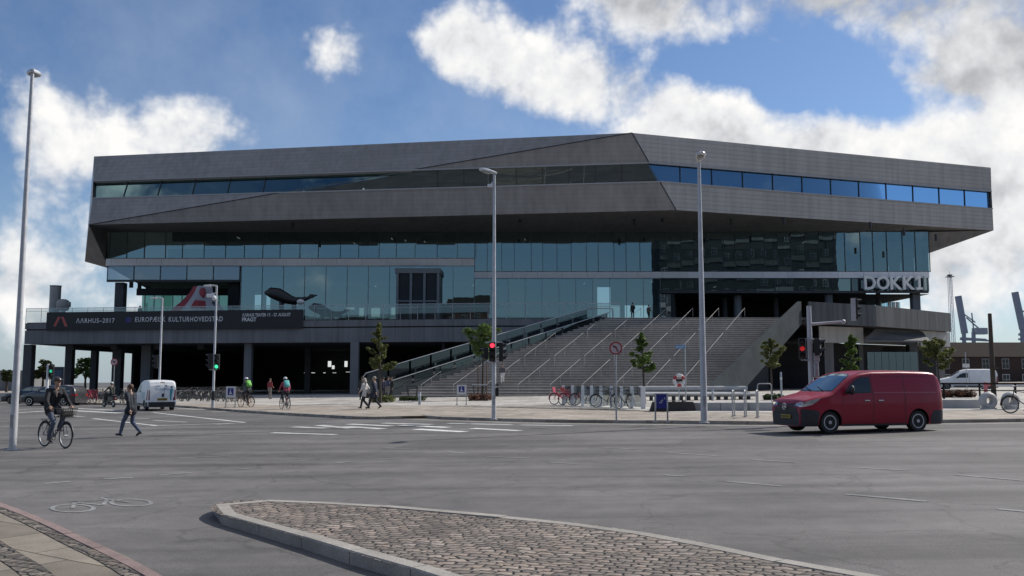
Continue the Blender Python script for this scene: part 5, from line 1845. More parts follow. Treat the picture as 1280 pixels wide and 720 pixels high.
def street_tree(label, px, py, top, crown_bot, w_px, kind, h_=KERB, leafm=None, n=4420, stakes=False, group=None, leaf=.15, seed=1):
    rnd = random.Random(seed)
    b = G(px, py, h_) if py < 10000 else None
    k = ppm(b.y)
    H = P(px, top, b.y).z - b.z; cb = P(px, crown_bot, b.y).z - b.z; cr = w_px * k / 2
    t = thing('street_tree', label, 'tree', b, 0, group)
    mb = MB()
    lean = rnd.uniform(-.06, .06)
    tr = [(lean * z, 0, z) for z in [H * i / 6 for i in range(7)]]
    mb.tube(tr, [.085 * H / 5 * (1 - .8 * i / 6) + .012 for i in range(7)], 8)
    limbs = []
    for i in range(11):
        z = cb + (H - cb) * (i + .3) / 12.5
        a = i * 2.4 + rnd.uniform(-.4, .4)
        f = (z - cb) / (H - cb)
        if kind == 'cone': L = cr * (1.0 - .82 * f) * rnd.uniform(.75, 1.1)
        elif kind == 'vase': L = cr * (.55 + .6 * f) * rnd.uniform(.7, 1.1)
        else: L = cr * (math.sin(PI * min(1, f * .8 + .22)) ** .8) * rnd.uniform(.7, 1.15)
        rise = L * (.55 if kind != 'vase' else 1.0)
        e = Vector((lean * z + L * math.cos(a), L * math.sin(a), min(H * .99, z + rise)))
        m = Vector((lean * z + L * .5 * math.cos(a), L * .5 * math.sin(a), z + rise * .35))
        mb.tube([(lean * z, 0, z), m, e], [.03, .02, .008], 5)
        limbs.append((m, e, L))
    mb.build('trunk', M_BARK, t, smooth=True)
    cl = []
    for (m, e, L) in limbs:
        for q, rr in ((m, .45), (e, .34), (m.lerp(e, .5), .42)):
            r0 = max(.15, L * rr * .8) * rnd.uniform(.6, 1.15)
            cl.append((q + Vector((rnd.uniform(-.1, .1), rnd.uniform(-.1, .1), rnd.uniform(-.05, .12))), (r0, r0, r0 * .75), r0 ** 2))
    for i in range(4):
        cl.append((Vector((lean * H, 0, H * (.82 + .05 * i))), (cr * .16, cr * .16, cr * .28), .05))
    mb = MB(); crown_mesh(mb, cl, n, leaf, 0, rnd)
    mb.build('crown', leafm or M_LEAF, t, fix=False)
    if stakes:
        mb = MB()
        for s in (-1, 1): mb.lathe([(.045, 0), (.04, cb * .95)], Matrix.Translation((s * .32, -.1, 0)), 7)
        mb.build('stake', paint('stake_wood', (.13, .075, .05), .8, var=.3, scale=6), t, smooth=True)
    return t


street_tree('slim dark conical tree behind the two walking women', 475.5, 504, 405, 466, 38, 'cone', leafm=M_LEAFO, n=4420, group=None, leaf=.16, seed=3)
street_tree('broad leafy young tree on two stakes at the left foot of the stairs', 603, 500, 414, 452, 44, 'vase', leafm=M_LEAF, n=4420, stakes=True, leaf=.16, seed=5)
street_tree('small upright tree in front of the middle of the stairs', 806, 505, 418, 466, 38, 'cone', leafm=M_LEAF, n=3230, leaf=.15, seed=8)
street_tree('young tree before the sloping stair wall', 965, 498, 424, 462, 30, 'round', leafm=M_LEAFO, n=2890, leaf=.16, seed=9)
street_tree('green young tree directly behind the roof of the red van', 1066.5, 503, 420, 476, 33, 'cone', leafm=M_LEAF, n=3740, leaf=.16, seed=12)
street_tree('bushy tree between the library and the brick warehouse', 1176, 500, 424, 462, 44, 'round', leafm=M_LEAFO, n=4080, leaf=.16, seed=14)


def far_tree(label, px, Y, top, bot, w_px, leafm, seed, n=1800):
    rnd = random.Random(seed)
    c = P(px, 470, Y); k = ppm(Y)
    z0 = gz(c.x)
    t = thing('park_tree', label, 'tree', (c.x, Y, z0), 0, 'trees beyond the terrace')
    H = P(px, top, Y).z - z0; cb = max(.8, P(px, bot, Y).z - z0); r = w_px * k / 2
    mb = MB(); mb.lathe([(.25, 0), (.16, cb), (.05, H * .8)], None, 8)
    for i in range(6):
        a = i * 1.1; mb.tube([(0, 0, cb * .9), (r * .4 * math.cos(a), r * .4 * math.sin(a), (cb + H) / 2)], [.1, .03], 5)
    mb.build('trunk', M_BARK, t, smooth=True)
    cl = []
    for i in range(22):
        a = rnd.uniform(0, 2 * PI); f = rnd.random(); rr = r * math.sqrt(rnd.random()) * (1 - .45 * f)
        cl.append((Vector((rr * math.cos(a), rr * math.sin(a), cb + (H - cb) * (.1 + .8 * f))), (r * .36, r * .36, r * .28), 1))
    mb = MB(); crown_mesh(mb, cl, n, .5, 0, rnd); mb.build('crown', leafm, t, fix=False)


far_tree('loose pale tree seen under the left end of the terrace', 54, 150, 450, 474, 22, M_LEAFO, 21)
far_tree('dense green tree seen between the left terrace columns', 107, 155, 447, 474, 26, M_LEAF, 22)
far_tree('small tree at the far left edge below the terrace', 9, 160, 462, 478, 16, M_LEAFD, 23, 900)


# low planting
def shrub(label, px, py, w_px, h_px, mat, seed, name='low_shrub', n=900, leaf=.16):
    rnd = random.Random(seed)
    b = G(px, py, KERB); k = ppm(b.y)
    w = w_px * k / 2; h = h_px * k
    mb = MB()
    cl = []
    for i in range(9):
        x = w * (-.85 + 1.7 * i / 8)
        cl.append((Vector((x, rnd.uniform(-.35, .35), h * .45)), (w * .25, .45, h * .5), 1))
    crown_mesh(mb, cl, n, leaf, 0, rnd)
    for i in range(10): mb.tube([(rnd.uniform(-w, w) * .7, rnd.uniform(-.2, .2), -.02), (rnd.uniform(-w, w) * .8, rnd.uniform(-.3, .3), h * .7)], .012, 4, 1)
    return single(mb, name, [mat, M_BARK], label, 'plant', b)


shrub('round green grass tuft behind the two walking women', 478, 503, 30, 10, M_LEAFO, 31)
shrub('low dark green planting around the tree frame by the bollard', 516, 501, 30, 6, M_LEAFD, 32)
shrub('russet planting around the staked tree', 600, 501, 28, 9, M_LEAFR, 33)
shrub('brown low planting right of the red van', 1193, 497, 46, 10, M_LEAFR, 34, n=2550, leaf=.15)
shrub('dark shrub at the foot of the dark bay behind the red van front', 968, 500, 24, 8, M_LEAFD, 35)


def tree_guard(label, px, py, w_px, top):
    b = G(px, py, KERB); k = ppm(b.y); z = P(px, top, b.y).z - b.z; w = w_px * k
    t = thing('tree_guard', label, 'tree guard', b)
    mb = MB(); mb.box((0, 0, z), (w, w * .7, .09), bev=.03); mb.build('top_ring', M_STEEL if 'pale' in label else M_STEELD, t)
    for sx in (-1, 1):
        for sy in (-1, 1):
            mb = MB(); mb.tube([(sx * w * .3, sy * w * .2, 0), (sx * w * .42, sy * w * .3, z)], .03, 6); mb.build('leg', M_STEELD, t, smooth=True)
tree_guard('dark low tree frame without a tree beside the bollard', 515.5, 500.5, 15, 482.5)
tree_guard('pale low frame around the foot of the staked tree', 599.5, 500, 19, 481)

# ---------------------------------------------------------------- buildings and cranes beyond
def box_building(name, label, x0, x1, y0, y1, H, wall, floors, win_w, gap, roof=None, win=None, group=None, sign=1, base=0.0, winh=1.5):
    """brick block with real recessed window boxes on the side towards the camera (sign 1: wall at y0)"""
    t = thing(name, label, 'building', ((x0 + x1) / 2, y0, base), 0, group)
    o = ((x0 + x1) / 2, y0, 0)
    mb = MB(); mb.box(((x0 + x1) / 2, (y0 + y1) / 2, H / 2 - .5), (x1 - x0, abs(y1 - y0), H + 1))
    w = mb.build('wall', wall, t, o)
    if roof:
        mb = MB(); rh = roof; yc = (y0 + y1) / 2; e = .4
        a, b_ = x0 - e, x1 + e
        ya, yb = min(y0, y1) - e, max(y0, y1) + e
        mb.prism([(a, ya, H), (a, yb, H), (a, yc, H + rh)], (b_ - a, 0, 0))
        mb.build('roof', M_ROOF, t, o)
    n = int((x1 - x0 - 1) / (win_w + gap))
    fh = H / floors
    cnt = 0
    for f in range(floors):
        for i in range(n):
            if cnt > 95: break
            x = x0 + .8 + win_w / 2 + i * (x1 - x0 - 1.2) / max(1, n)
            mb = MB()
            yy = y0 - sign * .03
            z = fh * f + fh * .55
            mb.box((x, yy, z), (win_w + .2, .1, winh + .2), mi=0)
            mb.box((x, yy - sign * .06, z), (win_w, .04, winh), mi=1)
            mb.box((x, yy - sign * .085, z), (.06, .03, winh), mi=0); mb.box((x, yy - sign * .085, z), (win_w, .03, .06), mi=0)
            mb.build('window', [M_SWHT if f % 2 == 0 else M_MULL, M_CARGLO], t, o)
            cnt += 1
    return t


M_CARGLO = paint('dark_window', (.02, .024, .028), .12, var=.2)
Yw = 150.0
wx0 = P(1172, 450, Yw).x; wx1 = P(1330, 450, Yw).x
zeav = P(1200, 446, Yw).z; 
box_building('brick_warehouse', 'long brown brick warehouse with a tiled roof beyond the white van', wx0, wx1, Yw, Yw + 16, zeav, ground_mat('warehouse_brick', (.065, .045, .04), var=.3, patch=.2, speck=.2), 2, 1.0, 2.2, roof=P(1200, 428, Yw + 8).z - zeav, base=0)
# distant low harbour sheds at the left between the columns
box_building('harbour_shed', 'low grey shed on the horizon at the far left', P(-30, 470, 190).x, P(42, 470, 190).x, 190, 205, 3.2, M_CONC, 1, 1.4, 3.0, winh=.9)


def harbour_crane(label, px_boom0, px_boom1, Y, y_top, y_piv, x_c):
    c = P(x_c, 470, Y); z0 = gz(c.x)
    t = thing('harbour_crane', label, 'crane', (c.x, Y, 0), 0, 'harbour cranes on the right horizon')
    X = lambda px: P(px, 420, Y).x - c.x
    Z = lambda py: P(x_c, py, Y).z
    MC = paint('crane_grey', (.27, .285, .34), .5, .2, var=.1, scale=.1)
    MB1 = MB()
    MB1.bar((X(px_boom1), 0, Z(y_piv)), (X(px_boom0), 0, Z(y_top)), 6 * ppm(Y), 6 * ppm(Y), up=(1, 0, 0)); MB1.build('boom', MC, t)
    mb = MB()
    s = ppm(Y)
    cx0 = X(px_boom1)
    for dx in (-2, 10):
        mb.bar((cx0 + dx * s, 0, z0 - 5), (cx0 + (dx + 1) * s, 0, Z(y_piv - 2)), 3.6 * s, 3.6 * s, up=(1, 0, 0))
    mb.bar((cx0 - 6 * s, 0, Z(424)), (cx0 + 33 * s, 0, Z(426)), 2.2 * s, 2.2 * s, up=(0, 1, 0)); mb.bar((cx0 - 5 * s, 0, Z(y_piv + 6)), (cx0 + 26 * s, 0, Z(y_piv + 8)), 3 * s, 4 * s, up=(0, 1, 0))
    mb.build('gantry', MC, t)
    mb = MB()
    mb.bar((X(px_boom0) + (cx0 - X(px_boom0)) * .42, 0, Z(y_top + (y_piv - y_top) * .42)), (cx0 + 14 * s, 0, Z(y_piv - 14)), 1.2 * s, 1.2 * s, up=(0, 1, 0))
    mb.bar((cx0 + 3 * s, 0, Z(y_piv - 20)), (cx0 + 25 * s, 0, Z(y_piv)), 1.4 * s, 1.4 * s, up=(0, 1, 0))
    mb.bar((cx0 + 10 * s, 0, Z(y_piv - 26)), (cx0 + 12 * s, 0, Z(y_piv + 4)), 1.2 * s, 1.2 * s, up=(1, 0, 0))
    mb.build('stay', MC, t)
    mb = MB(); mb.box((cx0 + 19 * s, 0, Z(y_piv - 3)), (15 * s, 10 * s, 8 * s)); mb.build('machine_house', paint('crane_house', (.33, .34, .37), .5, var=.1, scale=.1), t)


harbour_crane('tilted blue grey harbour crane above the brick warehouse', 1200, 1206, 620, 370, 417, 1210)
harbour_crane('blue grey harbour crane boom at the right edge of the photo', 1271.5, 1279, 600, 365, 412, 1280)
# lattice light mast
c = P(1193, 470, 420)
t = thing('lattice_mast', 'thin white lattice light mast beside the library, left of the cranes', 'mast', (c.x, 420, 0))
zt4 = P(1192, 346, 420).z
mb = MB(); s = ppm(420)
for sx in (-1, 1):
    for sy in (-1, 1): mb.bar((sx * 2.6 * s, sy * 2.6 * s, -3), (sx * 1.7 * s, sy * 1.7 * s, zt4), .5 * s, .5 * s, up=(1, 0, 0))
nz_ = 22
for i in range(nz_):
    za = zt4 * i / nz_; zb = zt4 * (i + 1) / nz_; wa = (2.6 - .9 * i / nz_) * s; wb = (2.6 - .9 * (i + 1) / nz_) * s
    mb.bar((-wa, -wa, za), (wb, -wb, zb), .28 * s, .28 * s, up=(0, 1, 0)); mb.bar((wa, -wa, za), (-wb, -wb, zb), .28 * s, .28 * s, up=(0, 1, 0))
mb.build('tower', paint('mast_white', (.55, .55, .56), .5), t)
mb = MB(); mb.box((0, 0, zt4), (8 * s, 8 * s, .8 * s)); mb.box((0, 0, zt4 + 2 * s), (5 * s, 4 * s, 1.6 * s)); mb.lathe([(.3 * s, zt4), (.15 * s, zt4 + 7 * s)], None, 6); mb.build('lamp_platform', M_STEELD, t)

# the city behind the viewer, mirrored in the glass
M_SLATE = ground_mat('dark_office_skin', (.035, .04, .045), var=.3, patch=.3, speck=.15)
M_BRK2 = ground_mat('red_brick_old', (.13, .055, .04), var=.3, patch=.2, speck=.15)
def city(name, label, x0, x1, yw, H, mat, floors, roof=0):
    return box_building(name, label, x0, x1, yw, yw - 14, H, mat, floors, 1.5, 2.0, roof=roof or None, sign=-1, winh=1.7)
city('brick_townhouse', 'red brick town house across the street behind the viewer', -19, -7, -40, 20, M_BRK2, 5, 5)
city('dark_townhouse', 'dark brick town house next to the red one behind the viewer', -27, -19.5, -42, 23, M_SLATE, 6, 0)
city('office_block', 'tall dark office block across the street behind the viewer', 44, 97, -46, 62, M_SLATE, 9, 0)
fl_ = bpy.data.objects['office_block']
for k in range(9):
    mb = MB(); mb.box((0, .12, 62 / 9 * k + 1.2), (53, .3, 1.5 if k % 2 else 1.0)); mb.build('floor_band', M_CONCD if k % 3 else M_CONC, fl_)
city('low_terrace_row', 'long low row of dark houses behind the viewer', -95, -30, -50, 16, M_SLATE, 4, 4)
city('low_corner_house', 'low brick corner house behind the viewer', -5, 42, -48, 14, M_BRICKD, 3, 4)
# ---------------------------------------------------------------- vehicles
def lerp_tab(tab, x):
    if x <= tab[0][0]: return tab[0][1]
    for (a, va), (b, vb) in zip(tab, tab[1:]):
        if x <= b:
            t = (x - a) / (b - a)
            return va + (vb - va) * t
    return tab[-1][1]


def smooth_tab(tab, x, d=.05):
    return (lerp_tab(tab, x - d) + lerp_tab(tab, x) * 2 + lerp_tab(tab, x + d)) / 4


class Car:
    """body built from lengthwise sections. x runs from nose (0) to tail (L); y to the sides; z up"""
    def __init__(s, L, top, plan, side, zb, rc, camber=.03):
        s.L, s.topt, s.plan, s.sidet, s.zb, s.rc, s.camber = L, top, plan, side, zb, rc, camber

    def top(s, x): return smooth_tab(s.topt, x, .04)
    def hw(s, x): return smooth_tab(s.plan, x, .05)
    def ys(s, x, z): return s.hw(x) * smooth_tab(s.sidet, z, .05)

    def ring(s, x):
        zt = s.top(x); rc = min(s.rc, (zt - s.zb) * .35)
        pts = [(0, s.zb), (s.hw(x) * .8, s.zb)]
        n = 13
        z0 = s.zb + .04; z1 = zt - rc
        for i in range(n):
            z = z0 + (z1 - z0) * i / (n - 1)
            pts.append((s.ys(x, z), z))
        ye = s.ys(x, z1)
        for i in range(1, 6):
            a = PI / 2 * i / 6
            pts.append((ye - rc * 1.25 * (1 - math.cos(a)), z1 + (rc - s.camber) * math.sin(a)))
        yr = ye - rc * 1.25
        for i in range(0, 4):
            t = 1 - i / 3
            pts.append((yr * t, zt - s.camber * t * t))
        return pts

    def top_z(s, x, y):
        zt = s.top(x); rc = min(s.rc, (zt - s.zb) * .35)
        ye = s.ys(x, zt - rc); yr = ye - rc * 1.25
        if abs(y) <= yr: return zt - s.camber * (abs(y) / max(yr, .01)) ** 2
        c = min(1, (abs(y) - yr) / (rc * 1.25))
        return zt - rc + (rc - s.camber) * math.sqrt(max(0, 1 - c * c))

    def mesh(s, xs):
        mb = MB(); rings = []
        for x in xs:
            h = s.ring(x)
            full = [(-y, z) for (y, z) in h] + [(y, z) for (y, z) in reversed(h[1:-1])]
            rings.append([Vector((x, y, z)) for (y, z) in full])
        n = len(rings[0])
        vs = [p for r in rings for p in r]
        fs = []
        for i in range(len(rings) - 1):
            for j in range(n): fs.append((i * n + j, i * n + (j + 1) % n, (i + 1) * n + (j + 1) % n, (i + 1) * n + j))
        fs.append(tuple(range(n))); fs.append(tuple((len(rings) - 1) * n + j for j in range(n)))
        mb.add(vs, fs)
        return mb

    def body(s, name, mats, parent, wheels, wr, track):
        xs = []
        key = sorted(set([0, .03, .08, .15] + [p[0] for p in s.topt] + [p[0] for p in s.plan] + [s.L - .03, s.L - .1, s.L]))
        for a, b in zip(key, key[1:]):
            if b - a < 1e-4: continue
            m = max(1, int((b - a) / .1))
            for i in range(m): xs.append(a + (b - a) * i / m)
        xs.append(s.L)
        o = s.mesh(xs).build('body', mats, None, smooth='all')
        cut = MB()
        for x in wheels:
            for sg in (-1, 1):
                M = Matrix.Translation((x, sg * (track + .16), wr)) @ Matrix.Rotation(PI / 2, 4, 'X')
                cut.lathe([(wr + .055, -.30), (wr + .055, .30)], M, 32)
        c = cut.build('arch_cut', mats)
        for f in c.data.polygons: f.material_index = 1
        md = o.modifiers.new('arches', 'BOOLEAN'); md.operation = 'DIFFERENCE'; md.object = c; md.solver = 'EXACT'
        me = evaluated_mesh(o)
        o.modifiers.clear(); old = o.data; o.data = me; bpy.data.meshes.remove(old)
        bpy.data.objects.remove(c)
        me.polygons.foreach_set('use_smooth', [True] * len(me.polygons))
        me.set_sharp_from_angle(angle=math.radians(32))
        o.name = name; o.parent = parent
        return o

    # patches that lie on the skin
    def _grid(s, poly, step):
        bm = bmesh.new()
        f = bm.faces.new([bm.verts.new((p[0], p[1], 0)) for p in poly])
        lo = [min(p[i] for p in poly) for i in (0, 1)]; hi = [max(p[i] for p in poly) for i in (0, 1)]
        for ax in (0, 1):
            v = lo[ax] + step
            while v < hi[ax]:
                nrm = Vector((1, 0, 0)) if ax == 0 else Vector((0, 1, 0))
                bmesh.ops.bisect_plane(bm, geom=bm.verts[:] + bm.edges[:] + bm.faces[:], plane_co=nrm * v, plane_no=nrm)
                v += step
        bm.verts.index_update()
        vs = [tuple(q.co[:2]) for q in bm.verts]; fs = [[q.index for q in f.verts] for f in bm.faces]
        bm.free()
        return vs, fs

    def side_patch(s, poly, sg, off, mb, mi=0):
        vs, fs = s._grid(poly, .09)
        mb.add([(x, sg * (s.ys(x, z) + off), z) for x, z in vs], fs, mi)

    def top_patch(s, poly, off, mb, mi=0):
        vs, fs = s._grid(poly, .09)
        out = []
        for x, y in vs:
            d = .02
            sl = (s.top_z(x + d, y) - s.top_z(x - d, y)) / (2 * d)
            n = Vector((-sl, 0, 1)).normalized()
            out.append(Vector((x, y, s.top_z(x, y))) + n * off)
        mb.add(out, fs, mi)

    def nose_patch(s, poly, off, mb, mi=0, tail=False):
        """poly in (y, z) pushed onto the front (or tail) skin"""
        vs, fs = s._grid(poly, .08)
        out = []
        for y, z in vs:
            x = 0.0; stp = .01; k = 0
            while k < 120:
                xx = (s.L - x) if tail else x
                if abs(y) <= s.ys(xx, z) + .002 and z <= s.top_z(xx, y) + .004: break
                x += stp; k += 1
            out.append(((s.L - x + off) if tail else (x - off), y, z))
        mb.add(out, fs, mi)


def wheel(parent, x, y, r, w, sg, spokes=5, cover=False, rimmat=None):
    M = Matrix.Translation((x, y, r)) @ Matrix.Rotation(PI / 2, 4, 'X')
    if sg < 0: pass
    root = MB()
    rr = r * .66
    root.lathe([(rr, -w / 2 + .01), (r * .93, -w / 2), (r, -w / 2 + .03), (r, w / 2 - .03), (r * .93, w / 2), (rr, w / 2 - .01)], M, 36)
    o = root.build('wheel', M_RUBBER, parent, smooth=True)
    mb = MB()
    out = -1 if sg < 0 else 1    # outside face direction in y
    def Mo(d): return Matrix.Translation((x, y + out * d, r)) @ Matrix.Rotation(PI / 2, 4, 'X')
    mb.lathe([(rr * 1.0, -.012), (rr * 1.0, .012), (rr * .86, .012), (rr * .80, -.012)], Mo(w / 2 - .02), 36, closed=True)
    mb.lathe([(rr * .24, -.02), (rr * .24, .02)], Mo(w / 2 - .02), 20)
    n = spokes
    for i in range(n):
        a = 2 * PI * i / n
        mb.bar((x + rr * .2 * math.cos(a), y + out * (w / 2 - .02), r + rr * .2 * math.sin(a)), (x + rr * .9 * math.cos(a), y + out * (w / 2 - .03), r + rr * .9 * math.sin(a)), rr * (.34 if not cover else .5), .02, up=(0, 1, 0))
    mb.build('rim', rimmat or M_CHROME, o, smooth=True)
    mb = MB(); mb.lathe([(rr * .95, -.03), (rr * .95, .0)], Mo(w / 2 - .08), 28); mb.build('brake_disc', M_STEELD, o, smooth=True)
    return o


# ================================================================ the red van
rear = G(1147, 539.0); frontw = G(1037, 542.7)
hd = Vector((frontw.x - rear.x, frontw.y - rear.y))
ang = math.atan2(hd.y, hd.x)           # travel direction
WB = hd.length
print('red van wheelbase', WB, 'heading', math.degrees(ang))
VS = WB / 3.20
M_VRED = paint('van_red', (.28, .006, .028), .36, 0, var=.06, scale=1.2, coat=.22, dirt=.06, spec=.3)
M_VPL = paint('grey_bumper', (.030, .032, .037), .6, var=.15, scale=5)
van = Car(5.14, [(0, .80), (.05, .93), (.14, 1.02), (.5, 1.13), (1.02, 1.24), (1.12, 1.30), (1.75, 1.72), (2.05, 1.84), (2.5, 1.895), (3.6, 1.91), (4.6, 1.89), (4.88, 1.86), (5.02, 1.76), (5.14, 1.42)],
          [(0, .70), (.05, .80), (.15, .87), (.4, .935), (.9, .96), (4.3, .96), (4.9, .93), (5.07, .89), (5.14, .82)],
          [(.2, .93), (.35, .975), (.6, .995), (.9, 1.0), (1.12, .985), (1.2, .97), (1.45, .93), (1.7, .875), (1.91, .83)], .21, .13)
# origin of the thing at the near (left) side's rear wheel foot: place so wheels stand where measured
VT = thing('red_van', 'dark red panel van with dark bumpers on the road at the right', 'van', (0, 0, 0))
fx = .93; rx = fx + 3.20
van.body('body', [M_VRED, M_BLACK], VT, (fx, rx), .335, .80)
for x in (fx, rx):
    for sg in (-1, 1): wheel(VT, x, sg * .80, .335, .215, sg, 5 if x == fx else 9, cover=x != fx, rimmat=paint('alloy', (.50, .50, .51), .4, .2, var=.1))
near_lamp = 1
for sg in (-1, 1):
    mb = MB()
    van.side_patch([(1.40, 1.18), (2.42, 1.215), (2.42, 1.70), (2.15, 1.70), (1.93, 1.63), (1.68, 1.47)], sg, .003, mb, 1)
    van.side_patch([(1.55, 1.205), (2.39, 1.235), (2.39, 1.675), (2.16, 1.675), (1.96, 1.605), (1.72, 1.455)], sg, .006, mb, 0)
    mb.build('side_window', [M_CARGLO, M_BLACK], VT, fix=False)
    mb = MB()                                                            # seams of door and sliding door, waist crease
    for pl in ([(1.30, .40), (1.312, .40), (1.40, 1.17), (1.388, 1.17)], [(2.45, .33), (2.468, .33), (2.468, 1.78), (2.45, 1.78)], [(3.63, .33), (3.648, .33), (3.648, 1.78), (3.63, 1.78)], [(4.2, .95), (4.36, .95), (4.36, .962), (4.2, .962)],
               [(1.33, .32), (2.46, .32), (2.46, .33), (1.33, .33)]):
        van.side_patch(pl, sg, .0025, mb, 0)
    van.side_patch([(2.5, 1.20), (4.85, 1.20), (4.85, 1.232), (2.5, 1.232)], sg, .004, mb, 1)  # lighter red strip paints the light caught along the waist crease
    van.side_patch([(2.7, 1.71), (4.6, 1.71), (4.6, 1.722), (2.7, 1.722)], sg, .003, mb, 0)
    mb.build('door_seam', [M_BLACK, paint('crease_highlight', (.34, .05, .07), .3, coat=.4)], VT, fix=False)
    mb = MB()
    van.side_patch([(.02, .22), (.50, .22), (.515, .45), (.56, .62), (.43, .70), (.02, .74)], sg, .006, mb)
    mb.build('bumper_corner', M_VPL, VT, fix=False); mb = MB()
    van.side_patch([(4.60, .24), (5.12, .24), (5.12, .66), (4.70, .66), (4.58, .45)], sg, .006, mb)
    mb.build('bumper_corner', M_VPL, VT, fix=False)
    mb = MB(); van.side_patch([(1.36, .215), (3.68, .215), (3.68, .28), (1.36, .28)], sg, .006, mb); mb.build('sill', M_VPL, VT, fix=False)
    mb = MB()
    y = van.ys(1.9, 1.0)
    for x in (2.22, 2.72): mb.box((x, sg * (van.ys(x, .98) + .018), .98), (.19, .03, .035), bev=.01)
    mb.build('door_handle', M_CHROME if sg < 0 else M_VRED, VT)
    mb = MB()
    mb.box((1.62, sg * (van.ys(1.6, 1.2) + .06), 1.22), (.06, .16, .05)); mb.ball((1.58, sg * (van.ys(1.6, 1.2) + .17), 1.30), (.075, .11, .145), 12)
    mb.build('wing_mirror', M_BLACK, VT, smooth=True)
    # head lamp wrapped round the corner
    mb = MB()
    van.side_patch([(.06, .80), (.30, .86), (.56, 1.02), (.58, 1.06), (.30, 1.01), (.06, .93)], sg, .007, mb)
    van.nose_patch([(sg * .46, .83), (sg * .66, .80), (sg * .86, .80), (sg * .86, .92), (sg * .70, .95), (sg * .50, .91)], .008, mb)
    hl = mb.build('headlight', paint('headlight_glass', (.55, .56, .58), .08, .6, var=.2, scale=8), VT, fix=False)
    mb = MB(); mb.ball((.055, sg * .68, .875), (.02, .07, .04), 10); mb.build('lamp_bulb', glow('headlight_glint', (1, .8, .5), .7) if sg == near_lamp else M_LENS, hl, smooth=True)  # one bulb glows to imitate a glint, not a lit lamp
    mb = MB(); van.side_patch([(4.98, .75), (5.12, .75), (5.12, 1.22), (5.02, 1.22)], sg, .006, mb); van.nose_patch([(sg * .80, .75), (sg * .90, .75), (sg * .88, 1.22), (sg * .80, 1.22)], .006, mb, tail=True)
    mb.build('tail_light', paint('tail_red', (.30, .02, .02), .2), VT, fix=False)
mb = MB()
van.top_patch([(1.10, -.80), (1.82, -.66), (1.93, -.50), (1.98, 0), (1.93, .50), (1.82, .66), (1.10, .80), (1.02, 0)], .004, mb, 1)
van.top_patch([(1.14, -.755), (1.80, -.63), (1.90, -.48), (1.95, 0), (1.90, .48), (1.80, .63), (1.14, .755), (1.06, 0)], .007, mb, 0)
mb.build('windscreen', [glass_mat('windscreen', (.25, .28, .28), .30, .35), M_BLACK], VT, fix=False)
mb = MB()
for y in (-.42, .2): mb.tube([(1.06, y, van.top_z(1.06, y) + .02), (1.22, y + .5, van.top_z(1.22, y + .5) + .03)], .012, 5)
mb.build('wiper', M_BLACK, VT)
mb = MB(); van.nose_patch([(-.64, .60), (.64, .60), (.50, .90), (-.50, .90)], .004, mb)
gr = mb.build('grille', M_BLACK, VT, fix=False)
mb = MB()
for z in (.68, .75, .82): 
    van.nose_patch([(-.58, z - .012), (.58, z - .012), (.58, z + .012), (-.58, z + .012)], .016, mb)
mb.build('grille_bar', paint('grille_bar', (.05, .05, .055), .35, .4), gr, fix=False)
mb = MB(); M = Matrix.Translation((-.045, 0, .80)) @ Matrix.Rotation(PI / 2, 4, 'Y')
mb.torus((0, 0, 0), .095, .012, M, 28, 6)
for a in (90, 210, 330):
    a = math.radians(a); mb.bar((-.045, 0, .80), (-.045, .09 * math.cos(a), .80 + .09 * math.sin(a)), .022, .016, up=(1, 0, 0))
mb.build('emblem', M_CHROME, gr, smooth=True)
mb = MB(); van.nose_patch([(-.80, .23), (.80, .23), (.83, .62), (-.83, .62)], .004, mb); van.nose_patch([(-.6, .27), (.6, .27), (.55, .38), (-.55, .38)], .008, mb, 1)
mb.build('bumper', [M_VPL, M_BLACK], VT, fix=False)
M_PLY = paint('yellow_plate', (.36, .25, .02), .45, var=.1)
def plate(parent, x, y, z, sg=-1, w=.5):
    mb = MB(); mb.box((x, y, z), (.02, w, .115), bev=.006); p = mb.build('number_plate', M_PLY, parent)
    mb = MB()
    u = -w * .40
    for i, wd in enumerate((.05, .05, .04, .05, .05, .05, .05)):
        mb.box((x + sg * .011, y + u + wd / 2, z), (.004, wd * .75, .062)); u += wd + (.022 if i in (1, 3) else .008)
    mb.build('plate_mark', M_BLACK, p)
plate(VT, -.035, -.05, .50)
mb = MB()
for sg in (-1, 1): van.top_patch([(2.1, sg * .70 - .02), (4.7, sg * .70 - .02), (4.7, sg * .70 + .02), (2.1, sg * .70 + .02)], .012, mb)
mb.build('roof_seam', M_BLACK, VT, fix=False)
# stand it on its wheel marks: local nose is at x=0 heading -x
M2 = Matrix.Rotation(ang + PI, 4, 'Z')
# local left side (y<0 after turning) : wheel contact (fx, ysg, 0)
for sgn in (1,):
    pass
near = -1 if (M2 @ Vector((0, -1, 0))).y < 0 else 1
wf = M2 @ (Vector((fx, near * .85, 0)) * VS); wr_ = M2 @ (Vector((rx, near * .85, 0)) * VS)
mid = (Vector(frontw) + Vector(rear)) / 2
VT.rotation_euler = (0, 0, ang + PI); VT.scale = (VS, VS, VS)
pos = mid - (wf + wr_) / 2
VT.location = (pos.x, pos.y, gz(mid.x))


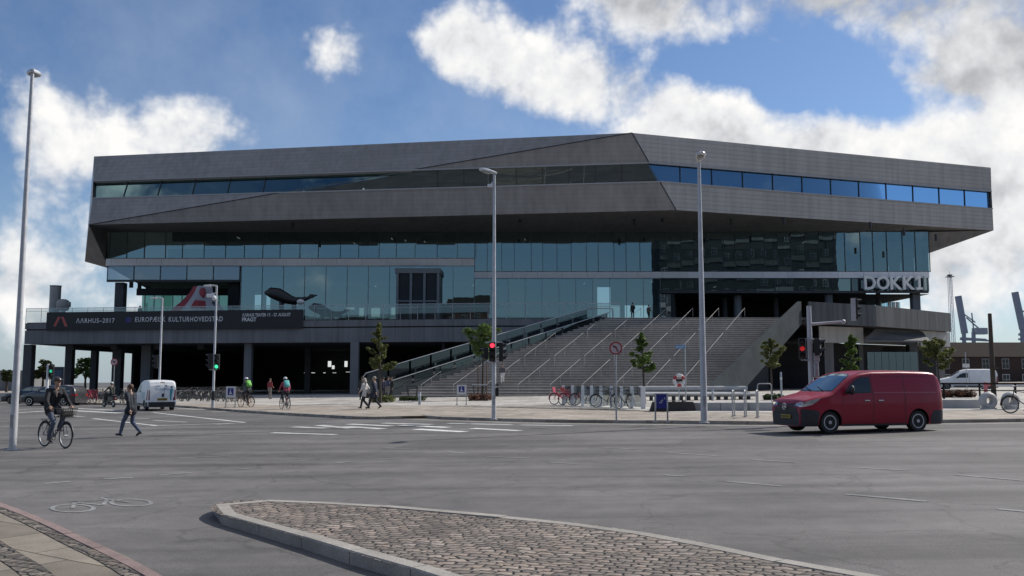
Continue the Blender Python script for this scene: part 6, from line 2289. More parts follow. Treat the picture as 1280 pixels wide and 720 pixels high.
# ================================================================ white delivery van seen from behind
def small_van(name, label, loc, yaw, scale, mat, plates=True, art=False, group=None, L=4.1, H=1.78, tailmat=None):
    t = thing(name, label, 'van', loc, yaw, group); t.scale = (scale,) * 3
    k = L / 4.1
    c = Car(L, [(0, .72), (.05, .82), (.15, .90), (.55 * k, 1.02), (.95 * k, 1.12), (1.05 * k, 1.18), (1.60 * k, 1.58), (1.9 * k, H - .06), (2.3 * k, H), (3.5 * k, H), (L - .2, H - .03), (L - .08, H - .12), (L, H - .38)],
            [(0, .62), (.05, .70), (.2, .78), (.6, .835), (L - .5, .84), (L - .08, .815), (L, .78)],
            [(.2, .94), (.4, .985), (.8, 1.0), (1.05, .985), (1.4, .93), (H, .86)], .22, .12)
    fx_, rx_ = .72 * k, L - .72
    c.body('body', [mat, M_BLACK], t, (fx_, rx_), .30, .70)
    for x in (fx_, rx_):
        for sg in (-1, 1): wheel(t, x, sg * .70, .30, .19, sg, 7, cover=True, rimmat=M_STEEL)
    mb = MB(); c.top_patch([(1.08 * k, -.62), (1.66 * k, -.54), (1.74 * k, 0), (1.66 * k, .54), (1.08 * k, .62), (1.02 * k, 0)], .005, mb); mb.build('windscreen', M_CARGLO, t, fix=False)
    for sg in (-1, 1):
        mb = MB(); c.side_patch([(1.35 * k, 1.06), (2.15 * k, 1.08), (2.15 * k, 1.48), (1.85 * k, 1.48), (1.62 * k, 1.36)], sg, .005, mb); mb.build('side_window', M_CARGLO, t, fix=False)
        mb = MB(); c.side_patch([(2.22 * k, .35), (2.235 * k, .35), (2.235 * k, 1.6), (2.22 * k, 1.6)], sg, .004, mb); c.side_patch([(1.2 * k, .3), (3.1 * k, .3), (3.1 * k, .42), (1.2 * k, .42)], sg, .005, mb); mb.build('door_seam', M_BLACK, t, fix=False)
        mb = MB(); mb.ball((1.42 * k, sg * 1.0, 1.12), (.06, .09, .10), 10); mb.build('wing_mirror', M_BLACK, t, smooth=True)
        mb = MB(); c.nose_patch([(sg * .42, .66), (sg * .66, .66), (sg * .66, .80), (sg * .45, .76)], .006, mb); c.side_patch([(.05, .68), (.4, .72), (.42, .80), (.05, .82)], sg, .005, mb); mb.build('headlight', M_LENS, t, fix=False)
        mb = MB(); c.side_patch([(L - .16, .62), (L - .01, .62), (L - .01, 1.20), (L - .10, 1.20)], sg, .006, mb); c.nose_patch([(sg * .66, .62), (sg * .80, .62), (sg * .78, 1.20), (sg * .68, 1.20)], .006, mb, tail=True)
        mb.build('tail_light', paint('tail_dark_red', (.16, .02, .03), .25), t, fix=False)
    mb = MB(); c.nose_patch([(-.72, .25), (.72, .25), (.72, .50), (-.72, .50)], .008, mb); c.nose_patch([(-.5, .52), (.5, .52), (.42, .66), (-.42, .66)], .006, mb); mb.build('front_bumper', M_BLACK, t, fix=False)
    mb = MB(); c.nose_patch([(-.80, .23), (.80, .23), (.80, .52), (-.80, .52)], .012, mb, tail=True)
    for sg in (-1, 1): c.side_patch([(L - .4, .23), (L - .01, .23), (L - .01, .52), (L - .34, .52)], sg, .006, mb)
    mb.build('rear_bumper', M_BLACK, t, fix=False)
    mb = MB()
    c.nose_patch([(.11, .56), (.122, .56), (.122, 1.60), (.11, 1.60)], .006, mb, tail=True)
    c.nose_patch([(-.62, 1.60), (.62, 1.60), (.62, 1.612), (-.62, 1.612)], .006, mb, tail=True)
    c.nose_patch([(-.02, .80), (.10, .80), (.10, 1.0), (-.02, 1.0)], .02, mb, tail=True)
    mb.build('rear_door_seam', M_BLACK, t, fix=False)
    if plates:
        mb = MB(); c.nose_patch([(-.26, .60), (.30, .60), (.30, .74), (-.26, .74)], .02, mb, tail=True); p = mb.build('number_plate', M_PLY, t, fix=False)
        mb = MB()
        for i in range(7): c.nose_patch([(-.21 + i * .066, .635), (-.17 + i * .066, .635), (-.17 + i * .066, .705), (-.21 + i * .066, .705)], .025, mb, tail=True)
        mb.build('plate_mark', M_BLACK, p, fix=False)
    if art:
        teal = paint('van_teal', (.05, .28, .36), .4); drk = paint('van_ink', (.04, .06, .10), .4)
        mb = MB()
        # wavy lettering strip and a standing figure in a teal coat
        for i in range(9): c.nose_patch([(-.38 + i * .085, 1.24 + .01 * (i % 2)), (-.315 + i * .085, 1.24), (-.315 + i * .085, 1.29), (-.38 + i * .085, 1.30 - .012 * (i % 3))], .008, mb, 0, tail=True)
        c.nose_patch([(-.42, 1.18), (.42, 1.20), (.42, 1.215), (-.42, 1.195)], .008, mb, 0, tail=True)
        s = 1
        c.nose_patch([(s * .44, .62), (s * .52, .62), (s * .54, .95), (s * .60, 1.25), (s * .50, 1.30), (s * .42, 1.22), (s * .42, .9)], .008, mb, 0, tail=True)
        c.nose_patch([(s * .47, 1.32), (s * .56, 1.32), (s * .56, 1.43), (s * .47, 1.43)], .009, mb, 1, tail=True)
        c.nose_patch([(s * .60, .60), (s * .68, .60), (s * .66, .78), (s * .60, .78)], .009, mb, 1, tail=True)
        c.nose_patch([(s * .16, 1.40), (s * .26, 1.42), (s * .24, 1.50), (s * .15, 1.47)], .009, mb, 1, tail=True)
        mb.build('van_artwork', [teal, drk], t, fix=False)
        mb = MB()
        for k_ in range(2): c.side_patch([(2.6 + k_ * .5, .7), (2.95 + k_ * .5, .72), (2.95 + k_ * .5, 1.1), (2.6 + k_ * .5, 1.05)], 1 if False else -1, .006, mb, 0)
        mb.build('side_artwork', paint('van_pale_teal', (.35, .52, .55), .4), t, fix=False)
    mb = MB(); mb.box((L + .005, .0, 1.635), (.03, .22, .04)); mb.build('brake_light', paint('tail_dark_red', (.16, .02, .03), .25), t)
    return t, c


wb = G(196, 513.3)
hdv = math.radians(-32)
fwd = Vector((math.sin(hdv), math.cos(hdv)))
yaw = math.atan2(-fwd.y, -fwd.x)      # local +x points to the tail
tail_pt = Vector((G(201.5, 513.3).x, G(201.5, 513.3).y))
nose = tail_pt + fwd * 4.1
small_van('delivery_van', 'small white delivery van with teal artwork, seen from behind at the crossing', (nose.x, nose.y, gz(nose.x)), yaw, 1.02, M_WHITEP, art=True)
pv = G(1210, 488)
small_van('parked_van', 'white van parked by the railing in front of the brick warehouse', (pv.x - 2.6, pv.y + 1.4, gz(pv.x)), math.radians(-14), 1.12, M_WHITEP, plates=False, L=4.9, H=1.82)


# ================================================================ dark cars at the left
def car(name, label, loc, yaw, mat, estate=False, scale=1.0):
    t = thing(name, label, 'car', loc, yaw, 'dark cars on the far left'); t.scale = (scale,) * 3
    L = 4.3; H = 1.46
    if estate:
        topt = [(0, .62), (.06, .72), (.3, .84), (1.0, .95), (1.12, .99), (1.8, 1.36), (2.2, H), (3.4, H), (4.0, H - .07), (4.2, 1.2), (4.3, .85)]
    else:
        topt = [(0, .60), (.06, .70), (.3, .80), (1.1, .93), (1.22, .97), (1.9, 1.33), (2.3, H - .03), (2.9, H - .05), (3.6, 1.12), (3.75, 1.03), (4.15, .99), (4.3, .8)]
    c = Car(L, topt, [(0, .60), (.06, .70), (.3, .80), (.9, .87), (3.6, .88), (4.1, .82), (4.3, .74)], [(.18, .93), (.35, .98), (.65, 1.0), (.9, .98), (1.0, .95), (1.2, .85), (1.46, .72)], .2, .10)
    c.body('body', [mat, M_BLACK], t, (.85, 3.5), .31, .74)
    for x in (.85, 3.5):
        for sg in (-1, 1): wheel(t, x, sg * .74, .31, .19, sg, 7)
    mb = MB(); c.top_patch([(1.18, -.6), (1.85, -.48), (1.95, 0), (1.85, .48), (1.18, .6), (1.14, 0)], .005, mb); mb.build('windscreen', M_CARGL, t, fix=False)
    for sg in (-1, 1):
        mb = MB()
        e = 3.9 if estate else 3.35
        c.side_patch([(1.5, .98), (2.4, .99), (2.4, 1.33), (2.15, 1.33), (1.85, 1.20)], sg, .005, mb); c.side_patch([(2.46, .99), (e, 1.0), (e - .28, 1.27), (2.9, 1.33), (2.46, 1.33)], sg, .005, mb)
        mb.build('side_window', M_CARGL, t, fix=False)
        mb = MB(); c.side_patch([(.05, .58), (.45, .64), (.5, .72), (.05, .70)], sg, .005, mb); mb.build('headlight', M_LENS, t, fix=False)
        mb = MB(); c.side_patch([(4.0, .68), (4.27, .68), (4.27, .84), (4.05, .86)], sg, .005, mb); c.nose_patch([(sg * .5, .68), (sg * .76, .68), (sg * .74, .84), (sg * .5, .84)], .006, mb, tail=True)
        mb.build('tail_light', paint('tail_red', (.30, .02, .02), .2), t, fix=False)
        mb = MB(); mb.ball((1.55, sg * .98, 1.02), (.05, .08, .065), 8); mb.build('wing_mirror', M_BLACK, t, smooth=True)
        mb = MB()
        for x in (1.35, 2.43, 3.3): c.side_patch([(x, .3), (x + .012, .3), (x + .012, .95), (x, .95)], sg, .003, mb)
        mb.build('door_seam', M_BLACK, t, fix=False)
    mb = MB(); c.nose_patch([(-.4, .42), (.4, .42), (.4, .58), (-.4, .58)], .006, mb); mb.build('grille', M_BLACK, t, fix=False)
    return t


M_CARD = paint('car_dark_blue', (.020, .023, .030), .28, 0, var=.1, coat=.7)
M_CARG = paint('car_graphite', (.05, .05, .055), .28, .2, var=.1, coat=.7)
cg = G(22, 505.5)
car('parked_car', 'dark saloon car at the far left edge behind the tall lamp post', (cg.x - 2.2, cg.y + 2.0, gz(cg.x)), math.radians(6), M_CARD, False, 1.0)
cg = G(66, 507.5)
car('estate_car', 'dark hatchback with red tail lights behind the man on the bicycle', (cg.x - 2.9, cg.y + 1.7, gz(cg.x)), math.radians(-8), M_CARG, True, 1.05)
# ---------------------------------------------------------------- bicycles
def bike(name, label, frame_col, loc, yaw, group=None, basket=False, rim=None, lean=0.0, light_wheels=None, chunky=False):
    """+y is forward"""
    t = thing(name, label, 'bicycle', loc, yaw, group)
    t.rotation_euler = (0, lean, yaw)
    fm = paint('bike_frame', frame_col, .35, .1, var=.08, coat=.3)
    r = .335
    wr, wf = (0, -.52, r), (0, .55, r)
    for c in (wr, wf):
        mb = MB(); mb.torus(c, r - .02, .020, Matrix.Rotation(PI / 2, 4, 'Y'), 30, 6)
        w = mb.build('wheel', M_RUBBER if light_wheels is None else light_wheels, t, smooth=True)
        mb = MB(); mb.torus(c, r - .045, .010, Matrix.Rotation(PI / 2, 4, 'Y'), 28, 5)
        for i in range(16):
            a = 2 * PI * i / 16
            mb.tube([(c[0] + (.02 if i % 2 else -.02), c[1] + .02 * math.cos(a), c[2] + .02 * math.sin(a)), (0, c[1] + (r - .045) * math.cos(a + .2), c[2] + (r - .045) * math.sin(a + .2))], .0022, 4, cap=False)
        mb.tube([(-.05, c[1], c[2]), (.05, c[1], c[2])], .022, 8)
        mb.build('rim', rim or M_STEEL, w, smooth=True)
    bb = Vector((0, -.06, .28)); seat = Vector((0, -.26, .80)); head = Vector((0, .38, .86)); headl = Vector((0, .43, .66))
    mb = MB()
    mb.tube([bb, seat], .017, 7); mb.tube([seat * .92 + Vector((0, 0, .02)), head], .016, 7); mb.tube([bb, headl], .019, 7); mb.tube([head + Vector((0, -.01, .05)), headl], .02, 7)
    for s in (-1, 1):
        mb.tube([bb, (s * .05, -.52, r)], .010, 6); mb.tube([seat - Vector((0, 0, .06)), (s * .05, -.52, r)], .009, 6)
        mb.tube([headl, (s * .045, .46, .6), (s * .045, .55, r)], .012, 6)
    if chunky:                                        # city hire bicycle: deep frame, skirt guard and front shield
        mb.tube([bb + Vector((0, 0, .03)), headl + Vector((0, -.02, .03))], .045, 8); mb.tube([bb, seat], .032, 8)
        for sx_ in (-1, 1): mb.prism([(sx_ * .045, -.80, .42), (sx_ * .045, -.28, .36), (sx_ * .045, -.26, .66), (sx_ * .045, -.62, .68)], (sx_ * .008, 0, 0))
        mb.prism([(-.14, .56, .74), (.14, .56, .74), (.17, .60, 1.0), (-.17, .60, 1.0)], (0, .03, 0))
    mb.build('frame', fm, t, smooth=True)
    mb = MB()
    mb.tube([head, (0, .36, 1.0)], .014, 6)
    mb.tube([(-.29, .18, 1.04), (-.25, .30, 1.05), (-.08, .37, 1.0), (.08, .37, 1.0), (.25, .30, 1.05), (.29, .18, 1.04)], .012, 6)
    for s in (-1, 1): mb.tube([(s * .285, .19, 1.04), (s * .30, .10, 1.035)], .017, 6)
    mb.build('handlebar', M_STEELD, t, smooth=True)
    mb = MB(); mb.tube([seat, seat + Vector((0, -.035, .12))], .013, 6)
    mb.ball((0, -.33, .95), (.085, .10, .035), 12); mb.ball((0, -.21, .95), (.035, .12, .03), 10); mb.build('saddle', M_BLACK, t, smooth=True)
    mb = MB(); mb.torus(bb, .085, .008, Matrix.Rotation(PI / 2, 4, 'Y'), 20, 5)
    for s in (-1, 1):
        mb.bar(bb + Vector((s * .05, 0, 0)), bb + Vector((s * .06, .05 * s, -.16 * s)), .015, .02); mb.box(bb + Vector((s * .11, .05 * s, -.16 * s)), (.09, .07, .02))
    mb.build('crank', M_STEELD, t)
    mb = MB()
    for c, a0, a1 in ((wr, 40, 190), (wf, -5, 150)):
        pts = [(0, c[1] + (r + .018) * math.cos(math.radians(a)), c[2] + (r + .018) * math.sin(math.radians(a))) for a in range(a0, a1 + 1, 15)]
        mb = MB(); mb.tube(pts, .018 if not chunky else .03, 5)
        mb.build('mudguard', M_STEELD if not chunky else fm, t, smooth=True)
    mb = MB(); mb.box((0, -.50, .73), (.13, .36, .015))
    for s in (-1, 1): mb.tube([(s * .06, -.58, .73), (s * .05, -.52, r)], .006, 5)
    mb.build('carrier', M_STEELD, t)
    if basket:
        mb = MB()
        for z, w, l in ((.80, .15, .12), (.88, .17, .14), (.96, .185, .155), (1.03, .20, .17)):
            mb.tube([(-w, .50 - l + .04, z), (w, .50 - l + .04, z), (w, .50 + l + .04, z), (-w, .50 + l + .04, z)], .006, 5, closed=True)
        for i in range(7):
            f = -1 + 2 * i / 6
            for y0, y1 in ((.42, .37), (.66, .71)): mb.tube([(f * .15, y0, .80), (f * .20, y1, 1.03)], .005, 4)
            mb.tube([(.15 * (1 if i % 2 else -1), .54 + f * .12, .80), (.20 * (1 if i % 2 else -1), .54 + f * .17, 1.03)], .005, 4)
        mb.box((0, .54, .80), (.30, .24, .01)); mb.box((0, .54, .90), (.24, .2, .16))
        mb.build('basket', paint('basket_dark', (.035, .03, .027), .7, var=.3), t)
    return t


def gat(px, py, h=KERB):
    g = G(px, py, h); return (g.x, g.y, g.z)


# by the glass screen
bike('bicycle', 'bright red parked bicycle, left one of the two beside the glass screen', (.50, .02, .05), gat(703.5, 506.2), math.radians(60), 'bicycles parked at the glass screen', lean=.06, chunky=True)
bike('bicycle', 'red parked bicycle with its front turned to the street by the glass screen', (.46, .02, .04), gat(712.5, 506.4), math.radians(128), 'bicycles parked at the glass screen', lean=-.05, chunky=True)
bike('bicycle', 'blue grey parked bicycle right of the red ones at the glass screen', (.10, .14, .19), gat(731, 507.2), math.radians(70), 'bicycles parked at the glass screen', rim=M_STEEL, lean=.05)
bike('bicycle', 'black parked bicycle directly left of the no left turn sign post', (.02, .02, .022), gat(758, 509.4), math.radians(66), 'bicycles parked at the glass screen', lean=-.07)
bike('bicycle', 'black parked bicycle with pale mudguards directly right of the no left turn sign post', (.05, .05, .055), gat(781, 511.0), math.radians(140), 'bicycles parked at the glass screen', lean=.05)
bike('bicycle', 'dark bicycle cut off by the right edge of the photo', (.02, .02, .022), gat(1282, 517), math.radians(85))
# the long dark rows under the terrace
cols = [(.02, .02, .022), (.05, .05, .055), (.03, .035, .05), (.09, .02, .02), (.04, .06, .05), (.12, .12, .12)]
protos = []
words = ['black', 'grey', 'dark blue', 'dark red', 'green grey', 'silver']
for i, c in enumerate(cols):
    protos.append(None)
i = 0
for px in [216, 221, 226, 231.5, 236, 241, 245.5, 251, 256, 261, 271, 276, 281, 287, 292.5, 300]:
    k = (i * 5 + i // 3) % 6
    Yb = 500.5 + R.uniform(-.8, 1.4) + (px - 216) * .012
    g = gat(px, Yb)
    lab = '%s bicycle in the shadowed row under the terrace, right of the white van' % words[k]
    if protos[k] is None:
        protos[k] = bike('row_bicycle', lab, cols[k], g, math.radians(R.uniform(-25, 40)), 'bicycles parked in rows under the terrace', lean=R.uniform(-.08, .08), rim=M_STEELD)
        o = protos[k]
    else:
        o = copy_tree(protos[k]); o.location = g; o.rotation_euler = (0, R.uniform(-.08, .08), math.radians(R.uniform(-30, 50)))
    i += 1
for j, px in enumerate([168, 213, 219, 224, 229, 234, 239, 244, 249, 254, 259, 264.5, 270, 275, 280, 286, 291, 297, 303]):
    k = (j * 2 + 1) % 6
    g = gat(px, 498.6 + R.uniform(-.4, .5))
    o = copy_tree(protos[k]); o.location = g; o.rotation_euler = (0, R.uniform(-.08, .08), math.radians(R.uniform(-40, 60)))
    o['label'] = '%s bicycle in the back row of the shadowed bicycles under the terrace' % words[k]; o['group'] = 'bicycles in the back row under the terrace'
redp = None
for px, w in [(96, 'r'), (101, 'k'), (105.5, 'r'), (110.5, 'r'), (115, 'r'), (120, 'r'), (126.5, 'k'), (152, 'k'), (157, 'k'), (163, 'k')]:
    g = gat(px, 503.4 + R.uniform(-.5, .5))
    if w == 'r':
        lab = 'red hire bicycle in the row under the left end of the terrace'
        if redp is None: redp = bike('hire_bicycle', lab, (.28, .02, .03), g, math.radians(20), 'red bicycles in a row at the far left', chunky=True); o = redp
        else: o = copy_tree(redp); o.location = g; o.rotation_euler = (0, R.uniform(-.06, .06), math.radians(R.uniform(0, 50)))
    else:
        o = copy_tree(protos[0]); o.location = g; o.rotation_euler = (0, R.uniform(-.06, .06), math.radians(R.uniform(-30, 40)))
        o['label'] = 'black bicycle beside the red hire bicycles under the left end of the terrace'; o['group'] = 'black bicycles at the far left'
# ridden ones
NB = G(68, 559.5, 0); NB_YAW = -math.radians(126); CG_YAW = math.radians(50); CT_YAW = math.radians(33); SC_YAW = math.radians(51)
bike('ridden_bicycle', 'dark bicycle with a front basket ridden by the man in a black jacket', (.03, .03, .033), (NB.x, NB.y, NB.z), NB_YAW, None, basket=True)
CG = G(307.5, 509.5, KERB * .6)
bike('ridden_bicycle', 'bicycle with orange wheels under the rider in a green vest', (.08, .03, .02), (CG.x, CG.y, CG.z), CG_YAW, None, rim=paint('orange_rim', (.30, .13, .03), .5), light_wheels=paint('tan_tyre', (.20, .10, .04), .7))
CT = G(356, 512.5, KERB * .6)
bike('ridden_bicycle', 'dark pink bicycle under the rider with a teal backpack', (.14, .03, .06), (CT.x, CT.y, CT.z), CT_YAW, None)

# ---- scooter
def scooter(label, loc, yaw):
    t = thing('motor_scooter', label, 'scooter', loc, yaw)
    b = paint('scooter_dark', (.022, .022, .025), .3, coat=.5)
    r = .22
    for y in (-.62, .62):
        mb = MB(); mb.torus((0, y, r), r - .05, .055, Matrix.Rotation(PI / 2, 4, 'Y'), 24, 8); w = mb.build('wheel', M_RUBBER, t, smooth=True)
        mb = MB(); mb.lathe([(.12, -.04), (.12, .04)], Matrix.Translation((0, y, r)) @ Matrix.Rotation(PI / 2, 4, 'Y'), 16); mb.build('rim', M_STEEL, w, smooth=True)
    mb = MB()
    mb.prism([(-.17, -.75, .5), (-.17, -.15, .40), (-.17, -.12, .74), (-.17, -.80, .70)], (.34, 0, 0)); mb.box((0, .08, .30), (.36, .55, .1), bev=.03)
    mb.prism([(-.2, .36, .28), (-.2, .42, .28), (-.2, .36, .95), (-.2, .30, .95)], (.4, 0, 0)); mb.box((0, .62, .43), (.14, .34, .08), bev=.03)
    mb.build('body', b, t)
    mb = MB(); mb.box((0, -.42, .77), (.30, .70, .11), bev=.04); mb.build('seat', M_BLACK, t)
    mb = MB(); mb.tube([(0, .62, r), (0, .40, .9), (0, .34, 1.02)], .03, 8); mb.tube([(-.33, .24, 1.04), (0, .34, 1.03), (.33, .24, 1.04)], .017, 6); mb.ball((0, .42, .93), (.1, .08, .09), 10); mb.build('handlebar', M_STEELD, t, smooth=True)
    for s in (-1, 1):
        mb = MB(); mb.tube([(s * .24, .28, 1.05), (s * .30, .30, 1.20)], .008, 5); mb.ball((s * .31, .30, 1.22), (.06, .015, .04), 8); mb.build('mirror', M_BLACK, t, smooth=True)
    mb = MB(); mb.ball((0, -.82, .60), (.12, .04, .06), 10); mb.build('tail_light', paint('tail_dark_red', (.16, .02, .03), .25), t, smooth=True)
    return t
SC = G(136, 509, 0)
scooter('dark motor scooter at the crossing left of the white van', (SC.x, SC.y, SC.z), SC_YAW)
# ---------------------------------------------------------------- people
SKIN = paint('skin', (.40, .24, .17), .55, var=.08, scale=20)
V = Vector


def pose_base():
    """joints for a 1.75 m adult; x right, y forward, z up"""
    return dict(pel=V((0, 0, .95)), che=V((0, .01, 1.29)), neck=V((0, 0, 1.47)), head=V((0, .03, 1.625)),
                shR=V((.185, 0, 1.41)), shL=V((-.185, 0, 1.41)), elR=V((.24, -.03, 1.12)), elL=V((-.24, -.03, 1.12)), wrR=V((.25, .05, .87)), wrL=V((-.25, .05, .87)),
                hiR=V((.09, 0, .93)), hiL=V((-.09, 0, .93)), knR=V((.10, .02, .50)), knL=V((-.10, .02, .50)), anR=V((.10, -.02, .09)), anL=V((-.10, -.02, .09)),
                toR=V((.12, .15, .035)), toL=V((-.12, .15, .035)), face=V((0, 1, 0)))


def walk(stride=.30, arms=.2, lean=.03, first='R'):
    p = pose_base(); a, b = ('R', 'L') if first == 'R' else ('L', 'R')
    sx = {'R': 1, 'L': -1}
    for k in ('pel', 'hiR', 'hiL'): p[k] = p[k] + V((0, 0, -.02))
    for k in ('che', 'neck', 'head', 'shR', 'shL'): p[k] = p[k] + V((0, lean * (p[k].z - .9) * 2, -.02))
    p['kn' + a] = V((.09 * sx[a], .23, .52)); p['an' + a] = V((.09 * sx[a], stride + .06, .10)); p['to' + a] = V((.10 * sx[a], stride + .24, .07))
    p['kn' + b] = V((.09 * sx[b], .02, .48)); p['an' + b] = V((.09 * sx[b], -stride - .04, .17)); p['to' + b] = V((.10 * sx[b], -stride + .12, .04))
    p['el' + a] = p['sh' + a] + V((.06 * sx[a], -.14, -.26)); p['wr' + a] = p['el' + a] + V((.0, -.06, -.24))
    p['el' + b] = p['sh' + b] + V((.06 * sx[b], .05, -.29)); p['wr' + b] = p['el' + b] + V((-.02 * sx[b], arms, -.16))
    return p


def stand(turn=0):
    p = pose_base()
    p['anL'] = V((-.12, .06, .09)); p['toL'] = V((-.15, .22, .035)); p['knL'] = V((-.11, .07, .5))
    p['wrR'] = V((.16, .22, 1.02)); p['elR'] = V((.25, -.02, 1.13))
    return p


def ride(upright=0.0):
    p = pose_base()
    p.update(pel=V((0, -.25, 1.03)), che=V((0, -.06 - .08 * upright, 1.38)), neck=V((0, .03 - .12 * upright, 1.55)), head=V((0, .09 - .12 * upright, 1.705)),
             shR=V((.185, .0 - .11 * upright, 1.49)), shL=V((-.185, .0 - .11 * upright, 1.49)),
             elR=V((.285, .08 - .06 * upright, 1.22)), elL=V((-.285, .08 - .06 * upright, 1.22)), wrR=V((.285, .20, 1.075)), wrL=V((-.285, .20, 1.075)),
             hiR=V((.09, -.22, 1.0)), hiL=V((-.09, -.22, 1.0)), knR=V((.12, .13, .68)), knL=V((-.12, .20, .88)),
             anR=V((.12, -.08, .26)), anL=V((-.12, -.05, .50)), toR=V((.13, .08, .17)), toL=V((-.13, .11, .44)))
    return p


def sit_scooter():
    p = pose_base()
    p.update(pel=V((0, -.42, .93)), che=V((0, -.33, 1.27)), neck=V((0, -.30, 1.44)), head=V((0, -.25, 1.60)),
             shR=V((.185, -.30, 1.38)), shL=V((-.185, -.30, 1.38)), elR=V((.29, -.12, 1.17)), elL=V((-.29, -.12, 1.17)), wrR=V((.31, .16, 1.08)), wrL=V((-.31, .16, 1.08)),
             hiR=V((.10, -.38, .90)), hiL=V((-.10, -.38, .90)), knR=V((.17, .05, .82)), knL=V((-.17, .05, .82)), anR=V((.15, .10, .44)), anL=V((-.15, .10, .44)),
             toR=V((.15, .26, .38)), toL=V((-.15, .26, .38)))
    return p


def hand(mb, w, d, side, grip, s=1.0, mi=0):
    """palm, four bent fingers of unequal length, thumb leaving the side"""
    d = d.normalized()
    up = V((0, 0, 1)) if abs(d.z) < .8 else V((0, 1, 0))
    x = d.cross(up).normalized() * side            # across the palm, towards the thumb
    n = x.cross(d).normalized() * side
    pc = w + d * .045 * s
    mb.tube([w - d * .02 * s, w + d * .015 * s, pc, w + d * .085 * s], [.026 * s, .030 * s, .038 * s, .030 * s], 8, mi)
    curl = .9 if grip else .35
    for i, L in enumerate((.070, .078, .072, .055)):
        o = pc + d * .035 * s + x * ((.027 - .018 * i) * s)
        a = curl
        p1 = o + (d * math.cos(a * .5) - n * math.sin(a * .5)) * (L * .45 * s)
        p2 = p1 + (d * math.cos(a * 1.5) - n * math.sin(a * 1.5)) * (L * .32 * s)
        p3 = p2 + (d * math.cos(a * 2.4) - n * math.sin(a * 2.4)) * (L * .26 * s)
        mb.tube([o, p1, p2, p3], [.0095 * s, .009 * s, .008 * s, .006 * s], 6, mi)
    o = w + d * .03 * s + x * .03 * s
    p1 = o + (x * .7 + d * .6).normalized() * .035 * s; p2 = p1 + (d * .9 - n * (.5 if grip else .15)).normalized() * .03 * s
    mb.tube([o - x * .012 * s, o, p1, p2], [.013 * s, .013 * s, .011 * s, .008 * s], 6, mi)


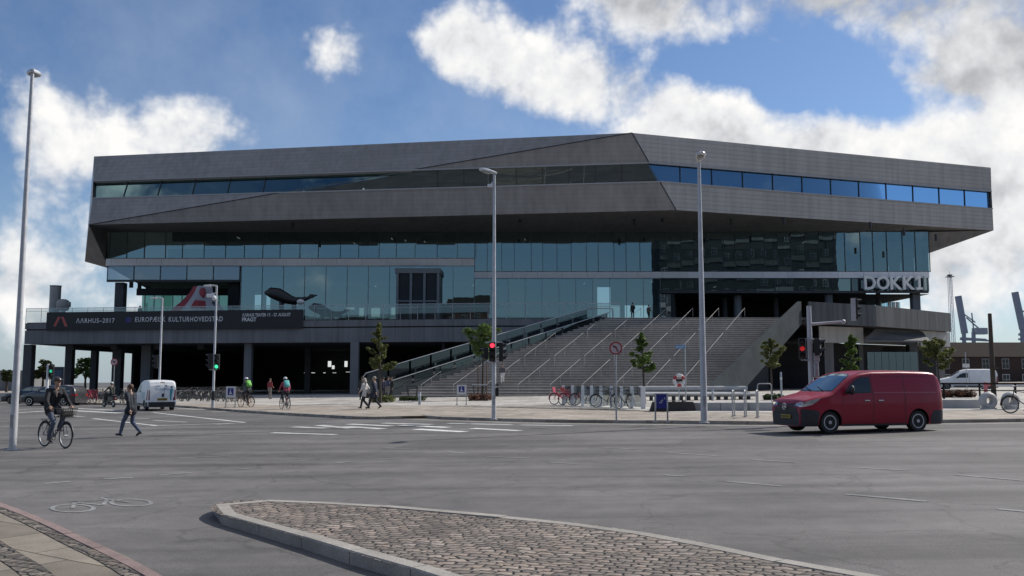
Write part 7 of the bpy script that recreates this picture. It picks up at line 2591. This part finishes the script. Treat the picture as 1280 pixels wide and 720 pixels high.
def person(label, loc, yaw, pose, top, legs, shoes=(.03, .028, .026), hair=(.04, .028, .02), h=1.75, vox=.022, coat=0.0, sleeves=True, hair_kind='short',
           helmet=None, backpack=None, grip=False, bag=None, parent_scale=1.0, cap=None, build=1.0, hem=None, group=None, turn=None, shirt=None):
    s = h / 1.75
    t = thing('person', label, 'person', loc, yaw, group)
    P_ = pose
    prim = []                                            # a, b, ra, rb, material
    B_, T_, L_, S_ = 0, 1, 2, 3
    def c(a, b, ra, rb, m): prim.append((P_[a] if isinstance(a, str) else a, P_[b] if isinstance(b, str) else b, ra * (build if m == 1 else 1), rb * (build if m == 1 else 1), m))
    sp = (P_['shR'] - P_['shL']).normalized()
    hx = (P_['hiR'] - P_['hiL']).normalized()
    for sg in (-1, 1):
        c(P_['neck'] + sp * sg * .075 - V((0, 0, .12)), P_['che'] + sp * sg * .085, .088, .105, T_)
        c(P_['che'] + sp * sg * .085, P_['pel'] + hx * sg * .07 + V((0, 0, .06)), .105, .098, T_)
        c(P_['pel'] + hx * sg * .065, P_['pel'] + hx * sg * .075 - V((0, 0, .05)), .105, .100, L_)
        k = 'R' if sg > 0 else 'L'
        c(P_['neck'] + sp * sg * .05 - V((0, 0, .06)), 'sh' + k, .060, .066, T_)
        c('sh' + k, 'el' + k, .068, .054, T_)
        c('el' + k, P_['el' + k].lerp(P_['wr' + k], .93), .052, .038, T_ if sleeves else B_)
        c('hi' + k, 'kn' + k, .096, .070, L_)
        c('kn' + k, P_['kn' + k].lerp(P_['an' + k], .94), .069, .056, L_)
        c(P_['an' + k] - V((0, 0, .02)), P_['an' + k].lerp(P_['to' + k], .9), .045, .036, S_)
        heel = P_['an' + k] - (P_['to' + k] - P_['an' + k]).normalized() * .05
        c(P_['an' + k] - V((0, 0, .03)), V((heel.x, heel.y, P_['an' + k].z - .045)), .036, .036, S_)
        if coat > 0:                                     # coat or jacket skirt
            e = P_['pel'].lerp(P_['kn' + k], min(1, coat / .45)) + hx * sg * .045
            c(P_['pel'] + hx * sg * .07 + V((0, 0, .04)), e, .115, .128, T_)
    c(P_['neck'] - V((0, 0, .05)), P_['neck'].lerp(P_['head'], .55), .056, .052, B_)
    f = P_['face'].normalized(); hd = P_['head']
    hu = V((0, 0, 1))
    c(hd + hu * .035 - f * .018, hd + hu * .03 + f * .012, .086, .082, B_)
    c(hd - hu * .03 + f * .012, hd - hu * .075 + f * .045, .070, .045, B_)
    # skin of rounded segments, merged into one continuous body
    mb = MB()
    for (a, b, ra, rb, m) in prim:
        if (a - b).length < 1e-4: b = a + V((0, 0, .001))
        mb.tube([a, a.lerp(b, .5), b], [ra, (ra + rb) / 2, rb], 12)
        mb.ball(a, ra * .995, 12); mb.ball(b, rb * .995, 12)
    o = mb.build('person_body', SKIN, None)
    md = o.modifiers.new('merge', 'REMESH'); md.mode = 'VOXEL'; md.voxel_size = vox
    ms = o.modifiers.new('soft', 'SMOOTH'); ms.iterations = 3; ms.factor = .5
    me = evaluated_mesh(o)
    out = MB()
    vs = [v.co.copy() for v in me.vertices]
    # folds in the cloth
    fs = [list(p.vertices) for p in me.polygons]
    cen = []
    mats_i = []
    for p in me.polygons:
        q = p.center; best = 1e9; bm_ = 0
        for (a, b, ra, rb, m) in prim:
            d = b - a; L2 = d.length_squared
            u = max(0, min(1, (q - a).dot(d) / L2)) if L2 > 1e-9 else 0
            dist = (q - (a + d * u)).length - (ra + (rb - ra) * u)
            if dist < best: best = dist; bm_ = m
        mats_i.append(bm_)
    face_m = {}
    wgt = [0] * len(vs)
    for fidx, f_ in enumerate(fs):
        for i in f_: wgt[i] = max(wgt[i], 1 if mats_i[fidx] in (1, 2) else 0)
    for i, v in enumerate(vs):
        if wgt[i]:
            nn = noise.noise(v * 9.0) * .010 + noise.noise(V((v.x * 6, v.y * 6, v.z * 22))) * .006
            ax = V((v.x, v.y, 0)); 
            vs[i] = v + (me.vertices[i].normal) * nn
    out.add(vs, fs, 0); out.m = list(mats_i)
    bpy.data.objects.remove(o)
    for sg, k in ((1, 'R'), (-1, 'L')):
        hand(out, P_['wr' + k], (P_['wr' + k] - P_['el' + k]) if not grip else V((0, 1, -.35)), -sg, grip)
    # nose, ears, eyes, mouth
    r = f.cross(hu).normalized()
    out.tube([hd + f * .088 + hu * .028, hd + f * .108 - hu * .002, hd + f * .092 - hu * .012], [.009, .015, .011], 7, 0)
    for sg in (-1, 1):
        out.ball(hd + r * sg * .083 - f * .005 + hu * .005, (.014, .022, .032), 8, 0)
        out.ball(hd + f * .083 + r * sg * .031 + hu * .022, .011, 8, 4)
        out.bar(hd + f * .089 + r * sg * .018 + hu * .043, hd + f * .084 + r * sg * .046 + hu * .042, .008, .007, 5, up=f)
    out.bar(hd + f * .087 - r * .022 - hu * .047, hd + f * .087 + r * .022 - hu * .047, .010, .008, 6, up=f)
    for i, q in enumerate(out.v): out.v[i] = q * s
    TM = paint('cloth_top', top, .85, var=.25, scale=5); LM = paint('cloth_legs', legs, .85, var=.25, scale=5); SM = paint('shoe', shoes, .6, var=.2)
    HM = paint('hair', hair, .7, var=.35, scale=40)
    body = out.build('body', [SKIN, TM, LM, SM, paint('eye', (.02, .02, .02), .2), HM, paint('lips', (.25, .10, .09), .5)], t, smooth='all', fix=False)
    # hair
    mb = MB()
    Mh = Matrix.Translation(hd + hu * .04 - f * .022)
    def cap_shell(rx, ry, rz, zmin_f, zmin_b, mi=0):
        n = 18; k = 8
        fang = math.atan2(f.x, f.y)
        vs = []; fs = []
        for i in range(k + 1):
            for j in range(n):
                a = 2 * PI * j / n
                front = math.cos(a)          # 1 = towards the face
                zm = zmin_b + (zmin_f - zmin_b) * max(0, front) ** .7
                th = PI / 2 - (PI / 2 - zm) * i / k
                x = rx * math.cos(th) * math.sin(a); y = ry * math.cos(th) * math.cos(a); z = rz * math.sin(th)
                q = r * x + f * y + hu * z
                q = q * (1 + .05 * noise.noise(q * 30 + hd))
                vs.append(Mh @ q)
        for i in range(k):
            for j in range(n): fs.append((i * n + j, i * n + (j + 1) % n, (i + 1) * n + (j + 1) % n, (i + 1) * n + j))
        mb.add(vs, fs, mi)
    if hair_kind == 'short': cap_shell(.094, .108, .098, .45, -.75)
    elif hair_kind == 'long': cap_shell(.100, .112, .100, .5, -1.25); mb.tube([hd - f * .06 + hu * .0, hd - f * .09 - hu * .1, hd - f * .08 - hu * .24], [.085, .085, .05], 10)
    elif hair_kind == 'hood':
        cap_shell(.108, .118, .106, .25, -1.3)
    if mb.v:
        for i, q in enumerate(mb.v): mb.v[i] = q * s
        mb.build('hair' if hair_kind != 'hood' else 'hood', HM if hair_kind != 'hood' else TM, t, smooth='all', fix=False)
    if helmet or cap:
        mb = MB(); Mh = Matrix.Translation(hd + hu * .055 - f * .012)
        cap_shell(.108, .128, .100, .12, -.12)
        if cap: mb.box(None, (.15, .09, .012), M=Matrix.Translation(hd + f * .14 + hu * .075))
        for i, q in enumerate(mb.v): mb.v[i] = q * s
        mb.build('helmet' if helmet else 'cap', paint('helmet', helmet or cap, .35, var=.1), t, smooth='all', fix=False)
    up_ = (P_['neck'] - P_['pel']).normalized(); bk = sp.cross(up_).normalized()
    if bk.y > 0: bk = -bk
    if backpack:
        c0 = P_['che'] + bk * .17 + up_ * .02
        M = Matrix.Translation(c0 * s) @ Matrix((sp.to_tuple(), (-bk).to_tuple(), up_.to_tuple())).transposed().to_4x4() @ Matrix.Scale(s, 4)
        mb = MB(); mb.box(None, (.30, .17, .42), M=M, bev=.06); mb.box(None, (.22, .06, .18), M=M @ Matrix.Translation((0, -.10, -.08)), bev=.025)
        bp = mb.build('backpack', paint('backpack', backpack, .7, var=.15, scale=5), t, smooth=True)
    if bag:
        mb = MB(); q = P_['pel'] + hx * .20 + V((0, .0, .08)); mb.box(q, (.11, .30, .26), bev=.04)
        mb.tube([q + V((0, .05, .12)), P_['shL'] + V((.02, .07, .07)), P_['shL'] + V((.02, -.06, .06)), q + V((0, -.05, .12))], .012, 5)
        for i, v in enumerate(mb.v): mb.v[i] = v * s
        mb.build('shoulder_bag', paint('bag', bag, .7), t)
    if shirt:                                            # open jacket: shirt front showing
        mb = MB()
        fr = -bk
        a = P_['neck'] + fr * .085 - V((0, 0, .05)); b = P_['che'] + fr * .118 + V((0, 0, -.02))
        mb.poly([(a - sp * .05) * s, (b - sp * .012) * s, (b + sp * .012) * s, (a + sp * .05) * s])
        mb.build('shirt', paint('shirt', shirt, .8), t, fix=False)
    return t


def spot(px, py, h=KERB):
    g = G(px, py, h); return (g.x, g.y, g.z)


BLACKJ = (.016, .016, .020); NAVY = (.022, .028, .05); JEAN = (.075, .095, .14); DARKT = (.02, .02, .024)
# the man riding towards us
p_ = ride(.75); p_['face'] = V((-.12, 1, -.05)); p_['wrR'] = V((.285, .20, 1.075))
person('man in an open black jacket and dark cap riding a bicycle at the far left', (NB.x, NB.y, NB.z), NB_YAW, p_, BLACKJ, JEAN, h=1.75, vox=.014, hair=(.05, .03, .02), cap=(.035, .022, .02), grip=True, shirt=(.36, .26, .20), coat=.12, build=1.08)
# the walker beside the lamp post
p_ = walk(.27, .18, .05, 'L'); p_['face'] = V((-.05, 1, -.12))
person('person in a dark jacket and blue jeans walking in front of the white van', spot(163, 546, 0), math.radians(72), p_, (.02, .024, .032), JEAN, h=1.64, vox=.014, hair=(.10, .055, .035), hair_kind='short', coat=.10, build=1.08)
# cyclists going away
person('cyclist in a green vest and white helmet riding away beside the framed blue board', (CG.x, CG.y, CG.z), CG_YAW, ride(.2), (.05, .06, .05), DARKT, h=1.72, helmet=(.62, .62, .62), backpack=(.16, .48, .08), grip=True)
person('cyclist in red with a teal backpack and white helmet riding away', (CT.x, CT.y, CT.z), CT_YAW, ride(.25), (.30, .05, .09), DARKT, h=1.70, helmet=(.60, .62, .62), backpack=(.10, .42, .40), grip=True)
person('rider in dark clothes and a white helmet on the motor scooter', (SC.x, SC.y, SC.z), SC_YAW, sit_scooter(), (.03, .035, .03), DARKT, h=1.72, helmet=(.60, .60, .58), grip=True)
# walking pair in front of the dark bay
p_ = walk(.26, .15, .03, 'R'); person('woman in a white coat and dark trousers walking left with a pale shoulder bag', spot(456, 511.6), math.radians(68), p_, (.58, .56, .54), DARKT, h=1.66, hair=(.42, .38, .34), hair_kind='long', coat=.14, bag=(.42, .40, .38))
p_ = walk(.26, .12, .03, 'L'); person('person in a long navy coat and dark trousers walking left beside the woman in white', spot(468.5, 511.4), math.radians(74), p_, NAVY, DARKT, h=1.74, hair=(.30, .26, .22), coat=.28, build=1.05)
# people waiting by the foot of the stairs
for (px, py, yw, col, leg, lab, hh) in ((479, 499.5, 40, (.02, .025, .05), DARKT, 'person in dark blue, leftmost of three at the left foot of the stairs', 1.72),
                                       (484.5, 498.5, -60, (.03, .04, .09), (.16, .15, .14), 'person in a blue jacket and pale trousers, middle of three by the stairs', 1.76),
                                       (489.5, 499, 120, (.018, .018, .02), DARKT, 'person all in black, nearest the stairs in the small group', 1.74)):
    person(lab, spot(px, py), math.radians(yw), stand(), col, leg, h=hh, vox=.028)
person('dark figure standing beside the column in the shade, behind the woman in white', spot(452.5, 500), math.radians(20), stand(), (.03, .03, .032), DARKT, h=1.8, vox=.028)
person('person in red under the terrace behind the cyclists', spot(337, 499), math.radians(-30), stand(), (.20, .03, .035), (.20, .17, .16), h=1.74, vox=.028)
# walker coming down the stairs
t_ = .145; k_ = int(t_ * NS)
zst = TZ * (k_ + 1) / NS; yst = Y0s + (Y1s - Y0s) * (k_ + .5) / NS
person('person in a grey top and white trousers coming down the stairs', (P(628, 480, yst).x, yst, zst), PI, walk(.14, .12, .0, 'R'), (.10, .09, .10), (.60, .58, .57), h=1.72, vox=.026)
# on the terrace
person('dark figure leaning at the railing on the left end of the terrace', (P(174, 390, 101).x, 101.2, TZ), PI * .9, stand(), (.02, .02, .024), DARKT, h=1.78, vox=.03, build=1.15)
person('person in black standing at the top of the stairs', (P(791, 395, 97).x, 97, TZ), 0.3, stand(), (.012, .012, .014), (.012, .012, .014), h=1.78, vox=.03)
person('person in a brown jacket at the top of the stairs beside the one in black', (P(811, 395, 99).x, 99, TZ), -.8, stand(), (.12, .08, .06), (.06, .06, .05), h=1.7, vox=.03)
